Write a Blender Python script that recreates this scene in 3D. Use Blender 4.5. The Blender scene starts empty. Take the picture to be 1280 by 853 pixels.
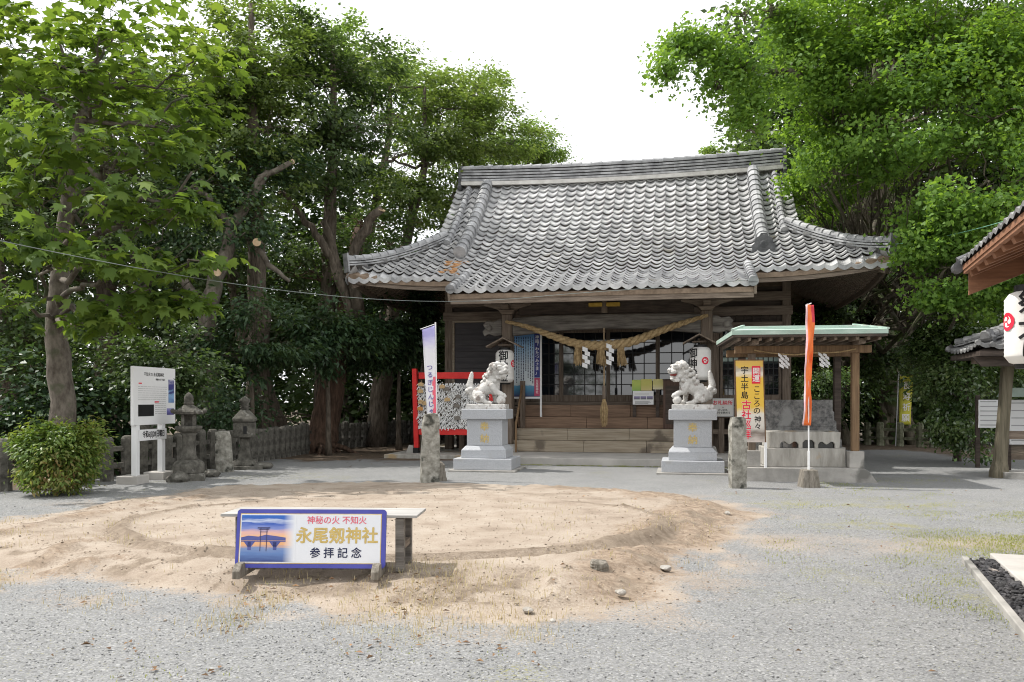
import bpy, bmesh, math, random
import numpy as np
from mathutils import Matrix, Vector, Euler

C = bpy.context.scene.collection
SC = bpy.context.scene
PI = math.pi
R = math.radians

# ------------------------------------------------------------------ camera, sky, sun, exposure
F = 1050.0          # focal length in photo pixels (1280 wide)
CH = 1.5            # camera height
HZ = 500.0          # horizon row in the photo
cam_d = bpy.data.cameras.new('camera')
cam_d.sensor_width = 36.0
cam_d.lens = 36.0 * F / 1280.0
cam_d.shift_y = (HZ - 426.5) / 1280.0
cam_d.clip_end = 2000.0
cam = bpy.data.objects.new('camera', cam_d)
cam.location = (0, 0, CH)
cam.rotation_euler = (R(90), 0, 0)
C.objects.link(cam)
SC.camera = cam

SUN_EL = R(57)
SUN_DIR = Vector((-0.90, 0.28, 0)).normalized() * math.cos(SUN_EL) + Vector((0, 0, math.sin(SUN_EL)))
wd = bpy.data.worlds.new('World')
SC.world = wd
wd.use_nodes = True
wn = wd.node_tree
bg = wn.nodes['Background']
sky = wn.nodes.new('ShaderNodeTexSky')
sky.sky_type = 'NISHITA'
sky.sun_disc = False
sky.sun_elevation = SUN_EL
sky.sun_rotation = math.atan2(SUN_DIR.x, SUN_DIR.y)
sky.dust_density = 3.0
sky.air_density = 1.0
# a thin bright cloud veil over the whole sky
tcw = wn.nodes.new('ShaderNodeTexCoord')
nzw = wn.nodes.new('ShaderNodeTexNoise'); nzw.inputs['Scale'].default_value = 2.2; nzw.inputs['Detail'].default_value = 5
rmw = wn.nodes.new('ShaderNodeMapRange'); rmw.inputs[1].default_value = .3; rmw.inputs[2].default_value = .7
rmw.inputs[3].default_value = .86; rmw.inputs[4].default_value = .98
mxw = wn.nodes.new('ShaderNodeMix'); mxw.data_type = 'RGBA'
wn.links.new(tcw.outputs['Generated'], nzw.inputs['Vector'])
wn.links.new(nzw.outputs['Fac'], rmw.inputs[0])
wn.links.new(rmw.outputs[0], mxw.inputs[0])
wn.links.new(sky.outputs[0], mxw.inputs[6])
mxw.inputs[7].default_value = (9.6, 9.7, 9.8, 1)
wn.links.new(mxw.outputs[2], bg.inputs['Color'])
bg.inputs['Strength'].default_value = 0.122

sun_d = bpy.data.lights.new('sun', 'SUN')
sun_d.energy = 3.5
sun_d.angle = R(0.6)
sun_d.color = (1.0, .965, .91)
sun = bpy.data.objects.new('sun', sun_d)
sun.rotation_euler = (-SUN_DIR).to_track_quat('-Z', 'Y').to_euler()
sun.location = (-20, 5, 30)
C.objects.link(sun)

SC.view_settings.view_transform = 'Standard'
SC.view_settings.look = 'None'
SC.view_settings.gamma = 1.0
SC.view_settings.use_curve_mapping = False
SC.view_settings.exposure = 0.47
try:
    SC.cycles.use_denoising = True
    SC.cycles.denoising_prefilter = 'ACCURATE'
    SC.cycles.filter_width = 1.05
    SC.cycles.max_bounces = 6
    SC.cycles.diffuse_bounces = 3
    SC.cycles.transparent_max_bounces = 8
except Exception:
    pass

rng = np.random.default_rng(7)
random.seed(7)

# ------------------------------------------------------------------ placing helpers
def gp(x, y, zg=0.0):
    """ground point seen at photo pixel x, y"""
    Y = F * (CH - zg) / (y - HZ)
    return Vector(((x - 640) * Y / F, Y, zg))
def at(x, y, Y):
    return Vector(((x - 640) * Y / F, Y, CH - (y - HZ) * Y / F))
SX, SY, PSI = 2.345, 21.197, 0.2
cP, sP = math.cos(PSI), math.sin(PSI)
def W3(u, v, z):
    return Vector((SX + u * cP + v * sP, SY - u * sP + v * cP, z))
def uz(x, y, v):
    """shrine-frame u and z seen at pixel x, y on the plane v"""
    k = (x - 640) / F
    u = (k * (SY + v * cP) - SX - v * sP) / (cP + k * sP)
    Y = SY - u * sP + v * cP
    return u, CH - (y - HZ) * Y / F

# ------------------------------------------------------------------ numpy noise
_tab = np.random.default_rng(3).random((256, 256))
def vn(x, y):
    x = np.asarray(x, float); y = np.asarray(y, float)
    xi = np.floor(x).astype(int); yi = np.floor(y).astype(int)
    fx = x - xi; fy = y - yi
    fx = fx * fx * (3 - 2 * fx); fy = fy * fy * (3 - 2 * fy)
    a = _tab[xi % 256, yi % 256]; b = _tab[(xi + 1) % 256, yi % 256]
    c = _tab[xi % 256, (yi + 1) % 256]; d = _tab[(xi + 1) % 256, (yi + 1) % 256]
    return (a * (1 - fx) + b * fx) * (1 - fy) + (c * (1 - fx) + d * fx) * fy
def fbm(x, y, o=4):
    s = 0; a = .5
    for i in range(o):
        s = s + a * vn(np.asarray(x) * 2 ** i + 17 * i, np.asarray(y) * 2 ** i + 5 * i); a *= .5
    return s
def sstep(a, b, x):
    t = np.clip((x - a) / (b - a), 0, 1)
    return t * t * (3 - 2 * t)

# ------------------------------------------------------------------ materials
def nmat(name):
    m = bpy.data.materials.new(name)
    m.use_nodes = True
    nt = m.node_tree
    return m, nt, nt.nodes['Principled BSDF']
def rgba(c):
    return (c[0], c[1], c[2], 1)
def mat(name, c1, c2=None, c3=None, scale=4.0, stretch=(1, 1, 1), rough=.75, bump=0.0, bscale=None, spec=.3,
        metal=0.0, detail=6.0, island=0.0, spots=None, lo=.35, hi=.65):
    """noise-mixed colours c1..c2(..c3), optional bump, per-island value jitter, spots=(colour, scale, threshold)"""
    m, nt, b = nmat(name)
    N = nt.nodes.new; L = nt.links.new
    tc = N('ShaderNodeTexCoord'); mp = N('ShaderNodeMapping')
    mp.inputs['Scale'].default_value = stretch
    L(tc.outputs['Object'], mp.inputs['Vector'])
    col = None
    nz = N('ShaderNodeTexNoise'); nz.inputs['Scale'].default_value = scale; nz.inputs['Detail'].default_value = detail
    nz.inputs['Roughness'].default_value = .62
    L(mp.outputs[0], nz.inputs['Vector'])
    rp = N('ShaderNodeValToRGB'); L(nz.outputs['Fac'], rp.inputs[0])
    e = rp.color_ramp.elements
    e[0].position = lo; e[0].color = rgba(c1)
    e[1].position = hi; e[1].color = rgba(c2 or c1)
    if c3:
        k = e.new((lo + hi) / 2); k.color = rgba(c3)
    col = rp.outputs[0]
    if spots:
        n2 = N('ShaderNodeTexNoise'); n2.inputs['Scale'].default_value = spots[1]; n2.inputs['Detail'].default_value = 5
        L(tc.outputs['Object'], n2.inputs['Vector'])
        r2 = N('ShaderNodeMapRange'); r2.inputs[1].default_value = spots[2]; r2.inputs[2].default_value = spots[2] + .09
        L(n2.outputs['Fac'], r2.inputs[0])
        mx = N('ShaderNodeMix'); mx.data_type = 'RGBA'
        L(r2.outputs[0], mx.inputs[0]); L(col, mx.inputs[6]); mx.inputs[7].default_value = rgba(spots[0])
        col = mx.outputs[2]
    if island:
        g = N('ShaderNodeNewGeometry')
        hs = N('ShaderNodeHueSaturation')
        r3 = N('ShaderNodeMapRange'); r3.inputs[3].default_value = 1 - island; r3.inputs[4].default_value = 1 + island
        L(g.outputs['Random Per Island'], r3.inputs[0]); L(r3.outputs[0], hs.inputs['Value'])
        L(col, hs.inputs['Color']); col = hs.outputs[0]
    L(col, b.inputs['Base Color'])
    b.inputs['Roughness'].default_value = rough
    b.inputs['Specular IOR Level'].default_value = spec
    b.inputs['Metallic'].default_value = metal
    if bump:
        n3 = N('ShaderNodeTexNoise'); n3.inputs['Scale'].default_value = bscale or scale * 4; n3.inputs['Detail'].default_value = 6
        L(mp.outputs[0], n3.inputs['Vector'])
        bp = N('ShaderNodeBump'); bp.inputs['Strength'].default_value = min(1, bump); bp.inputs['Distance'].default_value = .02
        L(n3.outputs['Fac'], bp.inputs['Height']); L(bp.outputs[0], b.inputs['Normal'])
    return m
def leafmat(name, cols, trans=.35, tcol=None, rough=.45, spec=.35):
    m, nt, b = nmat(name)
    N = nt.nodes.new; L = nt.links.new
    g = N('ShaderNodeNewGeometry'); rp = N('ShaderNodeValToRGB')
    e = rp.color_ramp.elements
    e[0].color = rgba(cols[0]); e[1].color = rgba(cols[-1])
    for i, c in enumerate(cols[1:-1]):
        k = e.new((i + 1) / (len(cols) - 1)); k.color = rgba(c)
    tc = N('ShaderNodeTexCoord'); nz = N('ShaderNodeTexNoise'); nz.inputs['Scale'].default_value = .9; nz.inputs['Detail'].default_value = 3
    L(tc.outputs['Object'], nz.inputs['Vector'])
    ma = N('ShaderNodeMath'); ma.operation = 'MULTIPLY_ADD'; ma.inputs[1].default_value = .55; 
    L(g.outputs['Random Per Island'], ma.inputs[0])
    mb = N('ShaderNodeMapRange'); mb.inputs[1].default_value = .35; mb.inputs[2].default_value = .65; mb.inputs[3].default_value = 0; mb.inputs[4].default_value = .45
    L(nz.outputs['Fac'], mb.inputs[0]); L(mb.outputs[0], ma.inputs[2]); L(ma.outputs[0], rp.inputs[0])
    L(rp.outputs[0], b.inputs['Base Color'])
    b.inputs['Roughness'].default_value = rough; b.inputs['Specular IOR Level'].default_value = spec
    tr = N('ShaderNodeBsdfTranslucent')
    hs = N('ShaderNodeMix'); hs.data_type = 'RGBA'; hs.blend_type = 'MULTIPLY'; hs.inputs[0].default_value = 1
    L(rp.outputs[0], hs.inputs[6]); hs.inputs[7].default_value = rgba(tcol or (2.0, 1.9, .8))
    L(hs.outputs[2], tr.inputs['Color'])
    ms = N('ShaderNodeMixShader'); ms.inputs[0].default_value = trans
    out = nt.nodes['Material Output']
    L(b.outputs[0], ms.inputs[1]); L(tr.outputs[0], ms.inputs[2]); L(ms.outputs[0], out.inputs['Surface'])
    return m

M = {}
M['wood_x'] = mat('wood_x', (.125, .095, .072), (.27, .215, .17), scale=3, stretch=(.6, 9, 9), bump=.35)
M['wood_y'] = mat('wood_y', (.125, .095, .072), (.27, .215, .17), scale=3, stretch=(9, .6, 9), bump=.35)
M['wood_z'] = mat('wood_z', (.11, .083, .062), (.24, .19, .15), scale=3, stretch=(9, 9, .6), bump=.35)
M['beam_grey'] = mat('beam_grey', (.085, .075, .066), (.25, .23, .205), scale=2.2, stretch=(.7, 7, 7), bump=.5)
M['dark_wood'] = mat('dark_wood', (.042, .032, .026), (.095, .073, .06), scale=3, stretch=(.8, 6, 6), bump=.2)
M['red_wood'] = mat('red_wood', (.15, .095, .065), (.28, .185, .125), scale=3, stretch=(.5, 9, 9), bump=.3)
M['pale_wood'] = mat('pale_wood', (.26, .21, .15), (.42, .36, .28), scale=3, stretch=(.4, 10, 10), bump=.35, spots=((.16, .13, .10), 1.6, .58))
M['post_wood'] = mat('post_wood', (.13, .08, .045), (.24, .155, .085), scale=3, stretch=(9, 9, .5), bump=.25)
M['soffit'] = mat('soffit', (.16, .115, .08), (.27, .20, .145), scale=2, stretch=(3, 3, 3), bump=.2)
M['new_wood'] = mat('new_wood', (.20, .095, .055), (.32, .16, .09), scale=3, stretch=(.6, 6, 6), bump=.15)
M['tile'] = mat('tile', (.27, .27, .275), (.54, .535, .53), c3=(.42, .418, .418), scale=3.2, rough=.42, bump=.25, bscale=30, island=.22, spec=.5,
                spots=((.27, .25, .20), 1.6, .66))
M['tile_ridge'] = mat('tile_ridge', (.20, .202, .21), (.44, .442, .45), scale=3, rough=.5, bump=.2, bscale=25, island=.2, spec=.5)
M['tile_old'] = mat('tile_old', (.085, .085, .088), (.24, .238, .235), c3=(.16, .158, .156), scale=4, rough=.55, bump=.3, bscale=25, island=.25, spec=.4)
M['tile_dark'] = mat('tile_dark', (.05, .052, .055), (.13, .13, .135), scale=5, rough=.55, bump=.3)
M['plaster'] = mat('plaster', (.55, .53, .50), (.72, .70, .67), scale=4, rough=.9, bump=.2)
M['clay'] = mat('clay', (.35, .18, .08), (.52, .30, .15), scale=9, rough=.95, bump=.6)
M['concrete'] = mat('concrete', (.26, .25, .23), (.42, .40, .37), scale=2.2, rough=.9, bump=.25, bscale=40, spots=((.17, .165, .15), 1.7, .58))
M['concrete_pale'] = mat('concrete_pale', (.38, .36, .335), (.50, .475, .44), scale=1.8, rough=.9, bump=.15, bscale=60)
M['granite'] = mat('granite', (.34, .35, .37), (.50, .51, .53), scale=90, rough=.55, bump=.05, detail=2, spots=((.40, .40, .40), 3, .62))
M['old_stone'] = mat('old_stone', (.055, .052, .044), (.17, .16, .138), scale=6, rough=.95, bump=.8, bscale=20, spots=((.30, .29, .26), 4, .62))
M['lichen_stone'] = mat('lichen_stone', (.15, .14, .115), (.40, .385, .34), scale=7, rough=.95, bump=.8, bscale=20, spots=((.055, .055, .045), 4.5, .56))
M['white_stone'] = mat('white_stone', (.46, .445, .42), (.66, .645, .62), scale=6, rough=.8, bump=.5, bscale=40, spots=((.30, .26, .235), 8, .57))
M['stain_stone'] = mat('stain_stone', (.27, .255, .225), (.47, .45, .41), scale=2.2, stretch=(3, 3, .6), rough=.9, bump=.3, bscale=25, spots=((.42, .31, .18), 1.6, .58))
M['gold'] = mat('gold', (.52, .37, .10), (.66, .49, .17), scale=20, rough=.45, spec=.5)
M['red_paint'] = mat('red_paint', (.58, .025, .025), (.70, .04, .035), scale=3, rough=.45)
M['black'] = mat('black', (.012, .012, .012), (.02, .02, .02), rough=.5)
M['ink'] = mat('ink', (.012, .012, .014), (.02, .02, .022), rough=.7)
M['navy_ink'] = mat('navy_ink', (.015, .02, .06), (.02, .028, .08), rough=.6)
M['white'] = mat('white', (.78, .78, .78), (.82, .82, .82), scale=3, rough=.5)
M['paper'] = mat('paper', (.74, .72, .68), (.82, .80, .77), scale=6, rough=.8)
M['slip'] = mat('slip', (.76, .75, .73), (.84, .83, .82), scale=9, rough=.85, island=.12)
M['yellow'] = mat('yellow', (.72, .44, .04), (.80, .52, .08), scale=3, rough=.6)
M['lime'] = mat('lime', (.42, .40, .04), (.52, .48, .06), scale=2, rough=.7)
M['crimson'] = mat('crimson', (.70, .02, .05), (.78, .03, .07), rough=.6)
M['pink_red'] = mat('pink_red', (.75, .12, .18), (.8, .16, .22), rough=.6)
M['frame_blue'] = mat('frame_blue', (.07, .075, .35), (.09, .095, .42), scale=4, rough=.4)
M['blue'] = mat('blue', (.05, .16, .42), (.07, .22, .52), scale=2, rough=.5)
M['straw'] = mat('straw', (.30, .205, .10), (.54, .40, .22), scale=14, stretch=(1, 1, 1), rough=.9, bump=.8, bscale=60)
M['rope'] = mat('rope', (.28, .20, .12), (.44, .34, .22), scale=20, rough=.9, bump=.7, bscale=60)
M['orange_cloth'] = mat('orange_cloth', (.72, .10, .03), (.85, .24, .06), scale=3, stretch=(1, 1, .6), rough=.75, spots=((.75, .5, .45), 4, .66))
M['orange_edge'] = mat('orange_edge', (.62, .30, .34), (.72, .58, .60), scale=5, rough=.75)
M['copper'] = mat('copper', (.30, .41, .35), (.44, .54, .475), scale=2, stretch=(1, 3, 3), rough=.6, bump=.1, spots=((.40, .42, .38), 3, .62))
M['rust'] = mat('rust', (.06, .045, .035), (.12, .09, .07), scale=10, rough=.8)
M['metal'] = mat('metal', (.5, .5, .5), (.6, .6, .6), rough=.35, metal=.7)
M['wire'] = mat('wire', (.14, .16, .15), (.22, .25, .24), rough=.6)
M['bark'] = mat('bark', (.06, .048, .036), (.17, .14, .11), scale=5, stretch=(3, 3, .7), rough=.95, bump=.9, bscale=14)
M['bark_grey'] = mat('bark_grey', (.075, .062, .05), (.20, .175, .145), scale=4, stretch=(2, 2, 1), rough=.95, bump=.8, bscale=12, spots=((.07, .085, .045), 2.0, .58))
M['bark_moss'] = mat('bark_moss', (.06, .05, .035), (.17, .15, .11), scale=3, stretch=(2, 2, .6), rough=.95, bump=1, bscale=9, spots=((.07, .095, .03), 1.3, .52))
M['bark_red'] = mat('bark_red', (.055, .036, .026), (.16, .10, .07), scale=4, stretch=(3, 3, .6), rough=.95, bump=1, bscale=10)
M['cut_wood'] = mat('cut_wood', (.46, .33, .20), (.60, .46, .30), scale=8, rough=.8)
M['stump'] = mat('stump', (.14, .125, .10), (.30, .27, .23), scale=5, stretch=(6, 6, .8), rough=.95, bump=.8)
M['rock'] = mat('rock', (.22, .20, .17), (.44, .41, .37), scale=8, rough=.95, bump=.6)
M['rock_dark'] = mat('rock_dark', (.02, .02, .024), (.07, .066, .066), scale=14, rough=.65, bump=.4, island=.6, spots=((.30, .26, .23), 4, .66))
M['soil'] = mat('soil', (.05, .038, .027), (.14, .11, .08), scale=4, rough=1, bump=.8, bscale=18, spots=((.20, .15, .09), 7, .6))
M['leaf_maple'] = leafmat('leaf_maple', [(.065, .115, .028), (.11, .18, .04), (.18, .25, .06)], trans=.45, tcol=(1.8, 1.7, .75), rough=.6, spec=.18)
M['leaf_dark'] = leafmat('leaf_dark', [(.034, .058, .022), (.062, .10, .036), (.11, .155, .055)], trans=.34, tcol=(1.6, 1.7, .8))
M['leaf_olive'] = leafmat('leaf_olive', [(.068, .105, .034), (.12, .17, .05), (.20, .245, .08)], trans=.42, tcol=(1.6, 1.7, .8))
M['leaf_bright'] = leafmat('leaf_bright', [(.09, .145, .04), (.15, .225, .065), (.23, .31, .10)], trans=.45, tcol=(1.6, 1.7, .8))
M['leaf_under'] = leafmat('leaf_under', [(.026, .056, .028), (.045, .085, .04), (.075, .12, .05)], trans=.25, rough=.38, spec=.35)
M['leaf_ginkgo'] = leafmat('leaf_ginkgo', [(.07, .145, .03), (.12, .22, .045), (.19, .31, .07)], trans=.45, tcol=(1.9, 1.75, .7), rough=.55, spec=.2)
M['leaf_camellia'] = leafmat('leaf_camellia', [(.045, .085, .03), (.09, .15, .05), (.18, .23, .10)], trans=.25, rough=.22, spec=.8)
M['leaf_shrub'] = leafmat('leaf_shrub', [(.055, .105, .028), (.11, .185, .04), (.18, .23, .06), (.20, .10, .05)], trans=.3)
M['grass_green'] = leafmat('grass_green', [(.14, .17, .05), (.25, .28, .08), (.36, .36, .14)], trans=.3)
M['grass_dry'] = leafmat('grass_dry', [(.36, .30, .17), (.50, .42, .26), (.40, .38, .18)], trans=.25, tcol=(1.2, 1.1, .8))
M['dead_leaf'] = mat('dead_leaf', (.13, .075, .045), (.27, .17, .09), scale=9, rough=.9, island=.5)

def glassmat():
    m, nt, b = nmat('window_glass')
    b.inputs['Base Color'].default_value = (.012, .014, .018, 1)
    b.inputs['Roughness'].default_value = .04
    b.inputs['IOR'].default_value = 1.75
    b.inputs['Specular IOR Level'].default_value = .8
    return m
M['glass'] = glassmat()
def photomat(name, stops, axis='Z', lo=0.0, hi=1.0, nz=.0, nscale=6):
    """printed picture: colour bands along an axis of the object's own coordinates"""
    m, nt, b = nmat(name)
    N = nt.nodes.new; L = nt.links.new
    tc = N('ShaderNodeTexCoord'); sp = N('ShaderNodeSeparateXYZ'); L(tc.outputs['Object'], sp.inputs[0])
    mr = N('ShaderNodeMapRange'); mr.inputs[1].default_value = lo; mr.inputs[2].default_value = hi
    L(sp.outputs[axis], mr.inputs[0])
    val = mr.outputs[0]
    if nz:
        n = N('ShaderNodeTexNoise'); n.inputs['Scale'].default_value = nscale; n.inputs['Detail'].default_value = 4
        mp = N('ShaderNodeMapping'); mp.inputs['Scale'].default_value = (1, 1, 3)
        L(tc.outputs['Object'], mp.inputs[0]); L(mp.outputs[0], n.inputs['Vector'])
        a = N('ShaderNodeMath'); a.operation = 'MULTIPLY_ADD'; a.inputs[1].default_value = nz
        L(n.outputs['Fac'], a.inputs[0]); 
        s = N('ShaderNodeMath'); s.operation = 'SUBTRACT'; s.inputs[1].default_value = nz / 2
        L(val, s.inputs[0]); L(s.outputs[0], a.inputs[2]); val = a.outputs[0]
    rp = N('ShaderNodeValToRGB'); L(val, rp.inputs[0])
    e = rp.color_ramp.elements
    e[0].position = stops[0][0]; e[0].color = rgba(stops[0][1])
    e[1].position = stops[-1][0]; e[1].color = rgba(stops[-1][1])
    for p, c in stops[1:-1]:
        k = e.new(p); k.color = rgba(c)
    L(rp.outputs[0], b.inputs['Base Color']); b.inputs['Roughness'].default_value = .45
    return m

# ------------------------------------------------------------------ mesh helpers
class MB:
    def __init__(s):
        s.v = []; s.f = []; s.m = []
    def add(s, vs, fs, mi=0, X=None):
        b = len(s.v)
        for p in vs:
            s.v.append(tuple(X @ Vector(p)) if X is not None else tuple(p))
        for f in fs:
            s.f.append([b + i for i in f]); s.m.append(mi)
        return s
    def box(s, x0, x1, y0, y1, z0, z1, mi=0, X=None):
        vs = [(x0, y0, z0), (x1, y0, z0), (x1, y1, z0), (x0, y1, z0), (x0, y0, z1), (x1, y0, z1), (x1, y1, z1), (x0, y1, z1)]
        return s.add(vs, [(3, 2, 1, 0), (4, 5, 6, 7), (0, 1, 5, 4), (1, 2, 6, 5), (2, 3, 7, 6), (3, 0, 4, 7)], mi, X)
    def frustum(s, cx, cy, w0, d0, z0, w1, d1, z1, mi=0, X=None):
        vs = []
        for w, d, z in ((w0, d0, z0), (w1, d1, z1)):
            vs += [(cx - w / 2, cy - d / 2, z), (cx + w / 2, cy - d / 2, z), (cx + w / 2, cy + d / 2, z), (cx - w / 2, cy + d / 2, z)]
        return s.add(vs, [(3, 2, 1, 0), (4, 5, 6, 7), (0, 1, 5, 4), (1, 2, 6, 5), (2, 3, 7, 6), (3, 0, 4, 7)], mi, X)
    def beam(s, p, q, w, h, mi=0):
        """box along p..q; h is measured upward"""
        p = Vector(p); q = Vector(q); d = (q - p)
        ln = d.length; d.normalize()
        side = d.cross(Vector((0, 0, 1)))
        if side.length < 1e-4: side = Vector((1, 0, 0))
        side.normalize(); up = side.cross(d)
        X = Matrix((side.to_4d(), d.to_4d(), up.to_4d(), (0, 0, 0, 1))).transposed()
        X = Matrix.Translation(p) @ Matrix(((side.x, d.x, up.x, 0), (side.y, d.y, up.y, 0), (side.z, d.z, up.z, 0), (0, 0, 0, 1)))
        return s.box(-w / 2, w / 2, 0, ln, -h / 2, h / 2, mi, X)
    def lathe(s, prof, n=16, c=(0, 0, 0), mi=0, X=None, ph=0.0, sq=None):
        vs = []; fs = []
        for r, z in prof:
            for k in range(n):
                a = ph + 2 * PI * k / n
                vs.append((c[0] + r * math.cos(a), c[1] + r * math.sin(a), c[2] + z))
        for j in range(len(prof) - 1):
            for k in range(n):
                fs.append((j * n + k, j * n + (k + 1) % n, (j + 1) * n + (k + 1) % n, (j + 1) * n + k))
        fs.append(tuple(range(n))[::-1]); fs.append(tuple((len(prof) - 1) * n + k for k in range(n)))
        return s.add(vs, fs, mi, X)
    def tube(s, pts, rad, n=8, mi=0, caps=True, wob=0.0):
        pts = [Vector(p) for p in pts]
        if not hasattr(rad, '__len__'): rad = [rad] * len(pts)
        vs = []; fs = []
        ref = None
        for i, p in enumerate(pts):
            t = (pts[min(i + 1, len(pts) - 1)] - pts[max(i - 1, 0)]).normalized()
            if ref is None:
                ref = Vector((0, 0, 1)) if abs(t.z) < .9 else Vector((1, 0, 0))
            a = t.cross(ref)
            if a.length < 1e-5: a = t.orthogonal()
            a.normalize(); b = a.cross(t).normalized(); ref = b.cross(t) * -1 if False else ref
            for k in range(n):
                an = 2 * PI * k / n
                r = rad[i] * (1 + (random.uniform(-wob, wob) if wob else 0))
                vs.append(p + a * (r * math.cos(an)) + b * (r * math.sin(an)))
        for j in range(len(pts) - 1):
            for k in range(n):
                fs.append((j * n + k, (j + 1) * n + k, (j + 1) * n + (k + 1) % n, j * n + (k + 1) % n))
        if caps:
            fs.append(tuple(range(n))); fs.append(tuple((len(pts) - 1) * n + k for k in range(n))[::-1])
        return s.add(vs, fs, mi)
    def ell(s, c, r, mi=0, n=12, m=8, X=None):
        vs = []; fs = []
        for j in range(m + 1):
            th = PI * j / m
            for k in range(n):
                a = 2 * PI * k / n
                vs.append((c[0] + r[0] * math.sin(th) * math.cos(a), c[1] + r[1] * math.sin(th) * math.sin(a), c[2] + r[2] * math.cos(th)))
        for j in range(m):
            for k in range(n):
                fs.append((j * n + k, (j + 1) * n + k, (j + 1) * n + (k + 1) % n, j * n + (k + 1) % n))
        return s.add(vs, fs, mi, X)
    def prism(s, poly, y0, y1, mi=0, X=None):
        """polygon in xz pulled along y"""
        n = len(poly)
        vs = [(p[0], y0, p[1]) for p in poly] + [(p[0], y1, p[1]) for p in poly]
        fs = [tuple(range(n)), tuple(range(n, 2 * n))[::-1]] + [(i, i + n, (i + 1) % n + n, (i + 1) % n) for i in range(n)]
        return s.add(vs, fs, mi, X)
    def build(s, name, mats, parent=None, smooth=False, bevel=0.0, loc=None, rotz=0.0):
        me = bpy.data.meshes.new(name)
        me.from_pydata(s.v, [], s.f)
        if not isinstance(mats, (list, tuple)): mats = [mats]
        for m in mats: me.materials.append(m)
        if len(mats) > 1: me.polygons.foreach_set('material_index', s.m)
        bm = bmesh.new(); bm.from_mesh(me); bmesh.ops.recalc_face_normals(bm, faces=bm.faces); bm.to_mesh(me); bm.free()
        if smooth: me.polygons.foreach_set('use_smooth', [True] * len(me.polygons))
        me.update()
        o = bpy.data.objects.new(name, me); C.objects.link(o)
        if parent is not None: o.parent = parent
        if loc is not None: o.location = loc
        if rotz: o.rotation_euler = (0, 0, rotz)
        if bevel:
            b = o.modifiers.new('bevel', 'BEVEL'); b.width = bevel; b.segments = 2; b.limit_method = 'ANGLE'; b.angle_limit = R(40)
        return o
def npmesh(name, co, faces_n, loops, mats, parent=None, smooth=False):
    """mesh straight from arrays: co (n,3), faces_n loop counts, loops flat indices"""
    me = bpy.data.meshes.new(name)
    me.vertices.add(len(co)); me.vertices.foreach_set('co', np.asarray(co, np.float32).ravel())
    me.loops.add(len(loops)); me.loops.foreach_set('vertex_index', np.asarray(loops, np.int32))
    me.polygons.add(len(faces_n))
    st = np.zeros(len(faces_n), np.int32); st[1:] = np.cumsum(faces_n)[:-1]
    me.polygons.foreach_set('loop_start', st)
    try: me.polygons.foreach_set('loop_total', np.asarray(faces_n, np.int32))
    except Exception: pass
    for m in (mats if isinstance(mats, (list, tuple)) else [mats]): me.materials.append(m)
    if smooth: me.polygons.foreach_set('use_smooth', [True] * len(faces_n))
    me.update(calc_edges=True); me.validate()
    o = bpy.data.objects.new(name, me); C.objects.link(o)
    if parent is not None: o.parent = parent
    return o
def tag(o, label=None, cat=None, group=None, kind=None):
    if label: o['label'] = label
    if cat: o['category'] = cat
    if group: o['group'] = group
    if kind: o['kind'] = kind
    return o
def thing(name, label, cat, loc=(0, 0, 0), rotz=0.0, group=None):
    o = bpy.data.objects.new(name, None); o.empty_display_size = .2; C.objects.link(o)
    o.location = loc; o.rotation_euler = (0, 0, rotz)
    return tag(o, label, cat, group)
def copy_tree(o, parent=None):
    c = o.copy(); C.objects.link(c)
    if parent is not None: c.parent = parent
    for ch in list(o.children): copy_tree(ch, c)
    return c
def lettering(body, size, m, parent, loc, rot=(R(90), 0, 0), bold=.02, sx=1.0, bend=None, line=1.0, name='lettering', depth=.0, shear=0.0):
    """writing as a mesh; the text is centred on loc.  bend = radius of the drum it is wrapped round (around local z)"""
    cu = bpy.data.curves.new(name, 'FONT'); cu.body = body; cu.size = size; cu.align_x = 'CENTER'; cu.align_y = 'CENTER'
    cu.offset = 0.0; cu.space_line = line; cu.extrude = depth; cu.shear = shear; cu.resolution_u = 3
    to = bpy.data.objects.new(name, cu); C.objects.link(to)
    dg = bpy.context.evaluated_depsgraph_get()
    me = bpy.data.meshes.new_from_object(to.evaluated_get(dg))
    bpy.data.objects.remove(to); bpy.data.curves.remove(cu)
    ys = [v.co.y for v in me.vertices]; xs = [v.co.x for v in me.vertices]
    my = (max(ys) + min(ys)) / 2; mx = (max(xs) + min(xs)) / 2
    for v in me.vertices:
        v.co.y -= my; v.co.x = (v.co.x - mx) * sx
    if bold > .004:      # heavier strokes: copies of the glyphs shifted by a fraction of the stroke
        bm = bmesh.new(); bm.from_mesh(me); src = bm.faces[:] ; bq = bold * size * .55
        for q in range(8):
            a = q * PI / 4
            d = bmesh.ops.duplicate(bm, geom=src)
            for v in [g for g in d['geom'] if isinstance(g, bmesh.types.BMVert)]:
                v.co += Vector((bq * math.cos(a), bq * math.sin(a), -.00018 * (q + 1)))
        bm.to_mesh(me); bm.free()
    if bend:
        bm = bmesh.new(); bm.from_mesh(me)
        w = size * 1.2 * sx
        for k in range(-7, 8):
            bmesh.ops.bisect_plane(bm, geom=bm.verts[:] + bm.edges[:] + bm.faces[:], plane_co=(k * w / 14, 0, 0), plane_no=(1, 0, 0))
        bm.to_mesh(me); bm.free()
        for v in me.vertices:
            a = v.co.x / bend
            v.co.x = bend * math.sin(a); v.co.z += bend * (math.cos(a) - 1)
    me.materials.clear(); me.materials.append(m)
    o = bpy.data.objects.new(name, me); C.objects.link(o)
    o.parent = parent; o.location = loc; o.rotation_euler = rot
    return o
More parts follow.
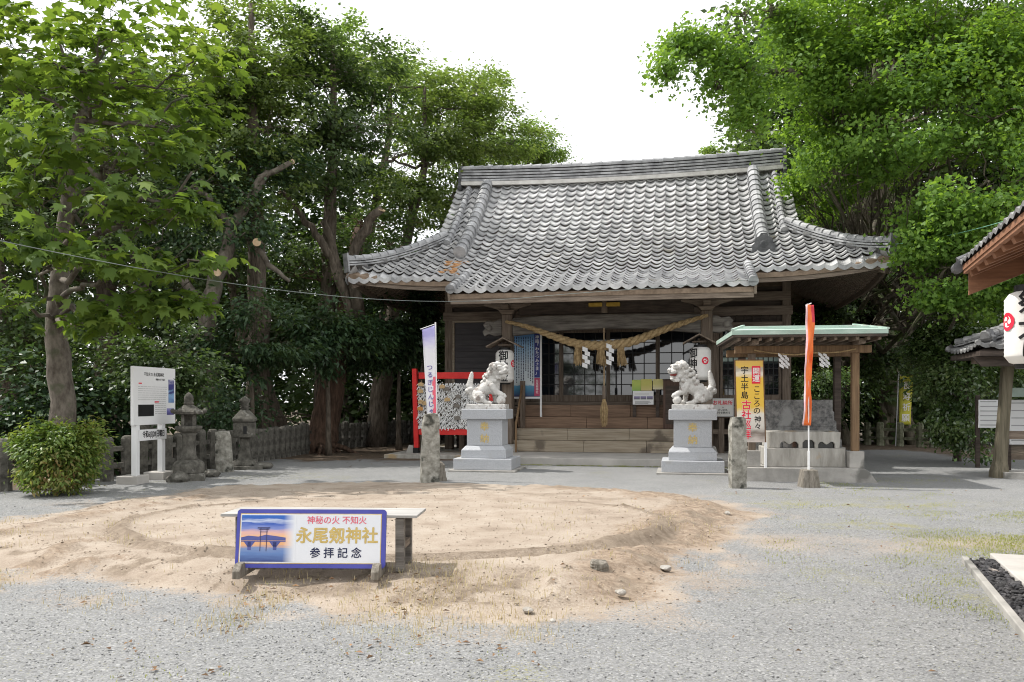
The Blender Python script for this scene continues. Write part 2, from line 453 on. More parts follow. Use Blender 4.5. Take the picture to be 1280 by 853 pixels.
# ================================================================== GROUND
MZ = .13   # height of the clay mound
mound_px = [(-60, 676), (0, 662), (120, 634), (270, 612), (430, 607), (600, 610), (740, 616), (850, 625), (915, 640), (893, 668), (850, 700), (810, 728), (760, 752), (640, 764), (450, 752), (200, 735), (0, 718), (-80, 716)]
mound_poly = np.array([gp(*p)[:2] for p in mound_px])
def poly_sd(px, py, poly):
    n = len(poly); d = np.full(px.shape, 1e9); ins = np.zeros(px.shape, bool)
    for i in range(n):
        a = poly[i]; b = poly[(i + 1) % n]; e = b - a
        wx = px - a[0]; wy = py - a[1]
        t = np.clip((wx * e[0] + wy * e[1]) / (e @ e), 0, 1)
        d = np.minimum(d, np.hypot(wx - t * e[0], wy - t * e[1]))
        c = ((a[1] > py) != (b[1] > py)) & (px < (b[0] - a[0]) * (py - a[1]) / (b[1] - a[1] + 1e-12) + a[0])
        ins ^= c
    return np.where(ins, d, -d)
RC = (-1.30, 9.65)
def ring_d(x, y):
    """signed distance-like value from the ring line"""
    r = np.hypot((x - RC[0]) / 3.0, (y - RC[1]) / 2.28)
    return (r - 1) * 2.6, np.arctan2((y - RC[1]) / 2.28, (x - RC[0]) / 3.0)
def make_ground():
    xs = np.concatenate([np.arange(-15, 14, .085)])
    ys = np.concatenate([np.arange(2.6, 14.5, .06), np.arange(14.5, 34, .16)])
    X, Y = np.meshgrid(xs, ys)
    nz = fbm(X * 1.3, Y * 1.3) - .47
    sd = poly_sd(X, Y, mound_poly) + nz * .55
    # steeper, crumbling edge on the right; slow fade on the left and front
    edge = np.where(X > .3, .45, .8)
    hgt = MZ * sstep(-.25, 1, sd / edge)
    rough = sstep(-.3, .2, sd) * (1 - sstep(.4, 1.2, sd))
    hgt += rough * (fbm(X * 7, Y * 7) - .47) * .07
    rd, ang = ring_d(X, Y)
    seg = np.where((np.cos(ang) < -.99) & False, 0, 1.0)
    brk = sstep(.34, .46, fbm(ang * 2.2 + 4, ang * 0 + 2, 3))
    berm = np.exp(-(rd / .075) ** 2) * (.35 + .65 * brk) * np.where(np.sin(ang) > .45, .35, 1)
    hgt += .055 * berm * (1 + .25 * np.sin(ang * 90))
    hgt -= .04 * np.exp(-((rd - .17) / .06) ** 2) * (np.sin(ang) < .3)
    hgt += sstep(.3, 1, sd) * (fbm(X * 3, Y * 3) - .47) * .018 + sstep(.1, .6, sd) * (fbm(X * 11, Y * 11, 3) - .44) * .022
    rut = np.zeros_like(X)
    for x0, x1, w in (((0, 704), (130, 672), .10), ((0, 662), (250, 622), .09), ((150, 692), (60, 700), .08)):
        a = np.array(gp(*x0, MZ)[:2]); b = np.array(gp(*x1, MZ)[:2]); e = b - a
        t = np.clip(((X - a[0]) * e[0] + (Y - a[1]) * e[1]) / (e @ e), 0, 1)
        dd = np.hypot(X - a[0] - t * e[0], Y - a[1] - t * e[1]) + (fbm(X * 4, Y * 4) - .47) * .2
        hgt += .045 * np.exp(-(dd / w) ** 2); rut = np.maximum(rut, np.exp(-(dd / (w * 1.5)) ** 2))
    hgt += (fbm(X * .4, Y * .4) - .47) * .02 * (1 - sstep(-.4, .4, sd))
    hgt += (vn(X * 31, Y * 31) - .5) * .008
    # colour masks: r sand, g soil, b moss/grass stain, a darker grey brown on ring line, groove, rough edge and patches
    sand = np.clip(sstep(-.7, .15, sd + (fbm(X * 2.5, Y * 2.5) - .47) * 1.1), 0, 1)
    out = sstep(-1.7, -.2, sd) * .55 * sstep(.42, .62, fbm(X * 1.9 + 9, Y * 1.9)) 
    east = np.exp(-((Y - (8.9 - .05 * X)) / .8) ** 2) * sstep(1.5, 3, X) * .6 * fbm(X * 1.5, Y * 1.5) * 1.6 * (X < 7)
    sand = np.clip(np.maximum(sand, np.maximum(out, east)), 0, 1)
    soil = sstep(0, 1.4, (Y - 20.2) + (fbm(X * 1.2, Y * 1.2) - .47) * 3.5) * (1 - sstep(-1.2, -.4, X))
    fl = -7.9 + (Y - 15) * .26        # line of the left stone fence
    soil = np.maximum(soil, sstep(-.1, .5, fl - X + (fbm(X, Y) - .47)))
    soil = np.maximum(soil, sstep(24.8, 25.6, Y + (fbm(X, Y) - .47)))
    soil = np.maximum(soil, sstep(11.2, 12.2, X + (fbm(X, Y) - .47) * 1.5) * sstep(20.5, 21.5, Y))
    dark = np.exp(-((rd - .02) / .085) ** 2) * (.78 + .4 * brk) * (np.sin(ang) < .75) + np.exp(-((rd - .15) / .05) ** 2) * (np.sin(ang) < .2) * .6 + rough * sstep(.5, .62, fbm(X * 5, Y * 5)) * .8
    dark = np.maximum(dark, sstep(.052, .085, hgt - MZ * sstep(-.25, 1, sd / edge)) * .35)
    dark = np.maximum(dark, sstep(.50, .66, fbm(X * 2.1 + 5, Y * 3.1)) * sstep(-.3, .2, sd) * sstep(.15, .5, rd) * .5)
    mossy = sstep(.56, .68, fbm(X * 1.1 + 3, Y * 1.1)) * (1 - sand) * sstep(.3, .5, fbm(X * 9, Y * 9))
    rt = sstep(2.4, 4.5, X) * (1 - sstep(12, 13, Y))
    mossy = mossy * (.25 + .25 * rt) + sstep(.46, .6, fbm(X * 2.2, Y * 2.2 + 7)) * rt * .16
    edgeb = sstep(.15, .8, X) * (1 - sstep(.5, 1.1, sd + (fbm(X * 2, Y * 2) - .47))) * sstep(-.35, .1, sd + (fbm(X * 5, Y * 5) - .47) * .5) * (.45 + .8 * fbm(X * 6, Y * 6))
    edgeb = np.maximum(edgeb, rut * sstep(.3, .5, fbm(X * 6, Y * 6)))
    n, mcol = X.size, X.shape[1]
    co = np.stack([X, Y, hgt], -1).reshape(-1, 3)
    ii, jj = np.meshgrid(np.arange(X.shape[0] - 1), np.arange(mcol - 1), indexing='ij')
    a = (ii * mcol + jj).ravel()
    loops = np.stack([a, a + 1, a + mcol + 1, a + mcol], -1).ravel()
    m, nt, b = nmat('ground_gravel')
    N = nt.nodes.new; L = nt.links.new
    tc = N('ShaderNodeTexCoord')
    at_ = N('ShaderNodeAttribute'); at_.attribute_name = 'mask'
    sep = N('ShaderNodeSeparateColor'); L(at_.outputs['Color'], sep.inputs[0])
    def noise(s, d=5, st=(1, 1, 1)):
        q = N('ShaderNodeTexNoise'); q.inputs['Scale'].default_value = s; q.inputs['Detail'].default_value = d
        q.inputs['Roughness'].default_value = .65
        L(tc.outputs['Object'], q.inputs['Vector']); return q.outputs['Fac']
    def ramp(f, *st):
        r = N('ShaderNodeValToRGB'); L(f, r.inputs[0]); e = r.color_ramp.elements
        e[0].position, e[0].color = st[0][0], rgba(st[0][1]); e[1].position, e[1].color = st[-1][0], rgba(st[-1][1])
        for p, c in st[1:-1]:
            k = e.new(p); k.color = rgba(c)
        return r.outputs[0]
    def mix(f, a, bb):
        x = N('ShaderNodeMix'); x.data_type = 'RGBA'; L(f, x.inputs[0]); L(a, x.inputs[6]); L(bb, x.inputs[7]); return x.outputs[2]
    vo = N('ShaderNodeTexVoronoi'); vo.inputs['Scale'].default_value = 84; L(tc.outputs['Object'], vo.inputs['Vector'])
    sv = N('ShaderNodeSeparateColor'); L(vo.outputs['Color'], sv.inputs[0])
    grav = ramp(sv.outputs[0], (0, (.115, .116, .117)), (.3, (.20, .201, .201)), (.7, (.262, .262, .261)), (.93, (.34, .338, .335)), (1, (.48, .48, .47)))
    big = ramp(noise(.9), (.35, (.188, .19, .191)), (.68, (.275, .274, .269)))
    g1 = N('ShaderNodeMix'); g1.data_type = 'RGBA'; g1.inputs[0].default_value = .42
    L(grav, g1.inputs[6]); L(big, g1.inputs[7]); gcol = g1.outputs[2]
    scol = ramp(noise(2.2, 9), (.32, (.215, .165, .125)), (.45, (.32, .26, .205)), (.58, (.385, .325, .265)), (.72, (.445, .385, .325)))
    sp = ramp(noise(75, 3), (.35, (.26, .205, .16)), (.55, (.385, .325, .265)), (.75, (.53, .465, .39)))
    s1 = N('ShaderNodeMix'); s1.data_type = 'RGBA'; s1.inputs[0].default_value = .35; L(scol, s1.inputs[6]); L(sp, s1.inputs[7])
    soilc = ramp(noise(6, 8), (.3, (.07, .05, .035)), (.55, (.15, .115, .085)), (.75, (.26, .20, .14)))
    mossc = ramp(noise(30, 4), (.3, (.16, .17, .06)), (.7, (.33, .30, .13)))
    darkc = ramp(noise(9, 6), (.3, (.15, .115, .085)), (.7, (.29, .235, .18)))
    def mk(ch, w=.6):
        # break the mask edge with fine noise
        a1 = N('ShaderNodeMath'); a1.operation = 'ADD'; L(ch, a1.inputs[0])
        n1 = N('ShaderNodeMapRange'); n1.inputs[1].default_value = .3; n1.inputs[2].default_value = .7; n1.inputs[3].default_value = -w / 2; n1.inputs[4].default_value = w / 2
        L(noise(45, 7), n1.inputs[0]); L(n1.outputs[0], a1.inputs[1])
        r = N('ShaderNodeMapRange'); r.inputs[1].default_value = .28; r.inputs[2].default_value = .72; L(a1.outputs[0], r.inputs[0])
        return r.outputs[0]
    c = mix(mk(sep.outputs[2], 1.3), gcol, mossc)
    c = mix(mk(sep.outputs[0], .7), c, s1.outputs[2])
    a2 = N('ShaderNodeAttribute'); a2.attribute_name = 'edge_brown'
    brc = ramp(noise(14, 7), (.3, (.17, .125, .09)), (.5, (.275, .21, .155)), (.7, (.40, .325, .25)))
    c = mix(mk(a2.outputs['Fac'], .7), c, brc)
    c = mix(mk(at_.outputs['Alpha'], .6), c, darkc)
    c = mix(mk(sep.outputs[1], .6), c, soilc)
    L(c, b.inputs['Base Color']); b.inputs['Roughness'].default_value = .95; b.inputs['Specular IOR Level'].default_value = .15
    bp = N('ShaderNodeBump'); bp.inputs['Strength'].default_value = .7; bp.inputs['Distance'].default_value = .012
    ad = N('ShaderNodeMath'); ad.operation = 'ADD'; L(sv.outputs[1], ad.inputs[0]); L(noise(60, 6), ad.inputs[1])
    L(ad.outputs[0], bp.inputs['Height']); L(bp.outputs[0], b.inputs['Normal'])
    o = npmesh('ground', co, np.full(len(a), 4), loops, m, smooth=True)
    ca = o.data.color_attributes.new('mask', 'FLOAT_COLOR', 'POINT')
    rgbaa = np.stack([sand, soil, np.clip(mossy, 0, 1), np.clip(dark, 0, 1)], -1).reshape(-1, 4).astype(np.float32)
    ca.data.foreach_set('color', rgbaa.ravel())
    fa = o.data.attributes.new('edge_brown', 'FLOAT', 'POINT'); fa.data.foreach_set('value', np.clip(edgeb, 0, 1).ravel().astype(np.float32))
    tag(o, kind='structure')
    f = MB(); f.add([(-300, -250, -.06), (300, -250, -.06), (300, 500, -.06), (-300, 500, -.06)], [(0, 1, 2, 3)])
    o2 = f.build('outer_ground', M['soil']); tag(o2, kind='structure')
    # gravel continuing behind the camera so the near ground bounces light the same way
    f = MB(); f.add([(-15, -12, -.03), (14, -12, -.03), (14, 2.7, -.03), (-15, 2.7, -.03)], [(0, 1, 2, 3)])
    o3 = f.build('gravel_yard', m); tag(o3, kind='structure')
    return X, Y, hgt, sand
GX, GY, GH, GS = make_ground()
_gx0, _gys = GX[0, 0], GY[:, 0]
def gz(x, y):
    i = int(np.clip(np.searchsorted(_gys, y), 0, len(_gys) - 1)); j = int(np.clip(round((x - _gx0) / .085), 0, GX.shape[1] - 1))
    return float(GH[i, j])

# ================================================================== SHRINE HALL
hall = thing('shrine_hall', 'old wooden shrine hall with a big grey tiled hip and gable roof and lattice doors', 'shrine', W3(0, 0, 0), -PSI)
W_, vE, RG = 6.64, -.71, 4.6
S_ = W_ - RG
VR = 3.85
DH = VR - vE
WP, VP = 3.46, -2.10
def prof(d):
    if d < 0: return 4.5 + .36 * d
    return 4.5 + .52 * d + .053 * d * d
def lift(a, L_, d):
    t = max(0, (abs(a) - (L_ - 3.2)) / 3.2)
    return .30 * t ** 2.2 * max(0, 1 - max(d, 0) / 2.6)
def roofpt(face, a, d, h=0.0):
    L_ = W_ if face in (0, 2) else DH
    z = prof(d) + (lift(a, L_, d) if d >= 0 else 0) + h
    if face == 0: return (a, vE + d, z)
    if face == 2: return (-a, 2 * VR - vE - d, z)
    if face == 1: return (W_ - d, VR + a, z)
    return (-W_ + d, VR - a, z)
PIT = .286
CRS = .215
def tile_face(mb, face, lodmin=False):
    L_ = W_ if face in (0, 2) else DH
    nc = int(math.ceil(L_ / PIT))
    for i in range(-nc, nc):
        a0 = i * PIT; ac = a0 + PIT / 2
        j = 0
        dstart = VP - vE if (face == 0 and abs(ac) < WP) else 0.0
        nrow = int(math.ceil((DH - dstart) / CRS))
        for j in range(nrow):
            d0 = dstart + j * CRS
            if d0 > DH - .12: break
            dm = d0 + CRS * .5
            if face in (0, 2):
                if d0 >= 0 and dm < S_ and abs(ac) > W_ - dm + .1: continue
                if dm >= S_ and abs(ac) > RG + .14: continue
            else:
                if dm > S_ + .1: break
                if abs(ac) > DH - dm + .1: continue
            d1 = min(d0 + CRS + .05, DH)
            jx = random.gauss(0, .004); jz = random.gauss(0, .004); sk = random.gauss(0, .006)
            n = 7; vs = []
            eave = (j == 0)
            lip = .11 if eave else .042
            for row in range(3):
                for k in range(n):
                    x = k / (n - 1)
                    w = .078 * abs(2 * x - 1) ** 1.7
                    if row == 0: dd, h = d0 - .012, .112 + w - lip
                    elif row == 1: dd, h = d0 - .012, .112 + w
                    else: dd, h = d1, .012 + w
                    vs.append(roofpt(face, a0 + x * (PIT + .012) + jx, dd + sk * (x - .5), h + jz))
            fs = [(r * n + k, r * n + k + 1, (r + 1) * n + k + 1, (r + 1) * n + k) for r in range(2) for k in range(n - 1)]
            mb.add(vs, fs)
mb = MB()
for f_ in (0, 1, 2, 3): tile_face(mb, f_)
roof = mb.build('roof_tiles', M['tile'], hall)
# deck under the tiles and soffit boards: two thin closed sheets following the roof
def deck(mb, face, h0, h1, a_lim=None):
    L_ = W_ if face in (0, 2) else DH
    ds = [0, .5, 1.0, 1.5, S_, 2.6, 3.3, 4.0, DH] if face in (0, 2) else [0, .5, 1, 1.5, S_]
    for k in range(len(ds) - 1):
        for s in range(28):
            def lim(d): return (L_ - d) if d <= S_ + 1e-6 else (RG)
            def A(d, q): return lim(d) * (-1 + 2 * q / 28)
            q = [(A(ds[k], s), ds[k]), (A(ds[k], s + 1), ds[k]), (A(ds[k + 1], s + 1), ds[k + 1]), (A(ds[k + 1], s), ds[k + 1])]
            if k >= 4 and face in (0, 2):
                q = [(RG * (-1 + 2 * s / 28), ds[k]), (RG * (-1 + 2 * (s + 1) / 28), ds[k]), (RG * (-1 + 2 * (s + 1) / 28), ds[k + 1]), (RG * (-1 + 2 * s / 28), ds[k + 1])]
            b = len(mb.v)
            mb.v += [roofpt(face, a, d, h0) for a, d in q] + [roofpt(face, a, d, h1) for a, d in q]
            for f in ((0, 1, 2, 3), (7, 6, 5, 4), (0, 4, 5, 1), (2, 6, 7, 3)):
                mb.f.append([b + i for i in f]); mb.m.append(0)
mb = MB()
for f_ in range(4): deck(mb, f_, -.02, -.13)
# porch deck
for s in range(12):
    a0 = -WP + 2 * WP * s / 12; a1 = -WP + 2 * WP * (s + 1) / 12
    d0 = VP - vE + .03
    q = [roofpt(0, a0, d0, -.02), roofpt(0, a1, d0, -.02), roofpt(0, a1, .02, -.02), roofpt(0, a0, .02, -.02)]
    q += [(p[0], p[1], p[2] - .11) for p in q]
    mb.add(q, [(0, 1, 2, 3), (7, 6, 5, 4), (0, 4, 5, 1), (1, 5, 6, 2), (3, 2, 6, 7), (0, 3, 7, 4)])
mb.build('roof_deck', M['soffit'], hall)
# eave boards and rafters
mb = MB()
def fascia(face, a0, a1, d, n, h0=-.13, t=.14, w=.07):
    for k in range(n):
        p = roofpt(face, a0 + (a1 - a0) * k / n, d, h0 - t / 2); q = roofpt(face, a0 + (a1 - a0) * (k + 1) / n, d, h0 - t / 2)
        mb.beam(p, q, w, t)
for fa in ((0, -W_ + .05, -WP, .07, 10), (0, WP, W_ - .05, .07, 10), (0, -WP, WP, VP - vE + .09, 12), (1, -DH + .08, DH - .08, .07, 20), (3, -DH + .08, DH - .08, .07, 20), (2, -W_ + .05, W_ - .05, .07, 20)):
    mb = MB(); fascia(*fa); mb.build('eave_board', M['wood_x'], hall)
mb = MB()
def rafter(face, a, d0, d1, h=-.19):
    d = d0; st = .8
    while d < d1 - .05:
        e = min(d + st, d1)
        mb.beam(roofpt(face, a, d, h), roofpt(face, a, e, h), .065, .085); d = e
for k in range(-29, 30):
    a = k * .225
    dm = min(W_ - abs(a), S_ + .5) if abs(a) > RG - .5 else 2.6
    if abs(a) < WP: rafter(0, a, VP - vE + .2, 0); rafter(0, a, 0, 2.6)
    else: rafter(0, a, .15, dm)
for k in range(-20, 21):
    a = k * .225
    for f_ in (1, 3): rafter(f_, a, .15, min(DH - abs(a), S_))
mb.build('rafters', M['wood_y'], hall)
# hip rafters under the four corners
for sx in (-1, 1):
    mb = MB(); mb.beam((sx * (W_ - .1), vE + .1, prof(0) + .30 - .3), (sx * RG, vE + S_, prof(S_) - .3), .14, .2)
    mb.build('hip_rafter', M['wood_y'], hall)
# gable ends
for sx in (-1, 1):
    mb = MB()
    x = sx * (RG - .35)
    pts = [(x, vE + S_ + (DH - S_) * t, prof(S_ + (DH - S_) * t) - .12) for t in (0, .25, .5, .75, 1)]
    pts += [(x, 2 * VR - p[1], p[2]) for p in pts[-2::-1]]
    q = pts + [(p[0] + sx * .06, p[1], p[2]) for p in pts]; n = len(pts)
    mb.add(q, [tuple(range(n)), tuple(range(2 * n - 1, n - 1, -1))] + [(i, (i + 1) % n, (i + 1) % n + n, i + n) for i in range(n)])
    for sg in (0, 1):   # barge boards
        for t in range(6):
            d0 = S_ + (DH - S_) * t / 6; d1 = S_ + (DH - S_) * (t + 1) / 6
            y0, y1 = (vE + d0, vE + d1) if sg == 0 else (2 * VR - vE - d0, 2 * VR - vE - d1)
            mb.beam((sx * (RG + .04), y0, prof(d0) - .22), (sx * (RG + .04), y1, prof(d1) - .22), .06, .22)
    mb.build('gable', M['wood_y'], hall)

# ---- ridges
def ridge_run(path, w, h, layers, rc, seg=.27, parent=hall, name='ridge', mats=None, taper=.016):
    """stack of flat tiles along a path with a row of half round tiles on top"""
    mbr = MB(); path = [Vector(p) for p in path]
    L_ = [0]
    for i in range(1, len(path)): L_.append(L_[-1] + (path[i] - path[i - 1]).length)
    def P(s):
        s = min(max(s, 0), L_[-1])
        for i in range(1, len(path)):
            if s <= L_[i] + 1e-9:
                t = (s - L_[i - 1]) / (L_[i] - L_[i - 1]); return path[i - 1].lerp(path[i], t)
        return path[-1]
    n = max(2, int(L_[-1] / seg))
    for l in range(layers):
        ww = w * (1 - .10 * l / max(1, layers - 1)) + (.03 if l % 2 == 0 else 0)
        z0 = h * l / layers; th = h / layers
        for k in range(n):
            p = P(L_[-1] * k / n); q = P(L_[-1] * (k + 1) / n)
            if (q - p).length < 1e-4: continue
            d = (q - p).normalized(); up = d.cross(Vector((0, 0, 1))).cross(d).normalized()
            if up.length < .1: up = Vector((0, 0, 1))
            off = up * (z0 + th / 2 + random.gauss(0, .002))
            mbr.beam(p + off, q + off, ww + random.gauss(0, .003) - (.05 if False else 0), th * .62, 0)
    for k in range(n):
        p = P(L_[-1] * k / n); q = P(L_[-1] * (k + 1) / n + .02)
        d = (q - p).normalized(); up = d.cross(Vector((0, 0, 1))).cross(d).normalized()
        off = up * h
        r0, r1 = rc + taper, rc - taper
        mbr.tube([p + off, q + off], [r0, r1] if p.z <= q.z else [r1, r0], n=12, mi=0)
    return mbr.build(name, mats or M['tile_ridge'], parent, smooth=False)
zt = prof(DH)
main_path = [(x, VR, zt - .02 + .10 * (abs(x) / (RG + .1)) ** 2) for x in np.linspace(-RG - .12, RG + .12, 17)]
ridge_run([Vector(p) + Vector((0, 0, .12)) for p in main_path], .40, .45, 5, .085, seg=.30, name='main_ridge')
mb = MB()
for s in (-1, 1):
    for k in range(16):
        mb.beam((main_path[k][0], VR + s * .20, main_path[k][2] + .06), (main_path[k + 1][0], VR + s * .20, main_path[k + 1][2] + .06), .10, .11)
mb.build('ridge_plaster', M['plaster'], hall)
def onigawara(u, v, z, w, h, rot, name='ridge_end_tile'):
    m_ = MB()
    pl = [(-.5, 0), (-.62, .12), (-.48, .25), (-.52, .45), (-.40, .55), (-.36, .78), (-.2, .86), (-.12, 1.0), (.12, 1.0), (.2, .86), (.36, .78), (.40, .55), (.52, .45), (.48, .25), (.62, .12), (.5, 0)]
    m_.prism([(p[0] * w, p[1] * h) for p in pl], -.05, .05)
    m_.lathe([(w * .2, -.03), (w * .2, .0), (w * .12, .02)], 10, X=Matrix.Translation((0, -.05, h * .5)) @ Matrix.Rotation(R(90), 4, 'X'))
    m_.box(-w * .34, w * .34, -.09, -.05, h * .06, h * .2)
    o = m_.build(name, M['tile_dark'], hall, bevel=.012); o.location = (u, v, z); o.rotation_euler = (0, 0, rot)
    return o
for s in (-1, 1):
    onigawara(s * (RG + .16), VR, zt - .05, .5, .78, s * R(90))
def on_front(u, d, h): return Vector((u, vE + d, prof(d) + h))
for s in (-1, 1):
    u = s * 3.88
    path = [on_front(u, d, .08) for d in np.linspace(1.15, DH - .12, 14)]
    ridge_run(path, .30, .20, 3, .16, seg=.27, name='descending_ridge')
    path = [(u, 2 * VR - p.y, p.z) for p in path]
    ridge_run(path, .30, .22, 3, .13, seg=.4, name='descending_ridge')
    # verge ridge close to the gable edge, then the corner ridge
    u2 = s * (RG - .12)
    ridge_run([on_front(u2, d, .06) for d in np.linspace(S_ - .1, DH - .1, 12)], .16, .08, 1, .085, seg=.25, name='verge_ridge')
    ridge_run([(u2, 2 * VR - p.y, p.z) for p in [on_front(u2, d, .06) for d in np.linspace(S_ - .1, DH - .1, 12)]], .16, .08, 1, .085, seg=.4, name='verge_ridge')
    for back in (0, 1):
        cp = []
        for t in np.linspace(0, 1, 14):
            d = S_ * (1 - t) + .02 * t + .12 * (1 - t)
            v = vE + d
            if back: v = 2 * VR - v
            cp.append(Vector((s * (W_ - d), v, prof(d) + lift(W_ - d, W_, d) + .10 + .06 * t ** 3)))
        ridge_run(cp, .24, .19, 3, .095, seg=.24, name='corner_ridge')
        m_ = MB(); e = cp[-1]; d_ = (cp[-1] - cp[-2]).normalized()
        m_.beam(e, e + d_ * .05, .30, .5); o = m_.build('corner_end_tile', M['tile_ridge'], hall, bevel=.01); o.location = (0, 0, .09)
    # overhanging stepped verge tiles
    m_ = MB()
    for j in range(20):
        d0 = S_ + (DH - S_) * j / 20; d1 = S_ + (DH - S_) * (j + 1) / 20
        for bk in (0, 1):
            y0, y1 = vE + d0, vE + d1 + .03
            if bk: y0, y1 = 2 * VR - y0, 2 * VR - y1
            x0, x1 = sorted((s * (RG + .02), s * (RG + .20)))
            vs = [(x0, y0, prof(d0) + .06), (x1, y0, prof(d0) + .04), (x1, y1, prof(d1) - .0), (x0, y1, prof(d1) + .02)]
            vs += [(a, b, c - .10) for a, b, c in vs]
            m_.add(vs, [(0, 1, 2, 3), (7, 6, 5, 4), (0, 4, 5, 1), (1, 5, 6, 2), (2, 6, 7, 3), (3, 7, 4, 0)])
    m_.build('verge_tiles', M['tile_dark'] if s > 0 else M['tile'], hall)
    # rolled edge of the porch roof
    pe = [on_front(s * (WP - .02), d, .08) for d in np.linspace(VP - vE - .06, .25, 6)]
    ridge_run(pe, .16, .05, 1, .10, seg=.24, name='porch_edge_ridge')
    m_ = MB()   # side board of the porch roof
    for k in range(5):
        d0 = (VP - vE) * (1 - k / 5); d1 = (VP - vE) * (1 - (k + 1) / 5)
        m_.beam(on_front(s * (WP + .03), d0, -.06), on_front(s * (WP + .03), d1, -.06), .06, .22)
    m_.build('porch_side_board', M['wood_y'], hall)
onigawara(3.88, vE + 1.0, prof(1.0) - .02, .56, .56, 0)
# broken ridge end with bare clay on the left
m_ = MB()
for k in range(26):
    u, d = -3.9 + random.uniform(-.28, .28), 1.05 - abs(random.gauss(0, .38))
    r = random.uniform(.04, .10)
    m_.ell(on_front(u - .12 * (1.1 - d), max(d, .1), .07), (r * 1.5, r * 1.4, r * .5), n=7, m=5)
m_.build('bare_clay', M['clay'], hall)

# ---- body of the hall
FL = 1.33
VW = 1.9
HW = 4.6
VB = 5.9
m_ = MB()
for s in (-1, 1):
    m_.box(*sorted((s * HW, s * (HW - .1))), VW + .1, VB, FL, 4.5)
m_.box(-HW, HW, VB, VB + .1, FL, 4.5)
m_.build('wall', M['dark_wood'], hall)
m_ = MB(); m_.box(-HW + .1, HW - .1, VW - .05, VB, FL - .1, FL + .02); m_.build('inner_floor', M['dark_wood'], hall)
# timber posts
for u, v, w, z0, z1 in [(-4.6, VW, .22, .1, 4.6), (4.6, VW, .22, .1, 4.6), (-2.78, VW, .2, .1, 4.3), (2.78, VW, .2, .1, 4.3)]:
    m_ = MB(); m_.box(u - w / 2, u + w / 2, v - w / 2, v + w / 2, z0, z1); m_.build('post', M['wood_z'], hall, bevel=.012)
for s in (-1, 1):
    m_ = MB(); m_.box(s * 2.5 - .14, s * 2.5 + .14, -.14, .14, .36, 3.7); m_.build('porch_post', M['wood_z'], hall, bevel=.03)
    m_ = MB(); m_.frustum(s * 2.5, 0, .55, .55, .17, .42, .42, .36); m_.build('post_base', M['concrete'], hall, bevel=.02)
# tie beams across the front wall
m_ = MB()
m_.box(-4.75, 4.75, VW - .14, VW + .09, 3.74, 3.98); m_.box(-4.7, 4.7, VW - .12, VW + .08, 4.12, 4.36)
m_.box(-2.68, 2.68, VW - .11, VW + .06, 3.42, 3.56); m_.box(2.88, 4.49, VW - .11, VW + .06, 3.42, 3.56)
m_.box(-2.68, 4.49, VW - .12, VW + .08, FL + .03, FL + .12)
m_.build('tie_beam', M['wood_x'], hall, bevel=.01)
m_ = MB(); m_.box(-2.7, 4.5, VW + .02, VW + .06, 3.56, 3.74); m_.box(-4.5, 4.5, VW + .02, VW + .06, 3.98, 4.5); m_.build('upper_board', M['dark_wood'], hall)
# porch beam (carved, weathered) with nosings, brackets, strut
bm_pts = []
m_ = MB()
top = [(-2.36, 3.60), (-1.6, 3.64), (0, 3.66), (1.6, 3.64), (2.36, 3.60)]
bot = [(2.36, 3.14), (1.9, 3.19), (1.0, 3.27), (0, 3.30), (-1.0, 3.27), (-1.9, 3.19), (-2.36, 3.14)]
m_.prism(top + bot, -.13, .13)
m_.build('rainbow_beam', M['beam_grey'], hall, bevel=.03)
for s in (-1, 1):   # carved beam ends
    m_ = MB()
    pl = [(0, .02), (.18, .0), (.34, .06), (.46, .0), (.52, .12), (.44, .2), (.50, .30), (.40, .40), (.22, .37), (.1, .43), (0, .43)]
    m_.prism([(s * (2.64 + p[0]), 3.14 + p[1]) for p in pl], -.1, .1)
    m_.ell((s * 2.98, -.1, 3.35), (.09, .05, .09)); m_.ell((s * 2.98, .1, 3.35), (.09, .05, .09))
    m_.build('carved_nosing', M['beam_grey'], hall, bevel=.02)
    m_ = MB()           # bracket block stack
    m_.frustum(s * 2.5, 0, .28, .28, 3.701, .42, .42, 3.80)
    m_.prism([(s * 2.5 - .34, 3.86), (s * 2.5 - .22, 3.803), (s * 2.5 + .22, 3.803), (s * 2.5 + .34, 3.86), (s * 2.5 + .62, 3.93), (s * 2.5 + .62, 3.97), (s * 2.5 - .62, 3.97), (s * 2.5 - .62, 3.93)], -.11, .11)
    for q in (-.5, 0, .5):
        m_.frustum(s * 2.5 + q, 0, .17, .24, 3.972, .25, .3, 4.06)
    m_.box(s * 2.5 - .09, s * 2.5 + .09, -.45, .45, 3.81, 3.92)
    m_.build('bracket', M['wood_x'], hall, bevel=.01)
m_ = MB(); m_.box(-3.3, 3.3, -.10, .10, 4.063, 4.23); m_.build('purlin', M['wood_x'], hall, bevel=.01)
m_ = MB(); m_.box(-2.2, 2.2, -.06, .05, 3.68, 4.06); m_.build('frieze_board', M['dark_wood'], hall)
m_ = MB(); m_.frustum(0, -.11, .16, .09, 3.68, .12, .09, 3.98); m_.build('strut', M['wood_z'], hall)
for s in (-1, 1):
    m_ = MB(); m_.box(s * .22 - .17, s * .22 + .17, -.24, -.07, 3.84, 3.93); m_.build('gilt_beam_end', mat('gilt', (.42, .27, .04), (.55, .36, .07), scale=9, rough=.5), hall, bevel=.01)
m_ = MB()
for s in (-1, 1): m_.beam((s * 2.5, .14, 3.35), (s * 2.5, VW - .1, 3.6), .16, .24)
m_.build('connecting_beam', M['wood_y'], hall, bevel=.02)
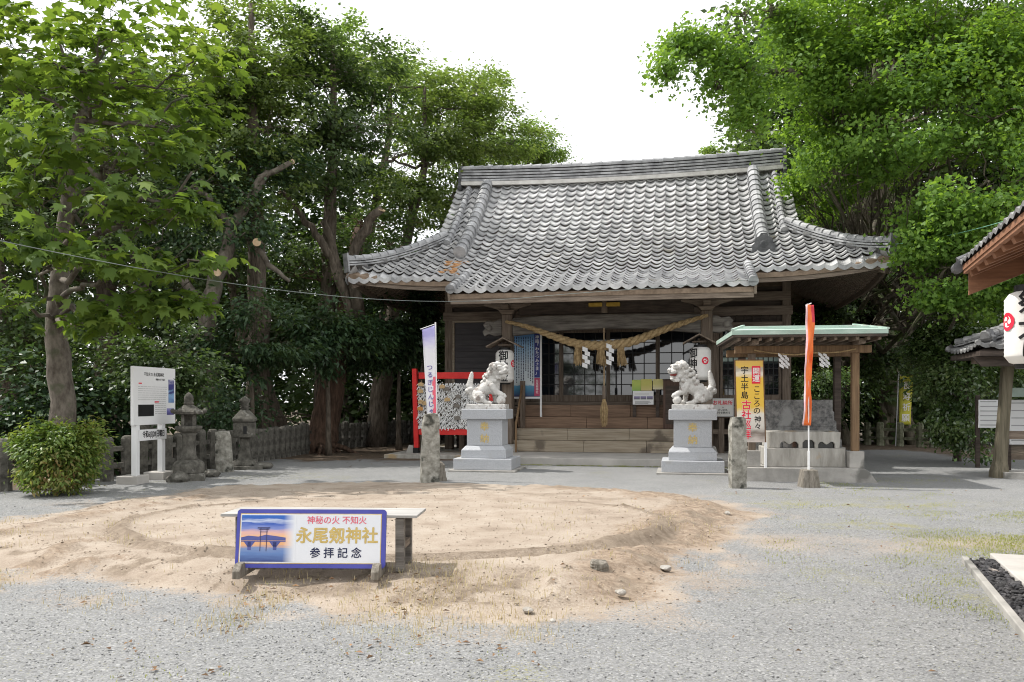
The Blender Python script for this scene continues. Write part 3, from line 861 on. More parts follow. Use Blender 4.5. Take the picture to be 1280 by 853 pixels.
# left bay: shutter in a tan frame
m_ = MB(); m_.box(-4.44, -2.9, VW - .02, VW + .04, 1.55, 3.70)
for k in range(13):
    z = 1.57 + k * .163
    m_.add([(-4.44, VW - .05, z), (-2.9, VW - .05, z), (-2.9, VW - .022, z + .155), (-4.44, VW - .022, z + .155), (-4.44, VW - .02, z), (-2.9, VW - .02, z)], [(0, 1, 2, 3), (0, 4, 5, 1)])
m_.build('shutter', mat('shutter_grey', (.055, .05, .055), (.085, .078, .08), scale=2, stretch=(.5, 4, 4), rough=.6), hall)
m_ = MB()
m_.box(-4.49, -4.43, VW - .09, VW - .02, 1.5, 3.74); m_.box(-2.93, -2.88, VW - .09, VW - .02, 1.5, 3.74); m_.box(-4.43, -2.93, VW - .09, VW - .02, 3.69, 3.74); m_.box(-4.43, -2.93, VW - .09, VW - .02, 1.49, 1.55)
m_.build('shutter_frame', M['pale_wood'], hall)
m_ = MB(); m_.box(-4.49, -2.89, VW - .03, VW + .05, FL, 1.49); m_.build('skirting', M['wood_x'], hall)
# sliding lattice doors
def lattice_door(u0, u1, v, z0, z1, nx, nz, sill=.18):
    fr = MB(); w = .075
    fr.box(u0, u0 + w, v - .035, v, z0, z1); fr.box(u1 - w, u1, v - .035, v, z0, z1)
    fr.box(u0 + w, u1 - w, v - .034, v - .001, z1 - .07, z1); fr.box(u0 + w, u1 - w, v - .034, v - .001, z0, z0 + sill)
    d = fr.build('sliding_door', M['wood_z'], hall, bevel=.004)
    l = MB(); a0, a1, b0, b1 = u0 + w, u1 - w, z0 + sill, z1 - .07
    for k in range(1, nx): 
        x = a0 + (a1 - a0) * k / nx; l.box(x - .013, x + .013, v - .030, v - .012, b0, b1)
    for k in range(1, nz):
        z = b0 + (b1 - b0) * k / nz; l.box(a0, a1, v - .026, v - .014, z - .012, z + .012)
    l.build('lattice', M['black'], d)
    g = MB(); g.box(a0, a1, v - .010, v - .005, b0, b1); g.build('pane', M['glass'], d)
for k, (a, b) in enumerate([(-2.66, -1.36), (-1.40, -.06), (-.10, 1.28), (1.24, 2.66)]):
    lattice_door(a, b, VW + (.0 if k % 2 == 0 else .045) - .02, FL + .125, 3.42, 4, 6)
for a, b in [(2.9, 3.72), (3.68, 4.48)]:
    lattice_door(a, b, VW - .02 + (.045 if a > 3 else 0), FL + .125, 3.42, 5, 10)
# ranma above the right bay
l = MB()
for k in range(8): l.box(2.9 + k * .21, 2.93 + k * .21, VW - .06, VW - .03, 3.56, 3.74)
l.build('transom_lattice', M['dark_wood'], hall)
# veranda and substructure
m_ = MB(); m_.box(-5.2, 5.2, .95, VW - .11, FL - .07, FL); m_.build('veranda', M['wood_x'], hall, bevel=.008)
m_ = MB(); m_.box(-5.2, -2.42, .97, 1.07, FL - .30, FL - .073); m_.box(2.42, 5.2, .97, 1.07, FL - .30, FL - .073); m_.build('veranda_edge_beam', M['wood_x'], hall, bevel=.01)
for s in (-1, 1):
    for u in (2.9, 4.0, 5.1):
        m_ = MB(); m_.box(s * u - .07, s * u + .07, .98, 1.12, .1, FL - .30); m_.build('veranda_post', M['wood_z'], hall)
for a_, b_ in ((-5.1, -2.6), (2.6, 5.1)):
    m_ = MB(); m_.box(a_, b_, 1.0, 1.06, .62, .74); m_.build('veranda_rail', M['wood_x'], hall)
m_ = MB(); m_.box(-4.5, 4.5, 2.3, 2.4, .1, FL - .1); m_.build('crawl_space_board', M['dark_wood'], hall)
# steps: reddish floor plank, then weathered risers
for k, (v0, z0, z1, mt) in enumerate([(.93, 1.05, 1.36, 'red_wood'), (.62, .76, 1.045, 'red_wood'), (.31, .46, .755, 'pale_wood'), (.0, .17, .455, 'pale_wood')]):
    m_ = MB()
    for p in range(3):
        a = -2.36 + 4.72 * p / 3 + (.25 if k % 2 else -.2) * (p > 0); b = -2.36 + 4.72 * (p + 1) / 3 + ((.25 if k % 2 else -.2) if p < 2 else 0)
        m_.box(a + .003, b - .003, v0, v0 + .34 - (.02 if k == 0 else 0), z0, z1)
    m_.build('step', M[mt], hall, bevel=.008)
for s in (-1, 1):   # handrails
    h_ = MB(); h_.box(s * 2.22 - .06, s * 2.22 + .06, .5, .64, .76, 2.0); hp = h_.build('handrail', M['wood_z'], hall, bevel=.01)
    h_ = MB(); h_.beam((s * 2.22, .55, 1.9), (s * 2.22, -.35, .85), .05, .06); h_.beam((s * 2.22, -.35, .17), (s * 2.22, -.35, .95), .05, .05); h_.build('sloping_bar', M['post_wood'], hp)
# stone platform under the hall and the apron slab in front
m_ = MB(); m_.box(-5.6, 5.6, -.75, 6.8, -.05, .10); m_.build('plinth', M['stain_stone'], hall, bevel=.015)
m_ = MB(); m_.box(-3.0, 3.1, -2.15, .36, -.05, .165); m_.build('apron_slab', M['concrete_pale'], hall, bevel=.012)
# ================================================================== THINGS ON AND AROUND THE HALL
def WT(u, v, z): return W3(u, v, z)
RZ = -PSI
# ---- straw rope
def twisted(mbx, path, rad, strands=3, pitch=.55, n=7, sub=90):
    path = [Vector(p) for p in path]
    k_ = len(path) - 1
    def P(t):
        x = t * k_; i = min(int(x), k_ - 1); f = x - i
        p0 = path[max(i - 1, 0)]; p1 = path[i]; p2 = path[i + 1]; p3 = path[min(i + 2, k_)]
        return .5 * ((2 * p1) + (p2 - p0) * f + (2 * p0 - 5 * p1 + 4 * p2 - p3) * f * f + (3 * p1 - p0 - 3 * p2 + p3) * f ** 3)
    pts = [P(i / sub) for i in range(sub + 1)]
    s = 0; S = [0]
    for i in range(sub): s += (pts[i + 1] - pts[i]).length; S.append(s)
    for q in range(strands):
        c = []; rr = []
        for i in range(sub + 1):
            t = (pts[min(i + 1, sub)] - pts[max(i - 1, 0)]).normalized()
            a = t.cross(Vector((0, 1, 0))).normalized(); b = a.cross(t)
            r = rad(i / sub); ph = 2 * PI * (S[i] / pitch + q / strands)
            c.append(pts[i] + (a * math.cos(ph) + b * math.sin(ph)) * r * .52); rr.append(r * .56)
        mbx.tube(c, rr, n=n, wob=.07)
rope = thing('straw_rope', 'thick twisted straw rope hung in a sagging curve across the shrine porch beam', 'rope', WT(0, -.32, 0), RZ)
ptsu = [(632, 402), (660, 409), (690, 420), (722, 430), (755, 432), (790, 427), (830, 412), (860, 402), (885, 394)]
pth = []
for x, y in ptsu:
    u, z = uz(x, y, -.32); pth.append((u, 0, z))
mb = MB(); twisted(mb, pth, lambda t: .046 + .076 * math.sin(PI * min(max((t - .0) / 1.0, 0), 1)) ** 1.5)
mb.build('twisted_strands', M['straw'], rope, smooth=True)
def straw_tassel(x, y0, y1, v, parent):
    u, z0 = uz(x, y0, v); _, z1 = uz(x, y1, v)
    m_ = MB()
    for k in range(64):
        a = random.uniform(0, 2 * PI); r0 = random.uniform(0, .07); r1 = r0 + random.uniform(.0, .10)
        m_.tube([(u + r0 * math.cos(a), r0 * math.sin(a), z0), (u + (r0 + r1) / 2 * math.cos(a), (r0 + r1) / 2 * math.sin(a), (z0 + z1) / 2), (u + r1 * math.cos(a) + .03, r1 * math.sin(a), z1 + random.uniform(-.02, .06))], [.012, .011, .004], n=4)
    return m_.build('tassel', M['straw'], parent)
for x in (723, 752, 776): straw_tassel(x, 432, 457, -.32, rope)
def shide(m_, u, v, z0, h, w, lean=.0):
    n = 5
    for k in range(n):
        o = (k % 2) * w * .45 + lean * k
        zz = z0 - h * k / n
        m_.add([(u + o - w / 2, v - .004 * k, zz + .02), (u + o + w / 2, v - .012 * k, zz - .03), (u + o + w / 2, v - .012 * k - .02, zz - h / n - .035), (u + o - w / 2, v - .004 * k - .01, zz - h / n + .01)], [(0, 1, 2, 3)])
for x, y in ((731, 434), (761, 430)):
    m_ = MB(); u, z = uz(x, y, -.5); shide(m_, u, -.12, z, .5, .13); o_ = m_.build('paper_streamer', M['white'], rope)
    s_ = o_.modifiers.new('thick', 'SOLIDIFY'); s_.thickness = .003
# ---- bell rope
bell = thing('bell_rope', 'hanging bell rope with wooden grip and frayed straw end before the doors', 'rope', WT(*[uz(755, 500, -.1)[0], -.1, 0]), RZ)
z_ = lambda y: uz(755, y, -.1)[1]
m_ = MB(); m_.tube([(0, 0, 3.3), (.005, 0, z_(484))], .022, n=8); m_.build('cord', M['rope'], bell)
m_ = MB(); m_.lathe([(.028, z_(499)), (.042, z_(498)), (.042, z_(484)), (.03, z_(482))], 10); m_.build('grip', M['wood_z'], bell)
m_ = MB()
for k in range(60):
    a = random.uniform(0, 2 * PI); r0 = random.uniform(0, .03); r1 = r0 + random.uniform(.02, .075)
    m_.tube([(r0 * math.cos(a), r0 * math.sin(a), z_(499)), (r1 * math.cos(a), r1 * math.sin(a), z_(512)), (r1 * .8 * math.cos(a), r1 * .8 * math.sin(a), z_(533) + random.uniform(-.02, .1))], [.01, .011, .005], n=4)
m_.build('tassel', M['straw'], bell)
# ---- paper lanterns
def bent_polys(name, polys, r, parent, loc, az, m):
    """flat closed outlines wrapped round a drum of radius r"""
    bm = bmesh.new()
    for pl in polys:
        c = (sum(p[0] for p in pl) / len(pl), sum(p[1] for p in pl) / len(pl))
        vs = [bm.verts.new((p[0], p[1], 0)) for p in pl]
        f = bm.faces.new(vs)
    bmesh.ops.triangulate(bm, faces=bm.faces[:])
    for k in range(-10, 11):
        bmesh.ops.bisect_plane(bm, geom=bm.verts[:] + bm.edges[:] + bm.faces[:], plane_co=(k * .02, 0, 0), plane_no=(1, 0, 0))
    for v in bm.verts:
        a = v.co.x / r; v.co.x = r * math.sin(a); v.co.z += r * (math.cos(a) - 1)
    me = bpy.data.meshes.new(name); bm.to_mesh(me); bm.free(); me.materials.append(m)
    o = bpy.data.objects.new(name, me); C.objects.link(o); o.parent = parent; o.location = loc; o.rotation_euler = (R(90), 0, az)
    return o
def circ(r, n=28, c=(0, 0)): return [(c[0] + r * math.cos(2 * PI * k / n), c[1] + r * math.sin(2 * PI * k / n)) for k in range(n)]
def comma(r, rot):
    pts = circ(r * .26, 14, (r * .38, 0))
    tail = [(r * .62, -.02 * r), (r * .60, r * .22), (r * .45, r * .5), (r * .2, r * .64), (r * .38, r * .40), (r * .40, r * .24)]
    c, s = math.cos(rot), math.sin(rot)
    return [[(p[0] * c - p[1] * s, p[0] * s + p[1] * c) for p in pts], [(p[0] * c - p[1] * s, p[0] * s + p[1] * c) for p in tail]]
def lantern(label, loc, rz, rad, h, body, a_text, a_crest, tsize, name='paper_lantern', cr=.09, extra_roof=True):
    t = thing(name, label, 'lantern', loc, rz, None)
    pr = [(rad * .55, 0), (rad * .80, .03 * h), (rad * .96, .10 * h)]
    n = 26
    for k in range(n + 1):
        z = .12 + .76 * k / n
        pr.append((rad * (1.0 - .02 * (k % 2)), z * h))
    pr += [(rad * .96, .90 * h), (rad * .80, .97 * h), (rad * .55, h)]
    m_ = MB(); m_.lathe(pr, 36); m_.build('paper_drum', M['paper'], t, smooth=True)
    m_ = MB(); m_.lathe([(rad * .58, -.035), (rad * .62, 0), (rad * .62, .02)], 24); m_.build('bottom_rim', M['black'], t)
    m_ = MB(); m_.lathe([(rad * .62, h - .02), (rad * .62, h + .05), (rad * .5, h + .055)], 24); m_.build('top_rim', M['black'], t)
    m_ = MB(); m_.tube([(0, 0, h + .05), (0, 0, h + .22)], .01, n=6); m_.build('hanger', M['rust'], t)
    rr = rad + .003
    lettering(body, tsize, M['ink'], t, (rr * math.sin(a_text), -rr * math.cos(a_text), h * .5), (R(90), 0, a_text), bold=.035, bend=rr, sx=.95, line=.98)
    if a_crest is not None:
        r1 = rr + .001
        bent_polys('crest', [circ(cr)], r1, t, (r1 * math.sin(a_crest), -r1 * math.cos(a_crest), h * .58), a_crest, M['crimson'])
        r2 = rr + .003
        pl = []
        for k in range(3): pl += comma(cr * .95, 2 * PI * k / 3)
        bent_polys('crest_mark', pl, r2, t, (r2 * math.sin(a_crest), -r2 * math.cos(a_crest), h * .58), a_crest, M['paper'])
    return t
def lantern_roof(label, u, v, z, w):
    t = thing('lantern_roof', label, 'canopy', WT(u, v, z), RZ)
    for s in (-1, 1):
        m_ = MB(); m_.prism([(0, .22), (s * w / 2, 0), (s * w / 2, .035), (0, .255)], -.28, .28); m_.build('roof_board', M['wood_y'], t)
        m_ = MB(); m_.tube([(s * .12, 0, .0), (s * .12, 0, .15)], .012, n=6); m_.build('bracket_rod', M['rust'], t)
    m_ = MB(); m_.box(-.17, .17, -.03, .03, .05, .09); m_.box(-.03, .03, .03, .28 - .0, .1, .15); m_.build('crossbar', M['wood_x'], t)
    return t
vL = -.42
uL, zL = uz(631, 479, vL); uR, zR = uz(875.5, 476, vL)
hL = uz(631, 437.5, vL)[1] - zL; hR = uz(875, 434, vL)[1] - zR
lantern('white paper lantern lettered in black, hung on the left porch post behind a stone lion', WT(uL, vL, zL), RZ, .235, hL, '御\n神\n燈', R(2), R(74), .27)
lantern('white paper lantern turned to show its red crest, on the right porch post', WT(uR, vL, zR), RZ, .255, hR, '御\n神\n燈', R(-44), R(26), .26)
uu, zz = uz(631, 437, vL); lantern_roof('little gabled wooden canopy over the lantern on the left porch post', uu, vL, zz + .04, .86)
uu, zz = uz(874, 433, vL); lantern_roof('little gabled wooden canopy over the lantern on the right porch post', uu, vL, zz + .04, .78)
# ---- long blue notice board on the veranda
u0, zt_ = uz(640, 417, .72); u1, zb_ = uz(675, 496, .72)
zt_ = uz(660, 417, .72)[1]
nb = thing('notice_board', 'tall blue and white printed notice panel on a white frame left of the doors', 'notice board', WT((u0 + u1) / 2, .72, 1.045), RZ)
w = (u1 - u0) / 2; b0 = zb_ - 1.045; t0 = zt_ - 1.045
m_ = MB(); m_.box(-w, w, -.01, .01, b0, t0)
m_.build('printed_panel', photomat('notice_print', [(0, (.03, .03, .12)), (.10, (.05, .22, .38)), (.17, (.10, .32, .50)), (.185, (.62, .68, .70)), (.5, (.58, .66, .72)), (.8, (.30, .50, .70)), (1, (.08, .24, .52))], 'Z', b0, t0, .06, 5), nb)
m_ = MB()
m_.box(w * .60, w, -.014, -.0105, b0 + (t0 - b0) * .30, t0); m_.build('title_strip', mat('indigo', (.025, .03, .16), (.04, .05, .24), rough=.5), nb)
m_ = MB(); m_.box(w * .60, w, -.014, -.0105, b0 + .02, b0 + (t0 - b0) * .295); m_.build('title_strip', mat('rose', (.45, .05, .12), (.5, .08, .15), rough=.5), nb)
lettering('神\n話\n「\nわ\nた\nつ\nみ\nさ\nま\n」', .105, M['white'], nb, (w * .80, -.0165, b0 + (t0 - b0) * .66), bold=.02, sx=1.0)
lettering('永\n尾\n剱\n神\n社', .075, M['white'], nb, (w * .80, -.0165, b0 + (t0 - b0) * .16), bold=.01)
m_ = MB()
for c in range(9):
    x = w * (.50 - c * .165); z = t0 - .09; end = b0 + (t0 - b0) * random.choice([.22, .24, .3, .42])
    while z > end:
        l = random.uniform(.015, .035); m_.box(x - .016, x + .010, -.0135, -.0105, z - l, z); z -= l + random.uniform(.008, .02)
m_.build('small_print', M['navy_ink'], nb)
m_ = MB()
m_.box(w + .003, w + .05, -.03, .03, 0, t0 + .04); m_.box(-w - .05, -w - .003, -.03, .03, 0, t0 + .04); m_.box(-w, w, -.03, .03, b0 - .055, b0 - .004)
m_.build('frame', M['white'], nb)
# ---- leaflets on a small stand by the doors
def PXB(x0, y0, x1, y1, v):
    ua, za = uz(x0, y1, v); ub, zb = uz(x1, y0, v); return ua, ub, za, zb
ls = thing('leaflet_stand', 'low wooden stand carrying four printed leaflets in front of the lattice doors', 'stand', WT(uz(808, 500, .75)[0], .75, 1.045), RZ)
ou = uz(808, 500, .75)[0]
for x in (793, 822):
    a, b, c, d = PXB(x - 2.2, 480, x + 2.2, 521, .75); m_ = MB(); m_.box(a - ou, b - ou, 0, .06, 0, d - 1.045); m_.build('leg', M['dark_wood'], ls)
a, b, c, d = PXB(788, 478, 830, 481, .75); m_ = MB(); m_.box(a - ou, b - ou, .0, .05, c - 1.045 - .05, d - 1.045 - .05); m_.build('rail', M['dark_wood'], ls)
pm = [photomat('leaflet_green', [(0, (.06, .25, .5)), (.4, (.10, .35, .6)), (.45, (.25, .42, .08)), (1, (.45, .55, .1))], 'Z', .55, .85, .2), photomat('leaflet_yellow', [(0, (.7, .66, .5)), (.5, (.6, .5, .2)), (1, (.55, .52, .12))], 'Z', .55, .85, .2),
      photomat('leaflet_cream', [(0, (.65, .55, .35)), (.5, (.72, .66, .5)), (1, (.6, .55, .2))], 'Z', .55, .85, .2), M['white']]
for (x0, y0, x1, y1), mm in zip([(790, 475, 801, 489), (801.3, 474, 815, 488.5), (816, 474, 829, 487), (791, 488.8, 817, 506)], pm):
    a, b, c, d = PXB(x0, y0, x1, y1, .72); m_ = MB(); m_.box(a - ou, b - ou, -.035, -.025, c - 1.045, d - 1.045); o_ = m_.build('leaflet', mm, ls)
    if mm is M['white']:
        q = MB(); ww = b - a; hh = d - c; z0 = c - 1.045; x0_ = a - ou
        for k in range(3): q.box(x0_ + ww * (.06 + .31 * k), x0_ + ww * (.34 + .31 * k), -.038, -.0355, z0 + hh * .38, z0 + hh * .62)
        q.build('picture', photomat('leaflet_photo', [(0, (.10, .12, .1)), (.5, (.2, .16, .3)), (1, (.35, .35, .5))], 'Z', z0 + hh * .38, z0 + hh * .62, .5, 9), o_)
        q = MB()
        for k in range(5):
            zq = z0 + hh * (.76 if k == 0 else .30 - .06 * k); q.box(x0_ + ww * .1, x0_ + ww * random.uniform(.7, .92), -.038, -.0355, zq, zq + .008)
        q.build('small_print', M['ink'], o_)
# ---- dark wooden donation box behind the right lion
a, b, c, d = PXB(829, 455, 862, 520, .55)
bx = thing('offering_box', 'dark brown upright wooden box standing beside the leaflets behind the right lion', 'box', WT((a + b) / 2, .55, .76), RZ)
hw = (b - a) / 2
m_ = MB(); m_.box(-hw, hw, 0, .3, 0, 1.27 - .03); m_.build('body', mat('box_brown', (.07, .04, .03), (.13, .085, .065), scale=3, stretch=(6, 6, .6), bump=.2), bx, bevel=.01)
m_ = MB(); m_.prism([(-hw - .02, 1.245), (hw + .02, 1.245), (hw + .02, 1.29), (-hw - .02, 1.27)], -.02, .32); m_.build('lid', M['dark_wood'], bx)
m_ = MB(); m_.box(-hw + .06, hw - .06, -.012, -.001, .12, 1.1); m_.build('front_panel', M['dark_wood'], bx)
# ---- white sign for returned talismans
a, b, c, d = PXB(891, 499, 916, 520, .93)
ts = thing('talisman_sign', 'small white sign with red heading fixed to the veranda edge right of the lion', 'sign', WT((a + b) / 2, .93, c), RZ)
hw = (b - a) / 2; hh = d - c
m_ = MB(); m_.box(-hw, hw, 0, .03, 0, hh); m_.build('board', M['paper'], ts)
m_ = MB(); m_.box(-hw - .025, -hw, -.01, .035, -.02, hh + .02); m_.box(hw, hw + .025, -.01, .035, -.02, hh + .02); m_.box(-hw, hw, -.01, .035, hh, hh + .022); m_.box(-hw, hw, -.01, .035, -.022, 0); m_.build('frame', M['metal'], ts)
lettering('お札納所', .125, M['crimson'], ts, (0, -.004, hh * .78), bold=.03)
lettering('↓\n古いお札\n御守を納める', .062, M['ink'], ts, (0, -.004, hh * .34), bold=.02, line=1.1)

# ================================================================== STONE LIONS
def pedestal(label, loc, rz):
    t = thing('stone_pedestal', label, 'pedestal', loc, rz)
    m_ = MB(); m_.box(-.72, .72, -.66, .66, -.04, .035); m_.build('pad', M['concrete'], t, bevel=.01)
    m_ = MB(); m_.box(-.62, .62, -.56, .56, .035, .27); m_.build('base_tier', M['granite'], t, bevel=.012)
    m_ = MB(); m_.box(-.48, .48, -.43, .43, .271, .44); m_.frustum(0, 0, .96, .86, .4402, .80, .70, .53); m_.build('lower_tier', M['granite'], t, bevel=.008)
    m_ = MB(); m_.box(-.38, .38, -.33, .33, .531, 1.09); m_.build('shaft', M['granite'], t, bevel=.008)
    m_ = MB(); m_.box(-.48, .48, -.42, .42, 1.091, 1.30); m_.build('cap', M['granite'], t, bevel=.012)
    lettering('奉', .20, M['gold'], t, (0, -.336, .94), bold=.02)
    lettering('納', .20, M['gold'], t, (0, -.336, .69), bold=.02)
    return t
gL = gp(602, 590); gR = gp(866, 593.5)
pL = Vector((gL.x, gL.y, 0)) + Vector((sP, cP, 0)) * .56; pR = Vector((gR.x, gR.y, 0)) + Vector((sP, cP, 0)) * .56
pedestal('grey granite pedestal with gold characters under the left stone lion', pL, RZ + .02)
pedestal('grey granite pedestal with gold characters under the right open mouthed lion', pR, RZ)
def lion(label, loc, rz, s, head_yaw, mouth, ballr):
    """s = +1 faces +x, -1 faces -x"""
    t = thing('stone_lion', label, 'statue', loc, rz)
    m_ = MB()
    def e(c, r, rot=None):
        X = Matrix.Translation((c[0] * s, c[1], c[2]))
        if rot: X = X @ Euler((rot[0], rot[1] * s, rot[2] * s)).to_matrix().to_4x4()
        m_.ell((0, 0, 0), r, X=X, n=14, m=10)
    def cap(p, q, r0, r1, n=6):
        for k in range(n + 1):
            f = k / n; e([p[i] + (q[i] - p[i]) * f for i in range(3)], [r0 + (r1 - r0) * f] * 3)
    # trunk: chest up front, slim belly, low rump
    e((.09, 0, .42), (.155, .145, .19)); e((.14, 0, .35), (.13, .14, .15))
    cap((.06, 0, .40), (-.18, 0, .25), .15, .145); e((-.21, 0, .20), (.16, .17, .16))
    cap((.10, 0, .50), (.19, 0, .62), .13, .12, 4)
    for y in (-.11, .11):        # hind legs
        e((-.16, y * 1.15, .16), (.14, .075, .13)); cap((-.08, y * 1.2, .10), (-.02, y * 1.2, .045), .06, .055, 3); e((.03, y * 1.2, .04), (.085, .06, .042))
        for k in (-1, 0, 1): e((.10, y * 1.2 + k * .032, .033), (.03, .02, .03))
    # front leg straight (near side) and front leg lifted on to the ball
    yn, yf = (-.10, .10)
    cap((.12, yf, .34), (.15, yf, .06), .07, .05); e((.19, yf, .045), (.08, .06, .045))
    cap((.12, yn, .40), (.20, yn, .27), .085, .07, 4); cap((.20, yn, .27), (.31, yn, .225), .065, .055, 4); e((.35, yn - .0, .20), (.07, .062, .05))
    for k in (-1, 0, 1): e((.40, yn + k * .035, .175), (.03, .02, .032))
    e((.31, yn, .095), (ballr, ballr, ballr))
    # tail: upright plume with curls at the root
    cap((-.33, 0, .18), (-.40, 0, .40), .085, .075, 5); cap((-.40, 0, .40), (-.36, 0, .62), .075, .05, 5); e((-.35, 0, .66), (.035, .05, .05))
    for k in range(5):
        a = k * 1.25; e((-.38 + .07 * math.cos(a), .06 * math.sin(a), .19 + .035 * k), (.06, .06, .05))
    # back ridge curls
    for k in range(4): e((-.02 - .08 * k, 0, .52 - .06 * k), (.05, .05, .04))
    # curls on the legs
    for y in (-.19, .19):
        for k in range(3): e((-.22 + .07 * k, y, .13 + .05 * (k % 2)), (.04, .03, .04))
    # head (turned by head_yaw about the neck)
    hx, hz = .21, .70
    K = 1.28
    cy, sy = math.cos(head_yaw), math.sin(head_yaw)
    def h(c, r):
        x, y = c[0] * K, c[1] * K
        e((hx + x * cy + y * sy, -x * sy + y * cy, hz + c[2] * K), [q * K for q in r])
    h((0, 0, 0), (.125, .125, .125))
    h((.10, 0, .05), (.08, .115, .045))                     # brow block
    h((.155, 0, .0), (.075, .085, .04))                     # muzzle
    h((.215, 0, .022), (.03, .05, .03))                     # nose
    h((.225, -.035, .012), (.02, .022, .02)); h((.225, .035, .012), (.02, .022, .02))
    for y in (-1, 1):
        h((.135, y * .065, .085), (.045, .045, .026)); h((.08, y * .135, .07), (.03, .03, .055)); h((.02, y * .14, .10), (.05, .03, .045))
        h((.17, y * .07, -.02), (.05, .025, .03))
    jz = -.118 if mouth else -.065
    h((.12, 0, jz), (.085, .07, .028)); h((.16, 0, jz - .012), (.045, .055, .028)); h((.04, 0, -.09), (.08, .10, .055))
    for k in range(5): h((.10 + .02 * (k % 2), -.09 + .045 * k, jz - .035), (.026, .024, .03))      # beard
    for j in range(4):                                      # mane curls in rows round the neck
        nk = 9 - j % 2
        for k in range(nk):
            a = -2.3 + 4.6 * k / (nk - 1); rr = .150 + .004 * j
            h((-.02 - .058 * j + .02 * math.cos(a), rr * math.sin(a), .115 * math.cos(a) * 1.25 - .055 * j), (.038, .037, .037))
    for k in range(6): h((.03, -.12 + .048 * k, .125), (.036, .03, .036))
    for k in range(7): e((.17 + .02 * math.cos(k), -.15 + .05 * k, .50 - .03 * abs(k - 3) * 0), (.045, .036, .045))   # chest curls
    e((.10, 0, .44), (.17, .165, .17))
    me = bpy.data.meshes.new('tmp'); me.from_pydata(m_.v, [], m_.f)
    o = bpy.data.objects.new('tmp', me); C.objects.link(o)
    rm = o.modifiers.new('r', 'REMESH'); rm.mode = 'VOXEL'; rm.voxel_size = .009
    sm = o.modifiers.new('s', 'SMOOTH'); sm.iterations = 1; sm.factor = .3
    dg = bpy.context.evaluated_depsgraph_get()
    me2 = bpy.data.meshes.new_from_object(o.evaluated_get(dg)); bpy.data.objects.remove(o)
    me2.materials.clear(); me2.materials.append(M['white_stone']); me2.polygons.foreach_set('use_smooth', [True] * len(me2.polygons))
    b = bpy.data.objects.new('body', me2); C.objects.link(b); b.parent = t; b.location = (0, 0, .10)
    p = MB(); p.box(-.42, .42, -.24, .24, 0, .105); p.build('plinth', M['white_stone'], t, bevel=.012)
    def hp(c):
        x, y = c[0] * K, c[1] * K
        return ((hx + x * cy + y * sy) * s, -x * sy + y * cy, hz + c[2] * K + .10)
    ey = MB()
    for y in (-1, 1): ey.ell(hp((.155, y * .055, .045)), (.02, .02, .018))
    ey.build('eyes', M['white_stone'], t, smooth=True)
    if mouth:
        q = MB(); q.ell(hp((.145, 0, -.062)), (.075, .07, .034)); q.build('mouth', mat('mouth_red', (.22, .04, .03), (.3, .07, .06)), t, smooth=True)
        q = MB()
        for y in (-.055, -.035, -.012, .012, .035, .055):
            q.ell(hp((.205 - abs(y) * .4, y, -.045)), (.012, .011, .014)); q.ell(hp((.20 - abs(y) * .4, y, -.092)), (.012, .011, .012))
        q.build('teeth', M['white_stone'], t)
    return t
lion('white stone lion guardian with open red mouth and one paw on a ball, facing left', pR + Vector((0, 0, 1.30)), RZ, -1, R(22), True, .095)
lion('white stone lion guardian with closed mouth facing right in front of the red rack', pL + Vector((0, 0, 1.30)), RZ + .02, 1, R(38), False, .10)

# ================================================================== RED RACK WITH PAPER FORTUNES
rk = gp(521, 571); rk_w = 2.0
rdir = Vector((cP, -sP, 0))
rack = thing('fortune_rack', 'bright red wooden rack for fortune papers and votive plaques beside the left lion', 'rack', Vector((rk.x, rk.y, 0)), RZ)
H_ = 2.30
m_ = MB(); m_.beam((0, 0, .10), (-.06, 0, H_ + .02), .12, .12); m_.build('post', M['red_paint'], rack, bevel=.006)
m_ = MB(); m_.beam((rk_w, 0, .10), (rk_w + .06, 0, H_ + .12), .13, .13); m_.build('post', M['red_paint'], rack, bevel=.006)
for x in (0, rk_w):
    m_ = MB(); m_.box(x - .08, x + .06, -.08, .08, -.02, .24); m_.build('post_shoe', M['black'], rack)
    m_ = MB(); m_.frustum(x - .16, .05, .3, .3, -.02, .12, .12, .30); m_.build('footing', M['concrete'], rack)
m_ = MB(); m_.box(.06, rk_w - .05, -.04, .04, 2.05, 2.22); m_.build('top_rail', M['red_paint'], rack, bevel=.006)
m_ = MB(); m_.box(.06, rk_w - .05, -.05, .05, .58, .74); m_.build('bottom_rail', M['red_paint'], rack, bevel=.006)
m_ = MB()
for k in range(19): m_.tube([(.05, .02, .80 + k * .062), (rk_w - .05, .02, .80 + k * .062)], .004, n=4)
m_.build('cross_wires', M['wire'], rack)
m_ = MB()
for k in range(19):
    for x in np.arange(.08, rk_w - .06, .064):
        if random.random() < .07: continue
        x += random.gauss(0, .012); z = .80 + k * .062 + random.gauss(0, .008); y = -.02 + random.gauss(0, .012)
        m_.add([(x - .018, y - .02, z - .012), (x + .018, y - .026, z - .012), (x + .018, y - .02, z + .014), (x - .018, y - .015, z + .014)], [(0, 1, 2, 3)])
        for s in (-1, 1):
            a = random.uniform(.2, .9); l = random.uniform(.06, .11); w = .032
            dx, dz = s * math.sin(a) * l, -math.cos(a) * l
            m_.add([(x - w / 2, y - .015, z), (x + w / 2, y - .02, z), (x + dx + w / 2, y - .03 - random.uniform(0, .03), z + dz), (x + dx - w / 2, y - .02, z + dz)], [(0, 1, 2, 3)])
o_ = m_.build('fortune_papers', M['slip'], None, loc=Vector((rk.x, rk.y, 0)), rotz=RZ)
tag(o_, 'mass of white paper fortunes knotted on the wires of the red rack', 'paper slips', kind='stuff')
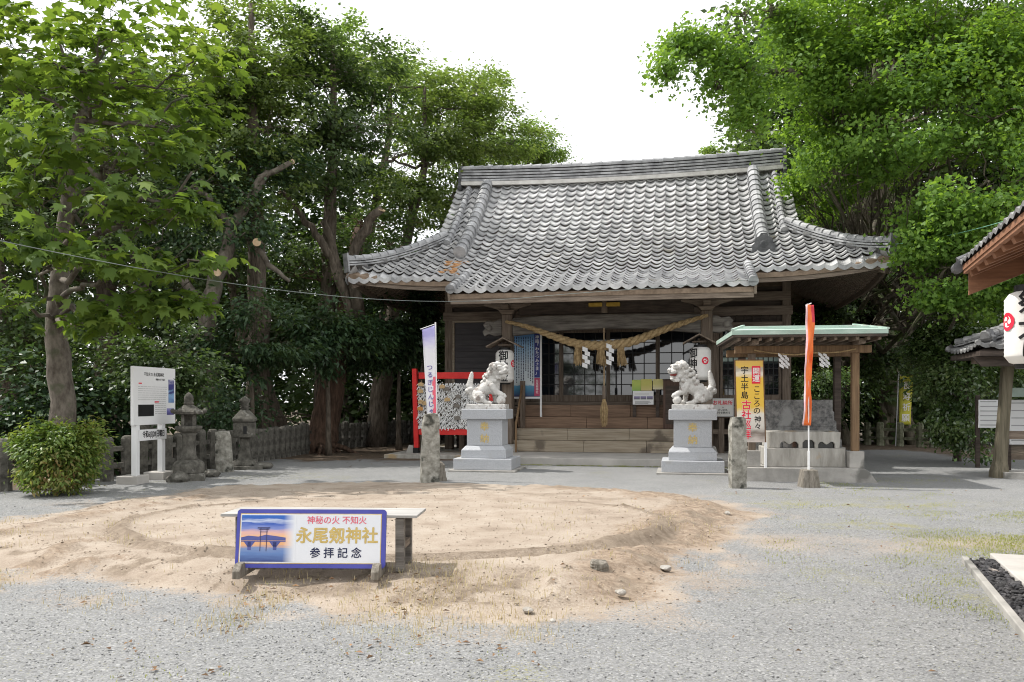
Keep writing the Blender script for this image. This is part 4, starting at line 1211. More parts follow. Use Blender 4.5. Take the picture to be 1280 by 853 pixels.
def ema(label, x, z, m, tilt):
    o = MB(); w, h = .15, .105
    o.prism([(-w / 2, 0), (w / 2, 0), (w / 2, h * .72), (0, h), (-w / 2, h * .72)], -.006, .006)
    o.tube([(0, 0, h * .9), (.01, .03, h * 1.5)], .004, n=4)
    q = o.build('votive_plaque', m)
    q.location = rk + Vector((cP, -sP, 0)) * x + Vector((-sP, -cP, 0)) * .095; q.location.z = z; q.rotation_euler = (0, tilt, RZ)
    tag(q, label, 'plaque', 'wooden votive plaques on the red rack')
ep = mat('ema_pale', (.50, .33, .16), (.62, .44, .24), scale=5, stretch=(1, 1, 6)); ed = mat('ema_grey', (.16, .14, .12), (.28, .25, .22), scale=5)
for lb, x, z, m, tl in [('topmost of the pale wooden plaques by the left post of the red rack', .14, 1.86, ep, .05), ('pale wooden plaque just below the topmost one by the left red post', .13, 1.68, ep, -.06),
     ('pale plaque at mid height by the left red post, above the orange one', .14, 1.40, ep, .04), ('pale plaque right behind the white banner, beside the middle left plaque', .26, 1.36, ep, -.05),
     ('orange plaque lowest by the left post of the red rack', .12, 1.22, mat('ema_orange', (.55, .24, .07), (.65, .33, .12)), .03), ('pale plaque high on the rack right of the banner', .72, 1.80, ep, .05),
     ('pale plaque in the middle of the paper fortunes', .86, 1.46, ep, -.04), ('grey weathered plaque right of the high pale plaque', .84, 1.74, ed, .1), ('grey weathered plaque near the tail of the lion', 1.16, 1.54, ed, -.08),
     ('lowest grey weathered plaque below the lion tail', 1.12, .98, ed, .12), ('grey weathered plaque between the other two grey ones on the right', 1.12, 1.30, ed, .02)]:
    ema(lb, x, z, m, tl)

# ================================================================== STONE POSTS, BANNERS
def rough_post(name, label, px, py, h, w0, w1, m, rz=0, top='flat', cat='stone post', lean=0.0):
    g = gp(px, py); g.z = gz(g.x, g.y)
    o = MB(); n = 10; rings = 9; vs = []; fs = []
    for j in range(rings + 1):
        f = j / rings; w = w0 + (w1 - w0) * f
        for k in range(n):
            a = 2 * PI * k / n; sq = 1 / max(abs(math.cos(a)), abs(math.sin(a)), .72)
            r = w / 2 * min(sq, 1.28) * random.uniform(.93, 1.06) * (.86 if j == rings else 1)
            vs.append((r * math.cos(a) + lean * f * h, r * math.sin(a) * .9, -.05 + (h + .05) * f + (random.uniform(-.02, .02) if j == rings else 0)))
    for j in range(rings):
        for k in range(n): fs.append((j * n + k, j * n + (k + 1) % n, (j + 1) * n + (k + 1) % n, (j + 1) * n + k))
    fs.append(tuple(range(n))[::-1]); b = len(vs); vs.append((lean * h, 0, h + .02)); 
    for k in range(n): fs.append((rings * n + k, rings * n + (k + 1) % n, b))
    o.add(vs, fs); q = o.build(name, m, bevel=.0, loc=g, rotz=rz)
    tag(q, label, cat); return q
rough_post('stone_post', 'weathered lichen covered stone post with a short stump at its foot', 537, 603, 1.24, .34, .29, M['lichen_stone'], .2, lean=.02)
rough_post('wooden_stump', 'short split wooden stump leaning against the foot of the left stone post', 549, 601, .34, .26, .22, M['stump'], .4, cat='stump', lean=-.1)
rough_post('stone_post', 'pale lichen covered stone post with rounded top in front of the yellow banner', 922, 610, 1.19, .265, .26, M['lichen_stone'], .1)
def cloth(name, rows, cols, fn, mats, parent, mif=None, thick=.004):
    o = MB(); vs = [fn(c / cols, r / rows) for r in range(rows + 1) for c in range(cols + 1)]
    fs = [(r * (cols + 1) + c, r * (cols + 1) + c + 1, (r + 1) * (cols + 1) + c + 1, (r + 1) * (cols + 1) + c) for r in range(rows) for c in range(cols)]
    o.add(vs, fs)
    if mif:
        o.m = [mif(f % cols / cols, f // cols / rows) for f in range(len(fs))]
    q = o.build(name, mats, parent, smooth=True)
    s = q.modifiers.new('thick', 'SOLIDIFY'); s.thickness = thick
    return q
# white and violet banner on a pole behind the left post
Yb = 15.75
pb = at(545.5, 520, Yb)
fl = thing('tall_banner', 'narrow white banner fading to violet at its top, by the left stone post', 'banner', (pb.x, Yb, 0), .0)
topz = at(545, 405, Yb).z; botz = at(540, 521, Yb).z
m_ = MB(); m_.tube([(.02, .02, 0), (-.02, .02, topz + .03)], .014, n=8); m_.build('pole', M['white'], fl)
m_ = MB(); m_.tube([(-.02, .02, topz - .0), (-.30, .0, topz - .10)], .008, n=6); m_.build('arm', M['white'], fl)
wv = photomat('banner_violet', [(0, (.74, .74, .78)), (.70, (.76, .76, .80)), (.80, (.60, .58, .78)), (.88, (.38, .36, .66)), (1, (.42, .40, .70))], 'Z', botz, topz, .12, 7)
def bf(x, y):
    z = topz - .03 - (topz - .03 - botz) * y
    return (-.235 + .215 * x + .10 * (y - .35) * (1 - .6 * x) , .012 * math.sin(6 * y + 3 * x) - .02 * x * math.sin(9 * y), z - .08 * (1 - x) * (1 - y))
cl = cloth('cloth', 40, 6, bf, wv, fl)
for k, ch in enumerate('つるぎじんじゃ'):
    yy = .45 + .082 * k; p = bf(.48, yy)
    lettering(ch, .115, mat('violet_ink', (.10, .08, .30), (.14, .10, .36)) if k == 0 else bpy.data.materials['violet_ink'], fl, (p[0], p[1] - .012, p[2]), bold=.02)
m_ = MB()
for k in range(8):
    p = bf(.86, .56 + .05 * k); m_.box(p[0] - .02 - .02 * (k % 2), p[0] + .02, p[1] - .012, p[1] - .008, p[2] - .085, p[2])
m_.build('pink_stripe', M['pink_red'], fl)
# orange banner furled on its pole, on a stone block
go = gp(1011, 609)
fo = thing('tall_banner', 'furled orange and red banner on a white pole set in a stone block', 'banner', go, 0)
m_ = MB(); m_.frustum(0, 0, .32, .30, -.03, .24, .22, .30); m_.build('foot_block', M['stump'], fo, bevel=.015)
hz_ = at(1009, 380, go.y).z
m_ = MB(); m_.tube([(.0, 0, .28), (.0, 0, .62)], .022, n=8); m_.tube([(0, 0, .6), (-.02, 0, hz_)], .013, n=8); m_.build('pole', M['white'], fo)
m_ = MB(); m_.tube([(-.03, 0, hz_ - .02), (.04, -.01, hz_ + .01)], .01, n=6); m_.build('arm', M['white'], fo)
zb2 = at(1004, 532, go.y).z
def of(x, y):
    z = hz_ - .02 - (hz_ - .02 - zb2) * y
    w = .15 + .012 * math.sin(y * 7 + .4) + .008 * math.sin(y * 17)
    cx = .005 - .11 * max(0, y - .35) ** 1.1
    a = x * 2.2 + .5 * y
    return (cx + w * (x - .5) + .012 * math.sin(9 * y), -.035 - .04 * math.sin(a * 2.2) - .016 * math.cos(14 * y + 5 * x) - .01 * math.sin(31 * y - 4 * x), z)
cloth('cloth', 48, 12, of, [M['orange_edge'], M['orange_cloth'], mat('banner_red', (.50, .03, .06), (.62, .06, .08), scale=4)], fo, lambda x, y: 0 if x < .13 else (2 if x > .6 and y < .14 else 1))
# yellow framed banner standing on the water basin platform
Yy = 15.35
py0 = at(939, 583, Yy)
yb = thing('pilgrimage_sign', 'yellow framed standing sign with black and red vertical writing beside the water basin', 'sign', (py0.x, Yy, .26), -.06)
za, zb = at(939, 553, Yy).z - .26, at(937, 451, Yy).z - .26
w = .245
tiltm = .04
m_ = MB(); m_.prism([(-w, za), (w, za), (w - tiltm, zb), (-w - tiltm, zb)], -.008, .008)
ym = photomat('pilgrim_print', [(0, (.62, .55, .50)), (.10, (.20, .16, .13)), (.20, (.62, .58, .52)), (.34, (.70, .66, .58)), (.42, (.74, .48, .06)), (.78, (.76, .50, .06)), (.84, (.74, .68, .56)), (.90, (.42, .38, .30)), (.94, (.70, .46, .08)), (1, (.66, .42, .10))], 'Z', za, zb, .16, 4)
m_.build('panel', ym, yb)
m_ = MB()
m_.beam((-w - .012, 0, 0), (-w - tiltm - .012, 0, zb + .01), .022, .022); m_.beam((w + .012, 0, za), (w - tiltm + .012, 0, zb + .01), .018, .018); m_.box(-w - tiltm, w - tiltm, -.012, .012, zb + .003, zb + .02)
m_.build('frame', mat('frame_brown', (.10, .05, .03), (.16, .09, .05)), yb)
m_ = MB(); m_.box(w - .01, w + .035, -.015, .015, 0, za - .003); m_.build('leg', M['white'], yb)
m_ = MB(); xr = .085; m_.box(xr - .075, xr + .075, -.016, -.0085, zb - .42, zb - .10); m_.build('red_box', M['crimson'], yb)
lettering('開\n運', .135, M['paper'], yb, (xr, -.018, zb - .26), bold=.03)
lettering('こ\nこ\nろ\nの', .135, M['ink'], yb, (xr + .015, -.011, zb - .72), bold=.02, line=.98)
lettering('神\n々', .13, M['ink'], yb, (xr + .03, -.011, zb - 1.13), bold=.025)
lettering('宇\n土\n半\n島', .145, M['ink'], yb, (-.12, -.011, zb - .40), bold=.025, line=1.05)
lettering('古\n社\n巡\n拝', .18, M['paper'], yb, (-.09, -.010, zb - 1.08), bold=.075, line=1.0)
lettering('古\n社\n巡\n拝', .18, M['crimson'], yb, (-.09, -.013, zb - 1.08), bold=.03, line=1.0)
# lime banner by the far right fence
gl_ = gp(1121, 558)
lb = thing('tall_banner', 'yellow green banner with white characters by the far stone fence under the great tree', 'banner', (gl_.x, gl_.y, 0), 0)
zt1 = at(1128, 470, gl_.y).z; zb1 = at(1128, 531, gl_.y).z
m_ = MB(); m_.tube([(-.04, 0, 0), (.06, 0, zt1 + .12)], .018, n=6); m_.build('pole', M['metal'], lb)
def lf(x, y): return (.10 + .40 * x - .05 * y, -.02 + .03 * math.sin(5 * y + 4 * x), zt1 - (zt1 - zb1) * y)
cloth('cloth', 20, 6, lf, M['lime'], lb)
for k, ch in enumerate('長寿祈願'):
    p = lf(.5, .20 + .22 * k); lettering(ch, .27, M['paper'], lb, (p[0], p[1] - .045, p[2]), bold=.02)
# ================================================================== WATER BASIN PAVILION
tb = gp(1012, 603); tz = thing('water_pavilion', 'open water basin pavilion with pale green copper roof on wooden posts', 'pavilion', (tb.x, tb.y, 0), RZ * .7)
m_ = MB(); m_.prism([(-1.22, -.05), (1.22, -.05), (1.04, .20), (.96, .255), (-1.12, .255)], 0, 1.9); m_.build('base_slab', M['concrete'], tz, bevel=.012)
for x0, x1 in ((-1.11, -.85), (.72, .98)):
    for v0 in (.10, 1.45):
        m_ = MB(); m_.box(x0, x1, v0, v0 + .28, .256, .56); m_.build('post_block', M['concrete'], tz, bevel=.012)
for x, mm in ((-.99, 'wood_z'), (.85, 'post_wood')):
    for v0 in (.18, 1.53):
        m_ = MB(); m_.box(x - .065, x + .065, v0, v0 + .13, .561, 2.36); m_.build('post', M[mm if v0 < 1 else 'dark_wood'], tz, bevel=.008)
m_ = MB()
for v0 in (.15, 1.5): m_.box(-1.30, 1.12, v0, v0 + .17, 2.361, 2.50)
m_.build('long_beam', M['post_wood'], tz, bevel=.01)
m_ = MB()
for x in (-.99, .85): m_.box(x - .06, x + .06, -.25, 2.1, 2.501, 2.60)
m_.build('cross_beam', M['wood_y'], tz, bevel=.01)
m_ = MB()
for k in range(14): x = -1.3 + 2.4 * k / 13; m_.box(x - .025, x + .025, -.42, 2.25, 2.56, 2.615)
m_.build('rafters', M['wood_y'], tz)
m_ = MB(); e = (-1.43, 1.22, -.50, 2.30); r_ = (-1.10, .90, .55, 1.25)
m_.box(e[0] + .01, e[1] - .01, e[2] + .01, e[3] - .01, 2.616, 2.655); m_.build('eave_board', M['dark_wood'], tz)
m_ = MB()
vs = [(e[0], e[2], 2.66), (e[1], e[2], 2.66), (e[1], e[3], 2.66), (e[0], e[3], 2.66), (e[0], e[2], 2.74), (e[1], e[2], 2.74), (e[1], e[3], 2.74), (e[0], e[3], 2.74), (r_[0], r_[2], 2.90), (r_[1], r_[2], 2.90), (r_[1], r_[3], 2.90), (r_[0], r_[3], 2.90)]
m_.add(vs, [(3, 2, 1, 0), (0, 1, 5, 4), (1, 2, 6, 5), (2, 3, 7, 6), (3, 0, 4, 7), (4, 5, 9, 8), (5, 6, 10, 9), (6, 7, 11, 10), (7, 4, 8, 11), (8, 9, 10, 11)])
for t in (.25, .5, .75):      # folded seams
    y = e[2] + (r_[2] - e[2]) * t; z = 2.74 + .16 * t; x0 = e[0] + (r_[0] - e[0]) * t; x1 = e[1] + (r_[1] - e[1]) * t
    m_.box(x0, x1, y - .012, y + .012, z - .005, z + .014)
for s in (0, 1):
    m_.beam((e[s], e[2], 2.75), (r_[s], r_[2], 2.91), .05, .03)
m_.build('roof', M['copper'], tz)
# stone basin with carved front
m_ = MB(); m_.box(-.72, .70, .30, 1.25, .256, .60); m_.build('basin_wall', M['stain_stone'], tz, bevel=.012)
def kid(cx, w, h):     # kidney shaped notch seen from the lower edge, left to right
    return [(cx - w, 0), (cx - w, h * .55), (cx - w * .8, h * .95), (cx - w * .5, h), (cx - w * .22, h * .72), (cx, h * .55), (cx + w * .22, h * .72), (cx + w * .5, h), (cx + w * .8, h * .95), (cx + w, h * .55), (cx + w, 0)]
bz = .602
pl = [(-.66, 0)] + kid(-.30, .17, .12) + kid(.24, .17, .12)[0:0] + [(-.06, 0), (-.06, .10), (-.02, .145), (.05, .16), (.12, .145), (.16, .10), (.16, 0)] + kid(.37, .15, .12) + [(.60, 0), (.62, .30), (-.66, .30)]
m_ = MB(); m_.prism([(p[0], bz + p[1]) for p in pl], .32, .42); m_.build('carved_front', M['stain_stone'], tz, bevel=.008)
m_ = MB(); m_.box(-.66, -.56, .421, 1.2, bz, .90); m_.box(.52, .62, .421, 1.2, bz, .90); m_.box(-.56, .52, 1.1, 1.2, bz, .90); m_.build('basin_rim', M['stain_stone'], tz, bevel=.01)
m_ = MB(); m_.box(-.559, .519, .422, 1.099, .601, .80); m_.build('water', M['glass'], tz)
m_ = MB()
pl = [(-.78, .256), (.86, .256), (.86, .72), (.80, .74), (.80, .90), (.76, .92), (.76, 1.08), (.72, 1.10), (.72, 1.26), (.69, 1.28), (.69, 1.50), (-.80, 1.50)]
m_.prism(pl, 1.26, 1.44)
for z in (.78, .98, 1.16): m_.box(-.80, .70, 1.252, 1.259, z, z + .012)
m_.build('stone_screen', mat('screen_stone', (.10, .10, .10), (.27, .265, .255), scale=14, rough=.9, bump=.5, spots=((.30, .30, .29), 2.5, .55)), tz, bevel=.01)
# little straw rope with paper streamers
rp = thing('straw_rope', 'thin straw rope with zigzag paper streamers under the water pavilion roof', 'rope', (tb.x, tb.y, 0), RZ * .7)
m_ = MB(); path = [(-.96, .14, 2.42), (-.6, .12, 2.36), (-.25, .12, 2.33), (.1, .12, 2.36), (.5, .12, 2.37), (.84, .13, 2.43)]
twisted(m_, path, lambda t: .014, pitch=.12, n=4, sub=60); m_.build('twisted_strands', M['straw'], rp)
for x, z in ((-.46, 2.345), (.25, 2.355)):
    m_ = MB()
    for q in (0, 1): shide(m_, x + .09 * q - .04, .10 + .05 * q, z, .24, .07, lean=.004)
    o_ = m_.build('paper_streamer', M['white'], rp); s_ = o_.modifiers.new('thick', 'SOLIDIFY'); s_.thickness = .002

# ================================================================== BENCH AND PHOTO SIGN
yaw = -.06
bc = gp(404, 709, MZ)
bt = thing('wooden_bench', 'weathered grey wooden bench standing on the sandy mound behind the picture sign', 'bench', (bc.x, bc.y, MZ - .01), yaw)
m_ = MB(); m_.box(-.80, .80, -.15, .30, .437, .460); m_.build('seat_board', mat('bleached_board', (.28, .27, .255), (.44, .425, .40), scale=2.5, stretch=(.5, 8, 8), bump=.3), bt, bevel=.004)
for s in (-1, 1):
    for v0 in (-.12, .20):
        m_ = MB(); x = s * .655; m_.box(x - .035, x + .035, v0, v0 + .07, 0, .43); m_.build('leg', M['beam_grey'], bt, bevel=.006)
    m_ = MB(); x = s * .655; m_.box(x - .025, x + .025, -.05, .20, .17, .23); m_.build('stretcher', M['wood_y'], bt, bevel=.004)
gps = gp(399, 706, MZ)
ps = thing('picture_sign', 'blue framed photo sign with torii picture and gold writing leaning on the bench', 'sign', (gps.x, gps.y - .32, MZ - .01), -.03)
SW, SH = .60, .462
tilt = Matrix.Translation((0, 0, .045)) @ Matrix.Rotation(R(-9), 4, 'X')
rot_s = (R(90 - 9), 0, 0)
def PS(x, y, z): return tilt @ Vector((x, y, z))
def sgn_part(name, m, x0, x1, y0, y1, z0, z1, bev=0):
    q = MB(); q.box(x0, x1, y0, y1, z0, z1, X=tilt); return q.build(name, m, ps, bevel=bev)
# rounded blue back plate
q = MB(); rr = .03; pl = []
for cx, cz, a0 in ((SW - rr, SH - rr, 0), (-SW + rr, SH - rr, 90), (-SW + rr, rr, 180), (SW - rr, rr, 270)):
    for k in range(6): a = R(a0 + 18 * k); pl.append((cx + rr * math.cos(a), cz + rr * math.sin(a)))
q.prism(pl, -.012, .012, X=tilt); q.build('back_plate', M['frame_blue'], ps)
sgn_part('gold_line', M['gold'], -SW + .028, SW - .036, -.0138, -.0122, .034, SH - .034)
sgn_part('face_panel', mat('sign_white', (.74, .76, .80), (.78, .79, .82), rough=.35), -SW + .034, SW - .042, -.0158, -.014, .04, SH - .04)
# printed sunset: sky bands, bridge, gate, sea, fading into white on the right
m, nt, b = nmat('sunset_print')
N = nt.nodes.new; L = nt.links.new
tc = N('ShaderNodeTexCoord'); sp = N('ShaderNodeSeparateXYZ'); L(tc.outputs['Object'], sp.inputs[0])
mr = N('ShaderNodeMapRange'); mr.inputs[1].default_value = .085; mr.inputs[2].default_value = SH + .0; L(sp.outputs['Z'], mr.inputs[0])
nz = N('ShaderNodeTexNoise'); nz.inputs['Scale'].default_value = 14; nz.inputs['Detail'].default_value = 5
mp = N('ShaderNodeMapping'); mp.inputs['Scale'].default_value = (.5, 1, 4); L(tc.outputs['Object'], mp.inputs[0]); L(mp.outputs[0], nz.inputs['Vector'])
ma = N('ShaderNodeMath'); ma.operation = 'MULTIPLY_ADD'; ma.inputs[1].default_value = .16; L(nz.outputs['Fac'], ma.inputs[0])
sb = N('ShaderNodeMath'); sb.operation = 'SUBTRACT'; sb.inputs[1].default_value = .08; L(mr.outputs[0], sb.inputs[0]); L(sb.outputs[0], ma.inputs[2])
rp_ = N('ShaderNodeValToRGB'); L(ma.outputs[0], rp_.inputs[0]); e_ = rp_.color_ramp.elements
for i, (p, c) in enumerate([(0, (.03, .05, .20)), (.2, (.12, .22, .48)), (.30, (.20, .28, .50)), (.37, (.80, .42, .20)), (.55, (.88, .50, .26)), (.63, (.75, .45, .42)), (.72, (.22, .28, .60)), (.82, (.03, .10, .46)), (.87, (.55, .62, .78)), (.91, (.03, .12, .48)), (1, (.02, .14, .52))]):
    k = e_[0] if i == 0 else (e_[len(e_) - 1] if i == 10 else e_.new(p)); k.position = p; k.color = rgba(c)
fx = N('ShaderNodeMapRange'); fx.inputs[1].default_value = -.22; fx.inputs[2].default_value = -.13; L(sp.outputs['X'], fx.inputs[0])
mx = N('ShaderNodeMix'); mx.data_type = 'RGBA'; L(fx.outputs[0], mx.inputs[0]); L(rp_.outputs[0], mx.inputs[6]); mx.inputs[7].default_value = (.76, .775, .81, 1)
L(mx.outputs[2], b.inputs['Base Color']); b.inputs['Roughness'].default_value = .35
pic = sgn_part('sunset_picture', m, -SW + .040, -.12, -.0172, -.0160, .048, SH - .048)
q = MB(); y0, y1 = -.0186, -.0174
def qb(x0, x1, z0, z1): q.box(x0, x1, y0, y1, z0, z1, X=tilt)
qb(-SW + .042, -.20, .215, .238); qb(-SW + .042, -.20, .205, .212)
for x in (-.49, -.285): qb(x - .014, x + .014, .14, .205); q.prism([(x - .045, .205), (x + .045, .205), (x + .014, .165), (x - .014, .165)], y0, y1, X=tilt)
q.prism([(-SW + .042, .238), (-.50, .252), (-.42, .245), (-.36, .26), (-.28, .25), (-.2, .238)], y0, y1, X=tilt)
q.build('printed_bridge', mat('bridge_blue', (.08, .10, .30), (.13, .14, .38)), pic)
q = MB(); y0, y1 = -.020, -.0188
qb(-.42, -.335, .300, .306); qb(-.428, -.327, .310, .318); qb(-.405, -.400, .13, .310); qb(-.355, -.350, .13, .310); qb(-.41, -.345, .28, .284)
q.build('printed_gate', mat('gate_ink', (.05, .05, .12), (.08, .07, .16)), pic)
def sl(body, size, m, x, z, bold, sx=1.0):
    p = PS(x, -.0185, z); return lettering(body, size, m, ps, p, rot_s, bold=bold, sx=sx)
sl('神秘の火 不知火', .066, M['pink_red'], .205, .378, .02)
sl('永尾剱神社', .132, M['gold'], .21, .258, .05)
sl('参 拝 記 念', .086, M['navy_ink'], .205, .122, .03)
for s in (-1, 1):
    q = MB(); x = s * (SW - .05) + (.02 if s < 0 else .0)
    q.prism([(-.18, -.01), (.20, -.01), (.20, .05), (.035, .055), (.03, .03), (-.035, .03), (-.05, .10), (-.12, .10), (-.18, .05)], -.03, .03, X=Matrix.Translation((x, .0, 0)) @ Matrix.Rotation(R(90), 4, 'Z'))
    q.build('foot', M['stump'], ps, bevel=.006)
q = MB(); q.box(-SW + .09, SW - .08, .06, .10, .02, .06); q.build('bottom_bar', M['stump'], ps)

# ================================================================== INFORMATION SIGN ON THE LEFT
a_ = gp(169, 605); b_ = gp(203, 599)
dv = Vector((b_.x - a_.x, b_.y - a_.y, 0)); ang = math.atan2(dv.y, dv.x); dl = dv.length
inf = thing('information_sign', 'white information board with text and photos on two white posts at the left', 'sign', (a_.x, a_.y, 0), ang)
bl = Vector((gp(162, 605).x, 0, 0))
zt2 = at(162, 458, a_.y).z; zb2_ = at(162, 532, a_.y).z
X0, X1 = -.10, dl + .42
k_ = 1.0
m_ = MB(); m_.box(X0, X1, -.03, .03, zb2_, zt2); brd = m_.build('board', M['white'], inf, bevel=.004)
m_ = MB(); m_.box(X0, X0 + .10, -.034, -.0305, zb2_, zt2); 
wB = X1 - X0; hB = zt2 - zb2_
def ib(name, m, fx0, fx1, fz0, fz1, par=brd, d=.034):
    q = MB(); q.box(X0 + wB * fx0, X0 + wB * fx1, -d, -.0303, zb2_ + hB * fz0, zb2_ + hB * fz1); return q.build(name, m, par)
ib('night_picture', M['black'], .10, .46, .15, .35)
ib('coast_picture', photomat('coast', [(0, (.12, .20, .42)), (.35, (.25, .42, .65)), (.5, (.05, .06, .2)), (.8, (.06, .06, .25)), (1, (.5, .5, .6))], 'Z', zb2_ + hB * .38, zb2_ + hB * .8, .9, 5), .82, .96, .38, .80)
ib('dusk_picture', photomat('dusk', [(0, (.07, .06, .22)), (.5, (.16, .15, .42)), (1, (.35, .35, .55))], 'Z', zb2_ + hB * .16, zb2_ + hB * .28, .4, 8), .78, .96, .16, .28)
lettering('不知火の 永尾剱神社', .075, M['ink'], brd, (X0 + wB * .47, -.033, zb2_ + hB * .875), bold=.01)
lettering('神秘の火 不知火', .045, M['ink'], brd, (X0 + wB * .62, -.033, zb2_ + hB * .79), bold=.005)
q = MB(); q.box(X0 + wB * .11, X0 + wB * .18, -.034, -.0303, zb2_ + hB * .705, zb2_ + hB * .725); q.box(X0 + wB * .48, X0 + wB * .58, -.034, -.0303, zb2_ + hB * .385, zb2_ + hB * .405); q.build('red_heading', M['crimson'], brd)
q = MB()
for k in range(14):
    z = zb2_ + hB * (.655 - .036 * k)
    x0, x1 = (.10, .78) if k < 7 else (.49, .76)
    x = x0
    while x < x1 - .03:
        l = random.uniform(.03, .12); q.box(X0 + wB * x, X0 + wB * min(x + l, x1), -.0325, -.0303, z, z + .007); x += l + .012
q.build('small_print', mat('print_grey', (.36, .36, .36), (.42, .42, .42)), brd)
for x in (.045, dl):
    m_ = MB(); m_.box(x - .055, x + .055, -.028, .07, .10, zb2_ - .001); m_.build('post', M['white'], inf, bevel=.004)
    m_ = MB(); m_.box(x - .20, x + .20, -.13, .27, -.04, .145); m_.build('footing', M['concrete_pale'], inf, bevel=.015)
zd1 = at(190, 537, a_.y + .3).z; zd0 = at(190, 550, a_.y + .3).z
m_ = None
dt = thing('date_board', 'small white date board with black numerals fixed between the posts of the information sign', 'sign', (a_.x, a_.y, 0), ang)
m_ = MB(); m_.box(.06, dl + .05, -.055, -.03, zd0 - .01, zd1); m_.build('board', M['white'], dt)
lettering('令和6|5|20|日曜日', .135, M['ink'], dt, (.055 + dl / 2, -.058, (zd0 + zd1) / 2), bold=.04, sx=.72)

# ================================================================== STONE LANTERNS AND OLD STONES
def stone_lantern(label, px, py, kind, rz):
    g = gp(px, py); t = thing('stone_lantern', label, 'stone lantern', (g.x, g.y, 0), rz); t.scale = (.80, .80, .94) if kind == 0 else (.88, .88, .95)
    S = M['old_stone']
    if kind == 0:
        m_ = MB(); m_.frustum(0, 0, .74, .74, -.05, .70, .70, .14); m_.lathe([(.37, .141), (.38, .30), (.33, .36), (.24, .40)], 8, ph=R(22)); m_.build('base', S, t, bevel=.02)
        m_ = MB(); m_.lathe([(.23, .38), (.17, .48), (.145, .7), (.15, .88), (.20, .93)], 14); m_.build('pillar', S, t, smooth=True)
        m_ = MB(); m_.lathe([(.16, .93), (.27, .98), (.32, 1.03), (.32, 1.07), (.25, 1.08)], 8, ph=R(22)); m_.build('platform', S, t)
        m_ = MB()
        for x in (-.125, .125):
            for y in (-.125, .125): m_.box(x - .035, x + .035, y - .035, y + .035, 1.081, 1.30)
        m_.box(-.15, .15, .06, .10, 1.081, 1.30); m_.build('fire_box', S, t)
        m_ = MB(); m_.lathe([(.16, 1.30), (.34, 1.315), (.35, 1.36), (.22, 1.42), (.10, 1.50)], 6)
        for k in range(6): a = k * PI / 3; m_.ell((.35 * math.cos(a), .35 * math.sin(a), 1.375), (.055, .055, .05), n=8, m=6)
        m_.build('roof', S, t)
        m_ = MB(); m_.lathe([(.09, 1.49), (.12, 1.53), (.09, 1.56), (.11, 1.60), (.10, 1.66), (.05, 1.72), (.01, 1.75)], 12); m_.build('finial', S, t, smooth=True)
    else:
        m_ = MB(); m_.frustum(0, 0, .9, .8, -.04, .84, .76, .08); m_.frustum(0, 0, .66, .6, .081, .5, .48, .2); m_.build('base', S, t, bevel=.02)
        m_ = MB(); m_.lathe([(.28, .19), (.22, .26), (.165, .45), (.155, .62), (.165, .72)], 4, ph=R(45)); m_.build('pillar', S, t, bevel=.02)
        m_ = MB(); m_.box(-.26, .26, -.24, .24, .721, 1.06); q_ = m_.build('fire_box', S, t, bevel=.015)
        w_ = MB(); w_.box(-.02, .06, -.25, -.243, .80, .98); w_.build('opening_shade', M['black'], q_)  # black plate paints the shade of a hole; the fire box is solid
        m_ = MB(); m_.lathe([(.34, 1.061), (.40, 1.10), (.405, 1.14), (.28, 1.25), (.17, 1.33), (.12, 1.36)], 4, ph=R(45)); m_.build('roof', S, t, bevel=.015)
        m_ = MB(); m_.lathe([(.09, 1.355), (.13, 1.40), (.08, 1.42), (.12, 1.45), (.08, 1.48), (.13, 1.53), (.13, 1.58), (.05, 1.64), (.01, 1.66)], 14); m_.build('finial', S, t, smooth=True)
    return t
stone_lantern('old stone lantern with spiked six sided roof behind the white information board', 236, 600, 0, .3)
stone_lantern('old stone lantern with square curved roof and round finial near the forest edge', 306, 586, 1, .25)
rough_post('stone_pillar', 'short pale flat topped stone pillar standing between the two stone lanterns', 281, 590, .84, .36, .31, M['lichen_stone'], .3, cat='stone pillar', lean=-.05)
g = gp(190, 594); o_ = MB(); o_.frustum(0, 0, .62, .25, -.05, .56, .22, 1.12); q = o_.build('stone_slab', M['old_stone'], bevel=.04, loc=(g.x - .25, g.y + .35, 0), rotz=.5)
tag(q, 'upright old stone slab half hidden behind the white information board', 'stone slab')
def rock(label, px, py, r, m, cat='rock', zg=None, name='rock', flat=.5):
    r = r * (.62 if r < .1 else 1)
    g = gp(px, py, 0); zz = gz(g.x, g.y); g = gp(px, py, zz)
    bm = bmesh.new(); bmesh.ops.create_icosphere(bm, subdivisions=2, radius=1)
    k1, k2, k3 = random.uniform(0, 9), random.uniform(0, 9), random.uniform(.8, 1.3)
    for v in bm.verts:
        f = 1 + .28 * math.sin(v.co.x * 3 + k1) * math.cos(v.co.y * 2.7 + k2) + random.uniform(-.09, .09)
        v.co = Vector((v.co.x * r * f * k3, v.co.y * r * f, v.co.z * r * flat * f))
    me = bpy.data.meshes.new(name); bm.to_mesh(me); bm.free(); me.materials.append(m)
    o = bpy.data.objects.new(name, me); C.objects.link(o); o.location = (g.x, g.y, zz + r * .22); tag(o, label, cat); return o
rock('low weathered rock at the foot of the information sign, right of its footing', 222, 602, .24, M['old_stone'], flat=.5)
rock('mossy rock lying between the sign footings and the first stone lantern', 208, 590, .3, M['old_stone'])
rock('flat dark stone at the foot of the stone pillar', 262, 596, .22, M['old_stone'], flat=.4)
rock('flat dark stone right of the short stone pillar', 325, 586, .25, M['old_stone'], flat=.35)
st = rough_post('sawn_stump', 'small sawn stump with pale top on the front slope of the sandy mound', 749, 726, .045, .15, .14, M['stump'], 0, cat='stump')
rock('brown clod shaped stone on the front slope of the mound', 660, 764, .06, M['rock'])
